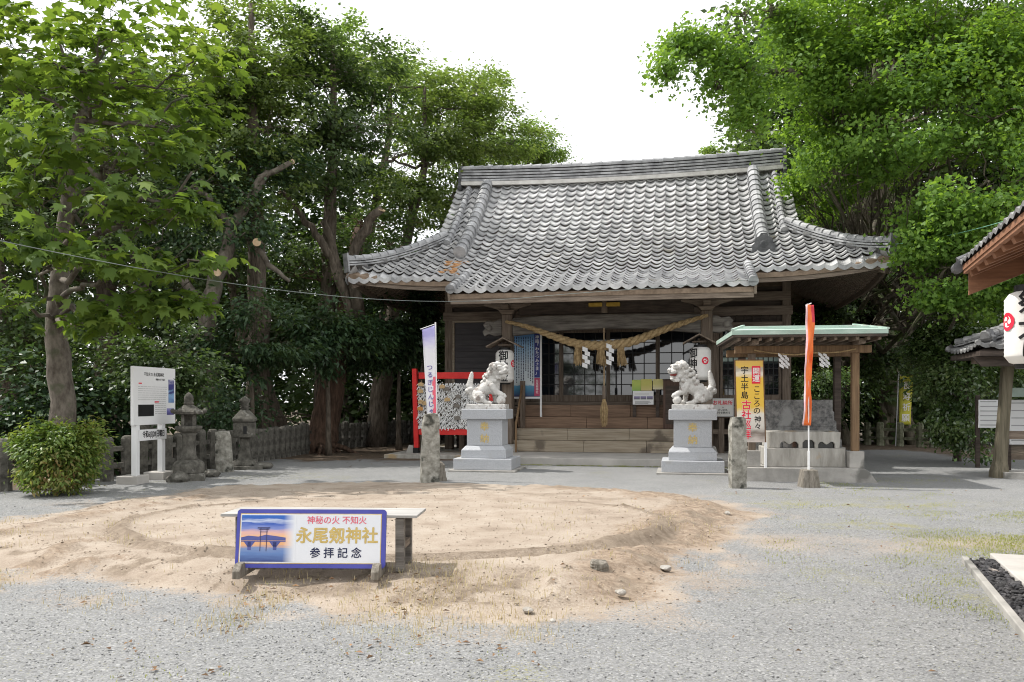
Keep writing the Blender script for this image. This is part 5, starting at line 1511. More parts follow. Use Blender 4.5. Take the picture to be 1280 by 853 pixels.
rock('small white stone at the front edge of the mound', 691, 777, .04, mat('pale_rock', (.34, .32, .29), (.46, .44, .40)))
rock('dark stone on the right rim of the mound', 909, 643, .09, M['rock'])
rock('pale grey stone in the crumbling right slope of the mound', 832, 712, .085, mat('grey_rock', (.25, .235, .21), (.38, .36, .33)))
rock('pair of stones low on the right slope of the mound, the darker one', 776, 742, .07, M['rock'])

# ================================================================== STONE FENCES
def stone_fence(label, pts, h, step, w, name='stone_fence', skip=None, m=None):
    t = thing(name, label, 'fence', (pts[0].x, pts[0].y, 0))
    P = [Vector((p.x - pts[0].x, p.y - pts[0].y, 0)) for p in pts]
    protos = []
    for k in range(4):
        o = MB(); n = 9; vs = []; fs = []
        prof_ = [(1.06, 0), (1.0, .3), (1.0, .7), (.98, .93), (.82, .98), (.45, 1.0)]
        for r_, z in prof_:
            for q in range(8):
                a = 2 * PI * q / 8 + PI / 8; rr = w / 2 * r_ * random.uniform(.95, 1.06) * 1.08
                vs.append((rr * math.cos(a), rr * math.sin(a) * .85, (h + .06) * z - .06))
        for j in range(len(prof_) - 1):
            for q in range(8): fs.append((j * 8 + q, j * 8 + (q + 1) % 8, (j + 1) * 8 + (q + 1) % 8, (j + 1) * 8 + q))
        fs.append(tuple(range(8))[::-1]); fs.append(tuple((len(prof_) - 1) * 8 + q for q in range(8)))
        o.add(vs, fs); protos.append(o)
    first = {}
    c = 0
    for i in range(len(P) - 1):
        d = P[i + 1] - P[i]; n = max(1, int(d.length / step))
        an = math.atan2(d.y, d.x)
        for k in range(n):
            p = P[i].lerp(P[i + 1], k / n); kk = random.randrange(4)
            if kk not in first:
                q = protos[kk].build('post', m or M['old_stone'], t); first[kk] = q
            else:
                q = first[kk].copy(); C.objects.link(q); q.parent = t
            q.location = p; q.rotation_euler = (random.gauss(0, .02), random.gauss(0, .02), an + random.gauss(0, .06)); q.scale = (1, 1, random.uniform(.94, 1.05))
        o = MB()
        for z in (h * .33, h * .70): o.beam(P[i] + Vector((0, 0, z)), P[i + 1] + Vector((0, 0, z)), .07, .09)
        o.build('rail', m or M['old_stone'], t)
    return t
stone_fence('weathered stone post fence running behind the shrub and sign to the big tree roots', [gp(-70, 618), gp(40, 612), gp(105, 605), gp(160, 599), gp(238, 590), gp(300, 581), gp(388, 566)], .84, .335, .235)
stone_fence('weathered stone post fence between the big tree roots and the red rack', [gp(414, 562), gp(470, 557), gp(520, 553), gp(560, 550)], .82, .335, .235)
stone_fence('mossy stone post fence under the great tree at the far right', [gp(1055, 554), gp(1100, 557), gp(1150, 559), gp(1200, 562)], .76, .43, .24, m=mat('moss_stone', (.10, .11, .065), (.26, .26, .18), scale=6, rough=.95, bump=.6, spots=((.36, .35, .28), 5, .6)))

# ================================================================== RIGHT: EAVE, GATE ROOF, NOTICES, SLAB
ed = Vector((math.sin(R(19.5)), math.cos(R(19.5)), 0)); en = Vector((ed.y, -ed.x, 0))     # along the eave, and towards the building
E0 = at(1203, 331, 8.3)
bl_ = thing('shop_building', 'tiled building at the right edge, only the corner of its reddish eave in view', 'building', (E0.x, E0.y, 0), -R(19.5))
# local: x = into the building (right), y = along the eave (away); the corner is at (0, 0)
ez = E0.z
m_ = MB()
pitch = .42
for k in range(30):           # tile rows along the eave edge seen from the side
    y1 = .02 - k * .2; y0 = y1 - .21
    for c in range(12):
        x0 = -.02 + c * .26; z0 = ez + .03 + x0 * pitch
        m_.add([(x0, y0, z0 + .035), (x0, (y0 + y1) / 2, z0 + .0), (x0, y1, z0 + .035), (x0 + .27, y1, z0 + .13), (x0 + .27, (y0 + y1) / 2, z0 + .095), (x0 + .27, y0, z0 + .13), (x0, y0, z0 - .0), (x0, (y0 + y1) / 2, z0 - .035), (x0, y1, z0 - .0)],
               [(0, 1, 4, 5), (1, 2, 3, 4), (6, 7, 1, 0), (7, 8, 2, 1)])
m_.build('roof_tiles', M['tile_old'], bl_)
m_ = MB(); m_.tube([(-.02, .08, ez + .02), (3.0, .08, ez + .02 + 3.02 * pitch)], .07, n=10); m_.tube([(-.03, -.02, ez - .02), (-.03, .14, ez - .02)], .055, n=10); m_.build('verge_roll', M['tile_dark'], bl_)
m_ = MB(); m_.add([(.0, -6, ez - .06), (.0, .03, ez - .06), (3, .03, ez - .06 + 3 * pitch), (3, -6, ez - .06 + 3 * pitch), (.0, -6, ez - .01), (.0, .03, ez - .01), (3, .03, ez - .01 + 3 * pitch), (3, -6, ez - .01 + 3 * pitch)], [(0, 1, 2, 3), (7, 6, 5, 4), (0, 4, 5, 1), (1, 5, 6, 2), (2, 6, 7, 3), (3, 7, 4, 0)])
m_.build('soffit', M['new_wood'], bl_)
m_ = MB()
for k in range(16): y = -.16 - k * .36; m_.beam((.04, y, ez - .11 + .04 * pitch), (3, y, ez - .11 + 3 * pitch), .10, .10)
m_.build('rafters', M['new_wood'], bl_)
m_ = MB(); m_.beam((.03, -6, ez - .045), (.03, .03, ez - .045), .04, .09); m_.build('fascia', M['new_wood'], bl_)
m_ = MB()                       # barge board of the far gable
m_.add([(.06, .0, ez - .30), (.06, .0, ez - .07), (3, .0, ez - .07 + 2.94 * pitch), (3, .0, ez - .36 + 2.94 * pitch)] + [(.06, .05, ez - .30), (.06, .05, ez - .07), (3, .05, ez - .07 + 2.94 * pitch), (3, .05, ez - .36 + 2.94 * pitch)], [(0, 1, 2, 3), (7, 6, 5, 4), (0, 4, 5, 1), (1, 5, 6, 2), (2, 6, 7, 3), (3, 7, 4, 0)])
m_.build('barge_board', M['new_wood'], bl_)
m_ = MB(); m_.beam((.62, -6, ez - .12), (.62, -.05, ez - .12), .14, .20); m_.build('eave_beam', M['new_wood'], bl_)
m_ = MB(); m_.box(1.5, 1.6, -6, -.4, .1, ez + .5); m_.box(1.6, 4, -.5, -.4, .1, ez + 1.4); m_.build('wall', M['plaster'], bl_)
m_ = MB(); m_.box(1.42, 1.56, -.55, -.41, .1, ez + .45); m_.build('corner_post', M['new_wood'], bl_)
# big lantern under the eave
lp = at(1288, 456, 7.3)
t_ = lantern('large white paper lantern under the reddish eave at the right edge', lp, .5, .20, .64, '祭\n大\nり', R(-58), R(-118), .22, cr=.08)
q = MB(); q.tube([(0, 0, .64), (0, 0, ez - lp.z + .02)], .008, n=5); q.build('cord', M['rust'], t_)
# roofed gate: post and tiled roof end
gg = gp(1251, 597)
gt = thing('roofed_gate', 'small tile roofed gate with leaning wooden post and stone sill at the right', 'gate', (gg.x, gg.y, 0), -R(14))
m_ = MB(); m_.frustum(0, .1, .26, .26, -.03, .26, .26, .0); 
vs = []
for z, w, x in ((-.04, .30, -.03), (.12, .28, -.03), (.32, .21, -.015), (1.2, .185, .05), (2.35, .19, .13)):
    vs += [(x - w / 2, -w / 2, z), (x + w / 2, -w / 2, z), (x + w / 2, w / 2, z), (x - w / 2, w / 2, z)]
m_ = MB(); m_.add(vs, [(3, 2, 1, 0)] + [(j * 4 + k, j * 4 + (k + 1) % 4, j * 4 + 4 + (k + 1) % 4, j * 4 + 4 + k) for j in range(4) for k in range(4)] + [(16, 17, 18, 19)])
m_.build('post', mat('gate_wood', (.08, .07, .045), (.19, .165, .115), scale=3, stretch=(8, 8, .5), bump=.4), gt, bevel=.012)
m_ = MB(); m_.frustum(1.7, 0, .3, .3, -.03, .2, .2, 2.35); m_.build('post', bpy.data.materials['gate_wood'], gt)
m_ = MB(); m_.beam((-.5, 0, 2.30), (2.2, 0, 2.30), .16, .2); m_.build('cross_beam', M['wood_x'], gt, bevel=.01)
m_ = MB(); m_.beam((.0, 0, .82), (2.0, 0, .82), .1, .16); m_.build('rail', M['wood_x'], gt, bevel=.01)
# hipped tile roof: corner tip at the left front, ridge running to the right
EX, EY, RX, EZ, RZt = -.68, 1.05, .55, 2.40, 2.98
def gfront(x, t, s, h):      # t from the eave (0) to the ridge (1)
    x0 = EX + (RX - EX) * t
    lf = .10 * max(0, 1 - (x - EX) / 1.2) ** 2 * (1 - t)
    return (x, s * EY * (1 - t), EZ + (RZt - EZ) * max(t, 0) ** 1.15 + lf + h)
m_ = MB()
for s in (-1, 1):
    for i in range(16):
        x0 = EX + i * .235
        for j in range(6):
            t0 = j / 6 - .01; t1 = (j + 1) / 6 + .03
            if x0 + .12 < EX + (RX - EX) * (t0 + t1) / 2 - .02: continue
            vs = []
            for (tt, hh) in ((t0, .0 if j else -.03), (t0, .05), (t1, .02)):
                for k in range(5): vs.append(gfront(x0 + .245 * k / 4, tt, s, hh + .05 * abs(k / 2 - 1) ** 1.7))
            m_.add(vs, [(r_ * 5 + k, r_ * 5 + k + 1, r_ * 5 + 6 + k, r_ * 5 + 5 + k) for r_ in range(2) for k in range(4)])
            if j == 0: m_.tube([Vector(gfront(x0, t0 - .03, s, .04)), Vector(gfront(x0, t0 + .05, s, .05))], .05, n=8)
for i in range(9):           # left slope
    y0 = -EY + i * .235
    for j in range(6):
        t0 = j / 6 - .01; t1 = (j + 1) / 6 + .03; xx = lambda t: EX + (RX - EX) * t
        if abs(y0 + .12) > EY * (1 - (t0 + t1) / 2) + .05: continue
        vs = []
        for (tt, hh) in ((t0, .0), (t0, .05), (t1, .02)):
            for k in range(5):
                yy = y0 + .245 * k / 4; lf = .10 * (abs(yy) / EY) ** 3 * (1 - tt)
                vs.append((xx(tt), yy, EZ + (RZt - EZ) * max(tt, 0) ** 1.15 + lf + hh + .05 * abs(k / 2 - 1) ** 1.7))
        m_.add(vs, [(r_ * 5 + k, r_ * 5 + k + 1, r_ * 5 + 6 + k, r_ * 5 + 5 + k) for r_ in range(2) for k in range(4)])
m_.build('roof_tiles', M['tile_old'], gt)
m_ = MB()
A_ = [(EX + .04, -EY + .04, EZ), (2.3, -EY + .04, EZ - .04), (2.3, EY - .04, EZ - .04), (EX + .04, EY - .04, EZ), (RX, 0, RZt - .05), (2.3, 0, RZt - .05)]
m_.add(A_ + [(p[0], p[1], p[2] - .09) for p in A_[:4]], [(0, 1, 5, 4), (2, 3, 4, 5), (3, 0, 4), (9, 8, 7, 6), (0, 6, 7, 1), (1, 7, 8, 2), (2, 8, 9, 3), (3, 9, 6, 0), (1, 2, 5)])
m_.build('roof_boards', M['dark_wood'], gt)
m_ = MB(); m_.prism([(-.55, 2.12), (2.2, 2.12), (2.2, 2.30), (-.7, 2.30)], -.78, -.72); m_.build('eave_beam', M['dark_wood'], gt)
ridge_run([(RX - .1, 0, RZt + .02), (2.3, 0, RZt + .02)], .26, .18, 2, .085, parent=gt, name='ridge', mats=M['tile_old'])
for s in (-1, 1):
    ridge_run([(EX + (RX - EX) * t, s * EY * (1 - t), EZ + (RZt - EZ) * t ** 1.15 + .10 * (1 - t) ** 3 + .06) for t in np.linspace(.12, 1, 8)], .18, .09, 2, .075, parent=gt, name='corner_ridge', seg=.18, mats=M['tile_old'])
for x, y, z, k in ((RX - .14, 0, RZt + .02, 1), (EX + .24, -EY * .84, EZ + .17, .75), (EX + .75, -EY * .55, EZ + .36, .8)):
    q = MB(); q.prism([(p[0] * k, p[1] * k) for p in [(-.14, 0), (.14, 0), (.17, .12), (.10, .17), (.05, .32), (-.05, .32), (-.10, .17), (-.17, .12)]], -.04, .04); o_ = q.build('ridge_end_tile', M['tile_dark'], gt, bevel=.008); o_.location = (x, y, z); o_.rotation_euler = (0, 0, R(-60))
q = MB(); q.box(.0, 2.3, -.25, .3, -.04, .12); q.build('stone_sill', M['concrete'], gt, bevel=.012)
# notice boards behind the gate
def notice(label, x0, y0, x1, y1, Y, roofed, grid):
    a = at(x0, y1, Y); b = at(x1, y0, Y)
    t = thing('notice_board', label, 'notice board', ((a.x + b.x) / 2, Y, 0), -.2)
    w = (b.x - a.x) / 2
    q = MB(); q.box(-w, w, 0, .04, a.z, b.z); q.build('panel', M['white'], t)
    for s in (-1, 1): q = MB(); q.box(s * w - .04, s * w + .04, .041, .12, 0, b.z + .1); q.build('post', M['dark_wood'], t)
    q = MB()
    for k in range(6):
        z = a.z + (b.z - a.z) * (k + .5) / 6; q.box(-w * .9, w * random.uniform(.2, .9), -.004, -.001, z, z + .02)
    q.build('small_print', bpy.data.materials['print_grey'], t)
    if roofed: q = MB(); q.prism([(-w - .15, b.z + .06), (w + .15, b.z + .06), (w + .05, b.z + .24), (-w - .05, b.z + .24)], -.25, .3); q.build('cap', M['copper'], t)
notice('white notice panel behind the gate post, left of the capped one', 1225, 500, 1258, 535, 18.5, False, 1)
notice('white notice panel with a small metal cap at the right edge', 1264, 500, 1296, 556, 17.0, True, 1)
# concrete entrance slab with kerb and strip of black pebbles
c0 = gp(1237, 698); d_ = Vector((gp(1290, 747).x - c0.x, gp(1290, 747).y - c0.y, 0)).normalized(); n_ = Vector((-d_.y, d_.x, 0))
sl_ = MB(); X = Matrix(((n_.x, -d_.x, 0, c0.x), (n_.y, -d_.y, 0, c0.y), (0, 0, 1, 0), (0, 0, 0, 1)))
# local x = to the right (into the building), y = away from the viewer
sl_.box(0, 3.2, -5.5, 0, -.05, .05, X=X); o_ = sl_.build('entrance_slab', M['concrete_pale'], bevel=.01); tag(o_, kind='structure')
k0 = gp(1206, 703); k1 = gp(1284, 800)
kr = MB(); kr.beam(Vector((k0.x, k0.y, .01)), Vector((k1.x, k1.y, .01)) + (Vector((k1.x - k0.x, k1.y - k0.y, 0)).normalized() * 1.5), .055, .09); o_ = kr.build('kerb_strip', M['concrete'], bevel=.008); tag(o_, kind='structure')
pe = MB()
for k in range(900):
    t = random.random(); f = random.uniform(.08, .94)
    a = Vector((k0.x, k0.y, 0)).lerp(Vector((k1.x, k1.y, 0)), t * 1.25); b = c0 + d_ * ((a - c0).dot(d_))
    p = a.lerp(Vector((b.x, b.y, 0)), f); r = random.uniform(.012, .034) * random.uniform(.7, 1.2)
    Xr = Matrix.Translation((p.x, p.y, .005 + random.uniform(0, .03))) @ Euler((random.uniform(-.7, .7), random.uniform(-.7, .7), random.uniform(0, 6))).to_matrix().to_4x4()
    sh = (r * random.uniform(.8, 1.5), r * random.uniform(.7, 1.2), r * random.uniform(.45, .8))
    pe.ell((0, 0, 0), sh, n=random.choice((5, 6, 7)), m=4, X=Xr)
o_ = pe.build('black_pebbles', M['rock_dark']); tag(o_, 'strip of black pebbles between the kerb and the concrete entrance slab', 'pebbles', kind='stuff')

# ================================================================== CABLES
def cable(label, pts, r, m, name='cable'):
    o = MB(); o.tube(pts, r, n=5); q = o.build(name, m); tag(q, label, 'cable'); return q
pw = []
A = at(-60, 288, 10.5); B = W3(*[uz(560, 377, -2.2)[0], -2.2, uz(560, 377, -2.2)[1]])
for k in range(25):
    t = k / 24; p = A.lerp(B, t); p.z -= .55 * 4 * t * (1 - t) * .42; pw.append(p)
for x, y in ((600, 376.5), (650, 373), (700, 368.5), (760, 364), (820, 360), (880, 355), (935, 350)):
    u, z = uz(x, y, -2.2); pw.append(W3(u, -2.2, z))
cable('thin overhead cable slung from the left trees along the shrine eave', pw, .0065, M['wire'])
A = W3(W_ + .02, vE, 5.05); B = at(1290, 266, 15)
cable('thin green cable running from the right roof corner into the great tree', [A.lerp(B, k / 10) - Vector((0, 0, .3 * (k / 10) * (1 - k / 10))) for k in range(11)], .007, mat('green_wire', (.15, .35, .25), (.2, .42, .3)))
# ================================================================== TREES
T_OVAL = np.array([[0, 0, 0], [.30, .42, .07], [0, 1, -.05], [-.30, .42, .07]])
T_NARROW = np.array([[0, 0, 0], [.2, .45, .05], [0, 1, -.08], [-.2, .45, .05]])
T_FAN = np.array([[0, 0, 0], [.52, .62, .06], [.28, .98, 0], [0, .82, .05], [-.28, .98, 0], [-.52, .62, .06]])
T_PALM = np.array([[0, 0, 0], [.30, .02, -.05], [.58, .20, -.14], [.34, .40, 0], [.56, .78, -.14], [.20, .70, 0], [0, 1.08, -.18], [-.20, .70, 0], [-.56, .78, -.14], [-.34, .40, 0], [-.58, .20, -.14], [-.30, .02, -.05]])
def leaves(name, P, Nn, D, size, tmpl, m, parent):
    """P points, Nn normals, D pointing directions, size per leaf"""
    n = len(P); k = len(tmpl)
    Nn = Nn / (np.linalg.norm(Nn, axis=1, keepdims=True) + 1e-9)
    D = D - Nn * (D * Nn).sum(1, keepdims=True); D = D / (np.linalg.norm(D, axis=1, keepdims=True) + 1e-9)
    B = np.cross(D, Nn)
    co = (P[:, None, :] + size[:, None, None] * (tmpl[None, :, 0:1] * B[:, None, :] + tmpl[None, :, 1:2] * D[:, None, :] + tmpl[None, :, 2:3] * Nn[:, None, :])).reshape(-1, 3)
    loops = np.arange(n * k)
    return npmesh(name, co, np.full(n, k), loops, m, parent)
def bez(p, q, bow, n=7):
    p = np.array(p, float); q = np.array(q, float)
    c = (p + q) / 2 + np.array(bow)
    t = np.linspace(0, 1, n)[:, None]
    return (1 - t) ** 2 * p + 2 * t * (1 - t) * c + t ** 2 * q
def wob(pts, a):
    pts = np.array(pts, float); w = rng.normal(0, a, pts.shape); w[0] = 0; w[-1] = 0
    return pts + w
def tree(name, label, cat, trunk, blobs, leaf, bark, lsize, tmpl=T_OVAL, per_blob=60, per_tip=90, group=None, clump=(.42, .28), up=.7, droop=.25,
         limbs=(), cuts=(), limb_r=.09, shell=.55, seed=0, extra_tips=None, twigs=True, nolimb=None, gap=.40, gscale=1.5):
    """trunk = [(point, radius)...] in world space; blobs = [(centre, (rx, ry, rz), weight)]"""
    global rng
    rng = np.random.default_rng(100 + seed); random.seed(100 + seed)
    base = Vector(trunk[0][0]); base.z = max(base.z, 0)
    t = thing(name, label, cat, base, 0, group)
    o = np.array(base)
    wood = MB()
    tp = [np.array(p, float) for p, r in trunk]; tr = [r for p, r in trunk]
    # densify the trunk
    pts = []; rad = []
    for i in range(len(tp) - 1):
        for f in np.linspace(0, 1, 5)[: (5 if i == len(tp) - 2 else 4)]:
            pts.append(tp[i] * (1 - f) + tp[i + 1] * f + (rng.normal(0, tr[i] * .12, 3) if 0 < f < 1 else 0)); rad.append(tr[i] * (1 - f) + tr[i + 1] * f)
    rad[0] *= 1.35
    wood.tube([p - o for p in pts], rad, n=12, wob=.06)
    tips = []
    TP = np.array(pts)
    for c, r, wgt in blobs:
        c = np.array(c, float); r = np.array(r, float)
        # limb from the trunk (upper part, below the blob) to the blob centre
        cand = [i for i in range(len(TP) // 3, len(TP)) if TP[i, 2] < c[2] + .2] or [len(TP) // 3]
        i = min(cand, key=lambda q: np.linalg.norm(TP[q] - c) + .3 * abs(TP[q, 2] - (c[2] - .6 * np.linalg.norm(TP[q, :2] - c[:2]))))
        s = TP[i]; ln = np.linalg.norm(c - s)
        lp = wob(bez(s, c, (0, 0, -.08 * ln + rng.normal(0, .1)), 9), .035 * ln)
        r0 = min(rad[i] * .6, limb_r * (.5 + .12 * ln))
        nl = nolimb is not None and nolimb(c)
        if nl: lp = bez(c - np.array([.0, 0, .3]), c, (0, 0, 0), 9)
        if ln > .15 and not nl: wood.tube([p - o for p in lp], list(np.linspace(r0, r0 * .3, 9)), n=7, wob=.08)
        nt = max(4, int(per_blob * wgt))
        d = rng.normal(size=(nt, 3)); d /= np.linalg.norm(d, axis=1, keepdims=True)
        rr = np.where(rng.random(nt) < shell, rng.uniform(.82, 1.06, nt), rng.uniform(.2, .9, nt) )
        T = c + d * rr[:, None] * r
        tips.append(T)
        if twigs:
            for q in T[:: (2 if nt < 60 else 4)]:
                j = rng.integers(3, 9); sp = lp[j]
                bp = wob(bez(sp, q, (0, 0, -.06), 5), .05)
                wood.tube([p - o for p in bp], [r0 * .28, r0 * .22, r0 * .16, r0 * .11, .006], n=4, caps=False)
    for lpts, r0, r1 in limbs:
        lp = []
        lpts = [np.array(p, float) for p in lpts]
        for i in range(len(lpts) - 1):
            for f in np.linspace(0, 1, 5)[:4]: lp.append(lpts[i] * (1 - f) + lpts[i + 1] * f)
        lp.append(lpts[-1]); lp = wob(lp, r0 * .25)
        wood.tube([p - o for p in lp], list(np.linspace(r0, r1, len(lp))), n=9, wob=.08)
    wood.build('trunk', M[bark], t, smooth=True)
    for p, nrm, r in cuts:
        q = MB(); q.lathe([(r, -.02), (r, .006)], 12, X=Matrix.Translation(Vector(p) - base) @ Vector(nrm).to_track_quat('Z', 'Y').to_matrix().to_4x4()); q.build('sawn_end', M['cut_wood'], t)
    T = np.concatenate(tips) if tips else np.zeros((0, 3))
    if extra_tips is not None: T = np.concatenate([T, np.array(extra_tips)])
    n = len(T) * per_tip
    cid = np.repeat(np.arange(len(T)), per_tip)
    cs = rng.uniform(.6, 1.35, len(T))[cid]
    g = rng.normal(size=(n, 3)) * np.array([clump[0], clump[0], clump[1]]) * .62 * cs[:, None]
    Pq = T[cid] + g
    gn = .5 * (vn(Pq[:, 0] * gscale + seed, Pq[:, 2] * gscale * 1.5) + vn(Pq[:, 1] * gscale + 31, Pq[:, 2] * gscale * 1.5 + seed * 3))
    keep = (gn + rng.normal(0, .05, n) > gap) & (rng.random(n) < (rng.uniform(.45, 1.0, len(T))[cid]))
    P = (T[cid] + g)[keep]; g = g[keep]; cid = cid[keep]
    ctr = T.mean(0)
    outw = T[cid] - ctr; outw /= np.linalg.norm(outw, axis=1, keepdims=True) + 1e-6
    Nn = np.array([0, 0, 1.0]) * up + outw * .35 + rng.normal(size=P.shape) * .42
    D = g + outw * .25 + rng.normal(size=P.shape) * .2; D[:, 2] -= droop
    sz = lsize * rng.uniform(.65, 1.3, len(P))
    ok = P[:, 2] > .05
    leaves('crown', (P - o)[ok], Nn[ok], D[ok], sz[ok], tmpl, M[leaf], t)
    return t
def B(x, y, Y, rx, rz=None, w=1.0, ry=None):
    """crown blob at pixel x, y and depth Y with radii in metres"""
    c = at(x, y, Y); return ((c.x, c.y, c.z), (rx, ry or rx, rz or rx * .85), w)
def PX(x, y, Y): return tuple(at(x, y, Y))

# ---- big leaved maple in the left foreground
def maple():
    Y = 15.6
    g = gp(78, 560); g = Vector((at(78, 540, Y).x, Y, 0))
    trunk = [((g.x, Y, 0), .26), (PX(74, 470, Y), .21), (PX(72, 380, Y), .17), (PX(86, 250, Y), .14), (PX(98, 170, Y), .10), (PX(112, 90, Y), .06)]
    bl = [B(125, 45, 15.2, 1.5, .5), B(200, 70, 15.0, 1.25, .45), B(60, 75, 15.4, 1.5, .5), B(235, 120, 14.8, .8, .4, .7), B(130, 115, 14.9, 1.6, .45), B(20, 110, 15.2, 1.0, .5, .8), B(215, 158, 14.4, .9, .3, .6),
          B(60, 180, 14.2, 1.5, .4), B(150, 190, 14.2, 1.2, .35, .8), B(240, 215, 14.0, .7, .25, .5), B(30, 240, 13.9, 1.2, .35), B(120, 250, 13.7, 1.2, .35), B(215, 262, 13.7, .75, .3, .6), B(50, 310, 13.6, 1.2, .35), B(150, 315, 13.5, .9, .3, .8), B(235, 325, 13.7, .6, .3, .6),
          B(190, 370, 13.8, .7, .3, .8), B(232, 372, 14.0, .42, .22, .5), B(120, 400, 14.2, .8, .3, .6), B(15, 375, 14.2, .9, .35, .6), B(150, 20, 15.8, 1.6, .5), B(40, 30, 15.8, 1.0, .5, .6), B(245, 75, 15.2, .7, .4, .6)]
    tree('maple_tree', 'large leaved bright green maple tree spreading at the left foreground behind the shrub', 'tree', trunk, bl, 'leaf_maple', 'bark_grey', .20, T_PALM, per_blob=15, per_tip=19, clump=(.40, .12), up=1.05, droop=.65, gap=.36, limb_r=.07, shell=.4, seed=1)
maple()
# ---- evergreens of the wood behind the left fence
def wood_tree(label, gx, Y, r0, blobs, leaf, lean=(0, 0), bark='bark', group=None, size=.135, per_blob=27, per_tip=185, seed=0, top=None, **k):
    b = at(gx, 540, Y); x, y = b.x, Y
    cz = max(c[0][2] for c in blobs); cx = np.mean([c[0][0] for c in blobs]); cy = np.mean([c[0][1] for c in blobs])
    trunk = [((x, y, 0), r0), ((x * .8 + cx * .2 + lean[0], y * .8 + cy * .2, cz * .25), r0 * .85), ((x * .5 + cx * .5 + lean[0], y * .5 + cy * .5, cz * .5), r0 * .65), ((cx, cy, cz * .78), r0 * .4), ((cx, cy, cz), r0 * .18)]
    return tree('evergreen_tree', label, 'tree', trunk, blobs, leaf, bark, size, per_blob=per_blob, per_tip=per_tip, group=group, seed=seed, clump=(.46, .17), up=.9, shell=.7, **k)
GW = 'evergreen trees of the wood on the left'
wood_tree('tall evergreen tree just right of the maple, its olive crown topping the wood', 325, 22.5, .34, [B(300, 70, 22, 1.5, 1.3), B(350, 90, 22.5, 1.3, 1.2), B(320, 25, 23, 1.2, .9, .7), B(275, 120, 22, 1.2), B(340, 160, 22, 1.4), B(280, 190, 21.5, 1.1, .9, .8), B(330, 230, 21.5, 1.0, .7, .5)], 'leaf_olive', group=GW, seed=2)
wood_tree('dark evergreen tree with the brownish top, in the middle of the left wood', 405, 24.5, .32, [B(385, 60, 24, 1.1, .9), B(405, 110, 24, 1.4), B(440, 95, 24.5, 1.3), B(380, 170, 23.5, 1.2), B(430, 165, 23.5, 1.4), B(400, 215, 23, 1.0, .8, .7), B(470, 150, 24.5, 1.1)], 'leaf_dark', group=GW, seed=3,
          limbs=[([PX(445, 415, 23.5), PX(425, 350, 23.5), PX(400, 300, 23.5), PX(378, 270, 23.5), PX(350, 240, 23.3)], .16, .06), ([PX(450, 400, 23.5), PX(440, 330, 23.5), PX(455, 285, 23.2), PX(477, 262, 23)], .18, .11), ([PX(430, 350, 23.5), PX(405, 280, 23.6), PX(420, 230, 23.6)], .14, .06)],
          cuts=[(PX(477, 262, 22.98), (.35, -.3, .8), .11), (PX(350, 240, 23.28), (-.6, -.5, .4), .06)])
wood_tree('evergreen tree with yellowish green crown between the dark tree and the shrine roof', 470, 27, .28, [B(500, 110, 27, 1.5), B(540, 125, 27.5, 1.3), B(480, 190, 26.5, 1.3), B(530, 200, 26.5, 1.2), B(510, 250, 26, 1.0, .8, .6), B(560, 170, 27, 1.1), B(590, 130, 28, 1.0)], 'leaf_olive', group=GW, seed=4)
wood_tree('slender evergreen tree leaning over the left end of the shrine roof', 520, 29, .2, [B(600, 110, 29, .9, .8), B(610, 165, 29, 1.2), B(570, 215, 28.5, 1.0, .8, .8), B(545, 255, 28, .8, .7, .6), B(640, 180, 30, 1.0, .7), B(590, 190, 29, 1.0)], 'leaf_olive', group=GW, seed=5, bark='bark_grey',
          limbs=[([PX(548, 330, 28.5), PX(555, 275, 28.5), PX(575, 225, 28.6), PX(590, 180, 28.8)], .12, .06)])
wood_tree('round pale green tree peeking over the left end of the shrine ridge', 668, 36, .25, [B(662, 178, 36, 1.3, .9), B(680, 190, 36, 1.0, .7), B(640, 190, 36, 1.0, .7)], 'leaf_bright', group=GW, seed=6)
wood_tree('bright young leaved tree lit at its top behind the dark evergreens', 430, 33, .3, [B(450, 70, 33, 1.6), B(410, 60, 33, 1.5), B(490, 95, 33, 1.5), B(540, 110, 33.5, 1.5), B(360, 50, 32, 1.5), B(600, 125, 34, 1.2), B(480, 160, 33, 1.8, 1.4), B(560, 180, 33, 1.6, 1.2)], 'leaf_bright', group=GW, seed=7, per_blob=24, per_tip=130, size=.16)
wood_tree('dark evergreen tree standing in the wood behind the maple crown', 130, 22, .34, [B(110, 170, 21.5, 1.8), B(180, 210, 21.5, 1.6), B(60, 230, 21.5, 1.7), B(20, 170, 22, 1.6), B(130, 290, 21, 1.4), B(50, 330, 21, 1.3), B(230, 260, 21.5, 1.3), B(200, 330, 21, 1.1, .9), B(240, 150, 22, 1.2)], 'leaf_dark', group=GW, seed=8, per_blob=24, per_tip=170)
wood_tree('bushy evergreen at the far left edge of the photograph behind the fence', 10, 20, .3, [B(10, 300, 19.5, 1.3), B(-40, 200, 20, 1.8), B(30, 420, 19, 1.1, .8), B(-30, 380, 19.5, 1.3)], 'leaf_dark', group=GW, seed=9, per_blob=24, per_tip=170)
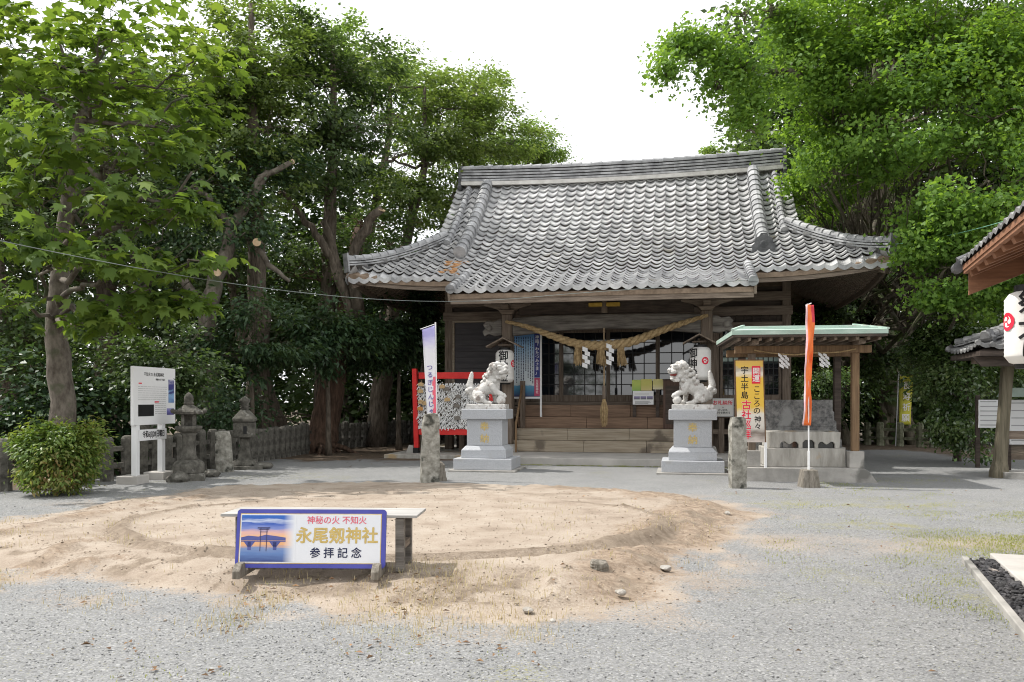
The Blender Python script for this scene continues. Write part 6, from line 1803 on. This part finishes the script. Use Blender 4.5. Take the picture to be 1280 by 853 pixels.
# pruned multi stemmed tree with bare limbs and sawn ends
tree('pruned_tree', 'pruned dark tree with bare forking limbs and pale sawn ends in the left wood', 'tree',
     [(tuple(Vector((at(258, 540, 20.5).x, 20.5, 0))), .30), (PX(256, 440, 20.5), .25), (PX(262, 375, 20.5), .22), (PX(282, 320, 20.6), .17), (PX(292, 280, 20.7), .14), (PX(335, 215, 21), .09)],
     [B(245, 215, 21, .9, .6, .5), B(350, 205, 21.5, .8, .5, .5), B(310, 290, 20.4, .4, .25, .2), B(285, 250, 21, .8, .5, .5), B(225, 305, 20.6, .6, .4, .3), B(200, 380, 20.6, .6, .4, .3)], 'leaf_under', 'bark_grey', .13, per_blob=50, per_tip=90, seed=10, limb_r=.06,
     limbs=[([PX(258, 400, 20.5), PX(225, 340, 20.4), PX(195, 310, 20.3)], .13, .07), ([PX(292, 285, 20.7), PX(262, 248, 20.5), PX(240, 232, 20.4)], .11, .06), ([PX(290, 282, 20.7), PX(325, 222, 20.8), PX(366, 202, 20.9)], .09, .06), ([PX(305, 290, 20.7), PX(335, 330, 21), PX(362, 352, 21.2)], .09, .05)],
     cuts=[(PX(366, 202, 20.88), (.8, -.5, .2), .06), (PX(321, 303, 20.2), (.2, -1, .1), .10), (PX(272, 341, 20.2), (-.1, -1, .1), .09), (PX(272, 385, 20.2), (.1, -1, 0), .06)])
# big dark trunks seen in the shade near the fence
for lab, px, Y, r, lean, bk, sd in [('dark leaning trunk of an evergreen right behind the short stone pillar fence', 352, 24.5, .42, -.10, 'bark', 21), ('tree with reddish gnarled roots spilling over the gap between the two left fences', 400, 24.3, .50, .06, 'bark_red', 22), ('straight dark trunk between the gnarled root tree and the red rack', 465, 28, .26, .03, 'bark', 23), ('pale curved trunk deep in the shade left of the red rack', 440, 30, .22, -.05, 'bark_grey', 24)]:
    x = at(px, 540, Y).x
    lm = []
    if bk == 'bark_red':
        for k in range(9):
            a = random.uniform(PI * 1.05, PI * 2.0); l = random.uniform(.6, 1.5)
            lm.append(([(x, Y, .6), (x + .45 * math.cos(a), Y + .45 * math.sin(a), .22), (x + l * math.cos(a), Y + l * math.sin(a), -.03)], .16, .04))
    tree('evergreen_tree', lab, 'tree', [((x, Y, 0), r), ((x + lean * 3, Y, 1.0), r * .8), ((x + lean * 12, Y, 4), r * .6), ((x + lean * 18, Y + .5, 6.5), r * .4)], [((x + lean * 18, Y + .6, 6.8), (1.8, 1.8, 1.2), 1), ((x + lean * 12 + 1.0, Y, 5.2), (1.2, 1.2, .8), .7), ((x + lean * 12 - 1.2, Y - .2, 5.4), (1.3, 1.2, .8), .7)], 'leaf_dark', bk, .14, per_blob=45, per_tip=85, group=GW, seed=sd, limbs=lm)
# understorey shrubs with drooping glossy leaves
GU = 'glossy undergrowth bushes below the left wood'
def bush(label, blobs, leaf, seed, name='bush', cat='bush', size=.13, group=None, per_blob=48, per_tip=80, tmpl=T_OVAL, **k):
    c = np.mean([b[0] for b in blobs], 0); lo = blobs[0][0]
    return tree(name, label, cat, [((c[0], c[1] + .2, 0), .08), ((c[0], c[1] + .15, max(.3, c[2] * .5)), .06), ((c[0], c[1], c[2]), .03)], blobs, leaf, 'bark', size, tmpl, per_blob=per_blob, per_tip=per_tip, group=group, seed=seed, limb_r=.035, **k)
bush('glossy dark bush with drooping leaf sprays below the pruned tree', [B(320, 400, 20.6, .9, .6), B(280, 440, 20.4, .8, .55), B(350, 435, 20.8, .7, .4), B(300, 462, 20.4, .5, .3, .5)], 'leaf_under', 31, group=GU, tmpl=T_NARROW, size=.17, droop=.6)
bush('blue green bush hanging over the second stone lantern side of the fence', [B(400, 400, 22.5, 1.1, .55), B(440, 420, 22.8, .9, .5), B(385, 445, 22.3, .7, .45)], 'leaf_under', 32, group=GU, tmpl=T_NARROW, size=.18, droop=.6)
bush('green drooping bush in front of the straight dark trunk by the shrine eave', [B(480, 400, 24.5, .8, .5), B(510, 430, 24.8, .7, .45), B(470, 450, 24.6, .7, .4), B(530, 385, 25, .7, .5)], 'leaf_under', 33, group=GU, tmpl=T_NARROW, size=.18, droop=.6)
bush('dense bush behind the white information board', [B(215, 440, 17.6, .75, .6), B(245, 470, 17.8, .7, .55), B(190, 480, 17.4, .7, .5), B(150, 440, 17.8, .7, .6)], 'leaf_dark', 34, group=GU, size=.11)
bush('dark thicket behind the shrub at the left edge', [B(30, 480, 17, .9, .6), B(110, 500, 17.2, .9, .5), B(10, 540, 16.6, .8, .5), B(130, 550, 17, .6, .4)], 'leaf_under', 35, group=GU, size=.15)
bush('dark fern like thicket in the shade behind the stone fence', [B(260, 520, 20, .8, .5), B(430, 520, 32, .9, .5), B(500, 505, 33, 1.0, .6), B(290, 515, 22, .6, .5)], 'leaf_under', 36, group=GU, size=.15, tmpl=T_NARROW)
# rounded leafy shrub in front of the fence
Ysh = 14.0
bush('rounded leafy shrub with reddish shoots in front of the left stone fence', [B(70, 566, 13.4, .46, .36, 1.3), B(42, 578, 13.3, .32, .32, .8), B(100, 574, 13.4, .28, .28, .7), B(74, 550, 13.4, .36, .16, .7), B(68, 598, 13.2, .36, .18, .7), B(36, 600, 13.2, .22, .16, .4), B(100, 545, 13.5, .2, .1, .3), B(40, 552, 13.4, .2, .1, .3)], 'leaf_shrub', 37, name='shrub', cat='shrub', size=.085, per_blob=52, per_tip=95, clump=(.17, .12), up=.6, tmpl=T_NARROW, extra_tips=[tuple(at(random.uniform(15, 128), random.uniform(524, 565) + abs(random.gauss(0, 12)), 13.35)) for _ in range(26)])
# far backdrop of the wood, one dense mass
def mass(name, label, blobs, leaf, seed, size=.3, n=90000):
    r_ = np.random.default_rng(seed)
    w = np.array([b[1][0] * b[1][2] for b in blobs]); w = w / w.sum()
    ids = r_.choice(len(blobs), n // 30, p=w)
    c = np.array([b[0] for b in blobs])[ids]; rad = np.array([b[1] for b in blobs])[ids]
    d = r_.normal(size=c.shape); d /= np.linalg.norm(d, axis=1, keepdims=True)
    T = c + d * rad * r_.uniform(.35, 1.0, (len(c), 1))
    cid = np.repeat(np.arange(len(T)), 30)
    g = r_.normal(size=(len(cid), 3)) * np.array([.4, .4, .25])
    P = T[cid] + g; ok = P[:, 2] > .02; P = P[ok]; g = g[ok]
    Nn = np.array([0, -.15, .8]) + r_.normal(size=P.shape) * .5; D = g + r_.normal(size=P.shape) * .3; D[:, 2] -= .2
    o = leaves(name, P, Nn, D, size * r_.uniform(.6, 1.3, len(P)), T_OVAL, M[leaf], None)
    tag(o, label, 'woodland', kind='stuff'); return o
bl = []
for x in range(-260, 640, 55):
    for y, Y in ((500, 31), (440, 32), (395, 33)): bl.append(B(x + random.uniform(-20, 20), y, Y + random.uniform(-1, 2), 2.2, 1.3))
for x in range(-260, 300, 60):
    for y, Y in ((330, 30), (260, 30), (190, 30), (120, 31)): bl.append(B(x + random.uniform(-20, 20), y + random.uniform(-15, 15), Y, 1.9, 1.4))
for x in range(440, 560, 50): bl.append(B(x, 340, 34, 1.6, 1.0))
for x in range(250, 470, 48):
    for y in (240, 285, 335): bl.append(B(x + random.uniform(-12, 12), y + random.uniform(-15, 15), 33, 1.45, 1.0))
mass('woodland', 'dense dark woodland behind the trees on the left', bl, 'leaf_dark', 5, n=120000)
bl = []
for x in range(960, 1500, 55):
    for y, Y in ((510, 30), (440, 31), (370, 31), (290, 32), (210, 32), (130, 33), (60, 33)): bl.append(B(x + random.uniform(-20, 20), y + random.uniform(-15, 15), Y + random.uniform(-1, 2), 2.0, 1.6))
mass('woodland', 'dense dark woodland behind the great ginkgo tree on the right', bl, 'leaf_dark', 6, n=130000)

# ---- great ginkgo on the right
def ginkgo():
    Y = 28.8
    x = at(1128, 540, Y).x
    trunk = [((x, Y, 0), .60), (PX(1104, 470, Y), .66), (PX(1082, 400, Y), .72), (PX(1085, 300, Y), .72), (PX(1095, 200, Y - 1), .55), (PX(1105, 100, Y - 3), .38), (PX(1110, 0, Y - 5), .2)]
    bl = []
    r2 = random.Random(9)
    for (px, py, Yb, r, w) in [(1042, 95, 20.5, 1.2, 1), (1045, 150, 20.5, 1.3, 1.1), (1024, 175, 22, .7, .6), (1012, 225, 22.5, .55, .4), (1042, 135, 21.5, 1.0, .9), (1040, 60, 20.5, 1.3, 1), (1100, 60, 20, 1.5, 1.2), (1090, 140, 19.5, 1.4, 1.2), (1050, 225, 20.5, 1.0, .9), (1110, 200, 20.5, 1.0, .6), (1160, 110, 19, 1.5, 1.2), (1170, 190, 18.5, 1.4, 1.1), (1160, 40, 19.5, 1.5, 1), (1230, 60, 18.5, 1.6, 1.2), (1240, 150, 18, 1.5, 1.2), (1230, 230, 17.5, 1.3, 1), (1170, 260, 18, .95, .8), (1200, 300, 17.5, .9, .8), (1176, 300, 18, .6, .5), (1180, 340, 17.5, .7, .6), (1165, 372, 17.5, .35, .3), (1168, 325, 18.5, .55, .5), (1270, 300, 17.5, 1.0, .7), (1290, 210, 17.5, 1.2, .8), (1290, 100, 18, 1.4, .8), (1000, 245, 23.5, .4, .2), (1060, -10, 20.5, 1.4, .8), (1150, -30, 19.5, 1.5, .8), (1250, -20, 18.5, 1.5, .8), (1030, 270, 24.5, .5, .2), (1120, 240, 20.5, .6, .4), (1075, 205, 22, .9, .8), (1105, 262, 22, .6, .4), (1140, 245, 20, .7, .6), (1050, 250, 23, .6, .4), (1250, 350, 18, .7, .4), (1220, 370, 18, .5, .3),
                              (880, 66, 18.5, .62, .40), (925, 78, 18.6, .6, .38), (850, 62, 18.4, .45, .25), (972, 95, 19, .55, .3), (905, 106, 18.4, .42, .2), (940, 122, 18.4, .35, .25), (928, 150, 18.4, .22, .12), (945, 160, 18.4, .15, .06), (965, 15, 19, .6, .35), (935, 10, 19, .4, .2), (1000, 60, 19.5, .55, .35), (835, 92, 18.4, .28, .15), (990, 20, 19.5, .6, .3)]:
        q = B(px + r2.uniform(-8, 8), py + r2.uniform(-8, 8), Yb + r2.uniform(-.4, .4), r * r2.uniform(.9, 1.25), r * r2.uniform(.6, .95), w, ry=r * r2.uniform(.8, 1.3))
        bl.append(q)
    lm = [([PX(1100, 150, 27), PX(1050, 110, 22), PX(980, 90, 19.3), PX(920, 82, 18.7), PX(860, 76, 18.5)], .12, .02)]
    for k in range(34):       # hanging aerial roots round the trunk
        px = random.uniform(1050, 1120); y0 = random.uniform(265, 310); l = random.uniform(40, 150)
        lm.append(([PX(px, y0, 27.8), PX(px + random.uniform(-4, 4), y0 + l * .5, 27.7), PX(px + random.uniform(-8, 8), y0 + l, 27.8)], .016, .006))
    lm += [([PX(1080, 420, 28.6), PX(1120, 400, 27.5), PX(1160, 380, 26.8), PX(1200, 372, 26)], .16, .05), ([PX(1060, 565, 28.2), PX(1045, 520, 28.0), PX(1052, 470, 28.3), PX(1070, 420, 28.6)], .20, .18), ([PX(1150, 566, 27.8), PX(1128, 530, 28.3), PX(1105, 480, 28.6)], .20, .25), ([PX(1100, 566, 28.0), PX(1108, 525, 28.4), PX(1092, 470, 28.6)], .18, .22), ([PX(1180, 570, 28.0), PX(1150, 548, 28.0), PX(1125, 515, 28.5)], .08, .18)]
    tree('ginkgo_tree', 'great old ginkgo tree with mossy trunk overhanging the right of the shrine roof', 'tree', trunk, bl, 'leaf_ginkgo', 'bark_moss', .092, T_FAN, per_blob=66, per_tip=88, clump=(.34, .26), up=.45, droop=.6, limbs=lm, limb_r=.05, seed=41, shell=.25, gap=.46, gscale=1.25, nolimb=lambda c: c[0] < 7.6)
ginkgo()
bush('camellia bush with small glossy leaves left of the roofed gate', [B(1190, 435, 20.5, .8, .5, 1.1), B(1180, 480, 20.3, .55, .5, .9), B(1210, 495, 20, .65, .6, 1.1), B(1200, 540, 19.6, .5, .4, 1.0), B(1160, 442, 21, .4, .2, .5), B(1225, 430, 20.5, .8, .6), B(1222, 555, 19, .35, .25, .6), B(1186, 520, 20.2, .3, .3, .5), B(1245, 470, 20.5, .8, .6), B(1175, 398, 21, .7, .3, .6), B(1270, 420, 21, 1.0, .6), B(1160, 420, 20.8, .4, .25, .5)], 'leaf_camellia', 42, name='camellia_bush', size=.10, per_blob=80, per_tip=85, clump=(.24, .16))
bush('clipped evergreen bush showing above the stone screen of the water pavilion', [B(1035, 480, 18.3, .42, .26), B(1052, 485, 18.4, .28, .22), B(1015, 487, 18.3, .3, .2)], 'leaf_camellia', 43, size=.07, clump=(.2, .15))
tree('evergreen_tree', 'pale green tree top just showing above the right end of the shrine ridge', 'tree', [((11, 40, 0), .3), (PX(930, 230, 40), .2), (PX(930, 185, 40), .1)], [B(915, 184, 40, .9, .5), B(945, 178, 40, 1.0, .6), B(965, 185, 40, .9, .6), B(895, 188, 40, .5, .35, .5)], 'leaf_bright', 'bark', .16, per_blob=50, per_tip=70, seed=44)
tree('evergreen_tree', 'dark tree filling the gap between shrine roof corner and ginkgo trunk', 'tree', [((at(1010, 540, 28).x, 28, 0), .3), (PX(1015, 380, 28), .22), (PX(1020, 260, 28), .1)], [B(1020, 250, 28, 1.3), B(1000, 300, 28, 1.2), B(1040, 330, 27.5, 1.2), B(1130, 350, 27, 1.3), B(1030, 400, 27, 1.2), B(1120, 440, 27, 1.2), B(1000, 430, 28, 1.1), B(1040, 490, 27, 1.2, .7)], 'leaf_dark', 'bark', .15, per_blob=45, per_tip=75, seed=45)

# ================================================================== GRASS, PEBBLES, LITTER
def tufts(name, label, cat, pts, nb, h, m, wblade=.006, spread=.05):
    n = len(pts); tot = n * nb
    P = np.repeat(np.array(pts), nb, 0); P[:, :2] += rng.normal(0, spread, (tot, 2))
    a = rng.uniform(0, 2 * PI, tot); hh = h * rng.uniform(.35, 1.2, tot) * np.repeat(rng.uniform(.5, 1.3, n), nb); le = rng.uniform(.1, .8, tot) * hh
    w = wblade * rng.uniform(.6, 1.4, tot)
    dx, dy = np.cos(a), np.sin(a)
    z = np.zeros(tot)
    v0 = P + np.stack([-dy * w, dx * w, z], -1); v1 = P + np.stack([dy * w, -dx * w, z], -1)
    md = P + np.stack([dx * le * .35, dy * le * .35, hh * .6], -1); v2 = md + np.stack([dy * w, -dx * w, z], -1) * .8; v3 = md + np.stack([-dy * w, dx * w, z], -1) * .8
    tp = P + np.stack([dx * le, dy * le, hh * .95], -1)
    co = np.stack([v0, v1, v2, v3, tp], 1).reshape(-1, 3)
    b = np.arange(tot) * 5
    loops = np.concatenate([np.stack([b, b + 1, b + 2, b + 3], -1).ravel(), np.stack([b + 3, b + 2, b + 4], -1).ravel()])
    fn = np.concatenate([np.full(tot, 4), np.full(tot, 3)])
    o = npmesh(name, co, fn, loops, m); tag(o, label, cat, kind='stuff'); return o
rng = np.random.default_rng(55); random.seed(55)
def scatter(n, boxpx, dens=None, zoff=0):
    out = []
    x0, x1, y0, y1 = boxpx
    tries = 0
    while len(out) < n and tries < n * 40:
        tries += 1
        # uniform over ground area in the pixel box
        Y = random.uniform(F * CH / (y1 - HZ), F * CH / (y0 - HZ)); y = HZ + F * CH / Y; x = random.uniform(x0, x1)
        X = (x - 640) * Y / F
        if random.random() > Y / (F * CH / (y0 - HZ)): continue
        if dens and random.random() > dens(x, y, X, Y): continue
        out.append((X, Y, gz(X, Y) + zoff))
    return out
def dn(x, y, X, Y): return float(sstep(.44, .62, fbm(X * 1.6, Y * 1.6)))
dry = scatter(230, (-40, 700, 722, 800), dn) + scatter(90, (640, 900, 640, 770), dn) + scatter(60, (-20, 330, 655, 720), dn) + scatter(170, (420, 690, 740, 805))
tufts('dry_grass', 'straw coloured dry grass tufts along the front edge of the sandy mound', 'grass', dry, 8, .055, M['grass_dry'], .0022, .09)
grn = scatter(420, (1120, 1300, 640, 850), dn) + scatter(260, (960, 1200, 600, 800), dn) + scatter(150, (1222, 1300, 670, 697)) + scatter(22, (-20, 700, 735, 850), dn) + scatter(10, (100, 260, 612, 640), dn) + [tuple(gp(1250, 770) + Vector((random.gauss(0, .12), random.gauss(0, .12), 0))) for _ in range(14)]
tufts('green_grass', 'small green grass and weed tufts growing in the gravel', 'grass', grn, 16, .020, M['grass_green'], .0024, .085)
mossp = [tuple(W3(random.uniform(-2.9, 2.9), -2.22 + random.gauss(0, .05), 0)) for _ in range(160)]
tufts('green_grass', 'low mossy grass strip along the front of the shrine apron slab', 'grass', mossp, 12, .025, M['grass_green'], .005, .05)
# loose gravel near the camera
def stones(name, label, n, area, m, r0, r1, cat='gravel', ok=None):
    oct_v = np.array([[1, 0, 0], [-1, 0, 0], [0, 1, 0], [0, -1, 0], [0, 0, 1], [0, 0, -1]], float); oct_f = np.array([[0, 2, 4], [2, 1, 4], [1, 3, 4], [3, 0, 4], [2, 0, 5], [1, 2, 5], [3, 1, 5], [0, 3, 5]])
    X = rng.uniform(area[0], area[1], n); Yy = rng.uniform(area[2], area[3], n)
    k = np.abs(X / Yy) < .66; X, Yy = X[k], Yy[k]
    k = rng.random(len(X)) < (area[2] / Yy) ** 1.2; X, Yy = X[k], Yy[k]
    jy = np.clip(np.searchsorted(_gys, Yy), 0, len(_gys) - 1); jx = np.clip(np.round((X - _gx0) / .085).astype(int), 0, GX.shape[1] - 1)
    s = GS[jy, jx]; k = rng.random(len(X)) > (s * 1.3 if ok is None else 1 - s * ok); X, Yy, jy, jx = X[k], Yy[k], jy[k], jx[k]
    Z = GH[jy, jx]; n = len(X)
    r = rng.uniform(r0, r1, n) * rng.uniform(.6, 1.2, n)
    sc = rng.uniform(.55, 1.3, (n, 3)) * r[:, None]; sc[:, 2] *= .65
    a = rng.uniform(0, 2 * PI, n); c, s_ = np.cos(a), np.sin(a)
    v = oct_v[None] * sc[:, None, :] + rng.normal(0, .12, (n, 6, 3)) * r[:, None, None]
    vx = v[..., 0] * c[:, None] - v[..., 1] * s_[:, None]; vy = v[..., 0] * s_[:, None] + v[..., 1] * c[:, None]
    co = np.stack([vx + X[:, None], vy + Yy[:, None], v[..., 2] + Z[:, None] + r[:, None] * .2], -1).reshape(-1, 3)
    loops = (oct_f[None] + (np.arange(n) * 6)[:, None, None]).ravel()
    o = npmesh(name, co, np.full(n * 8, 3), loops, m); tag(o, label, cat, kind='stuff'); return o
M['pebble'] = mat('pebble', (.20, .20, .20), (.31, .309, .305), scale=30, rough=.9, island=.35)
M['crumb'] = mat('crumb', (.24, .185, .14), (.42, .36, .29), scale=30, rough=1, island=.3)
stones('loose_gravel', 'loose grey gravel stones covering the yard in the foreground', 130000, (-8.5, 8.5, 4.2, 12), M['pebble'], .003, .0085)
stones('sandy_crumbs', 'crumbs of dry clay and small stones on the edge of the mound', 26000, (-6.5, 4, 5.2, 13), M['crumb'], .004, .013, 'clay crumbs', ok=.55)
# fallen leaves
q = MB()
for X, Y, Z in scatter(150, (-40, 700, 735, 850), dn) + scatter(70, (700, 1300, 610, 850)) + scatter(120, (400, 520, 556, 585)):
    a = random.uniform(0, 6.3); s = random.uniform(.012, .03); c_, s_ = math.cos(a) * s, math.sin(a) * s
    q.add([(X - c_, Y - s_, Z + .012), (X + s_ * .5, Y - c_ * .5, Z + random.uniform(.012, .03)), (X + c_, Y + s_, Z + .014), (X - s_ * .5, Y + c_ * .5, Z + random.uniform(.012, .03))], [(0, 1, 2, 3)])
o_ = q.build('fallen_leaves', M['dead_leaf']); tag(o_, 'brown fallen leaves scattered over gravel and mound', 'leaves', kind='stuff')

# unseen trees added behind the viewer to put leaf reflections in the door panes
nw = Vector((-sP, -cP, 0))
def mirrored(u, z, Yt):
    p = W3(u, 1.88, z); d = (p - Vector((0, 0, CH))).normalized(); r_ = d - 2 * d.dot(nw) * nw
    k = (Yt - p.y) / r_.y; return p + r_ * k
bl = []
for u, z, w_ in ((-2.3, 2.6, 1), (-1.7, 2.1, 1), (-2.1, 1.9, .8), (-1.2, 2.55, .8), (-.8, 2.1, .5), (-1.5, 2.9, .7), (-2.5, 3.2, .8), (3.1, 2.4, 1), (3.8, 2.8, 1), (3.5, 3.3, 1), (4.2, 2.2, .9)):
    c = mirrored(u, z, -13.0); bl.append(((c.x, c.y, c.z), (2.3, 1.8, 1.7), w_))
c1 = mirrored(-1.6, 1.6, -13.0); c2 = mirrored(3.6, 1.6, -13.0)
tree('reflection_tree', 'unseen tree added behind the viewer for its reflection in the left door panes', 'tree', [((c1.x, c1.y, 0), .2), ((c1.x, c1.y, c1.z * .6), .16), ((c1.x + .2, c1.y, c1.z + .8), .08)], bl[:7], 'leaf_dark', 'bark', .34, per_blob=26, per_tip=60, seed=61, clump=(.6, .4))
tree('reflection_tree', 'unseen tree added behind the viewer for its reflection in the right lattice panes', 'tree', [((c2.x, c2.y, 0), .2), ((c2.x, c2.y, c2.z * .6), .16), ((c2.x + .2, c2.y, c2.z + .8), .08)], bl[7:], 'leaf_dark', 'bark', .34, per_blob=40, per_tip=60, seed=62, clump=(.6, .4))
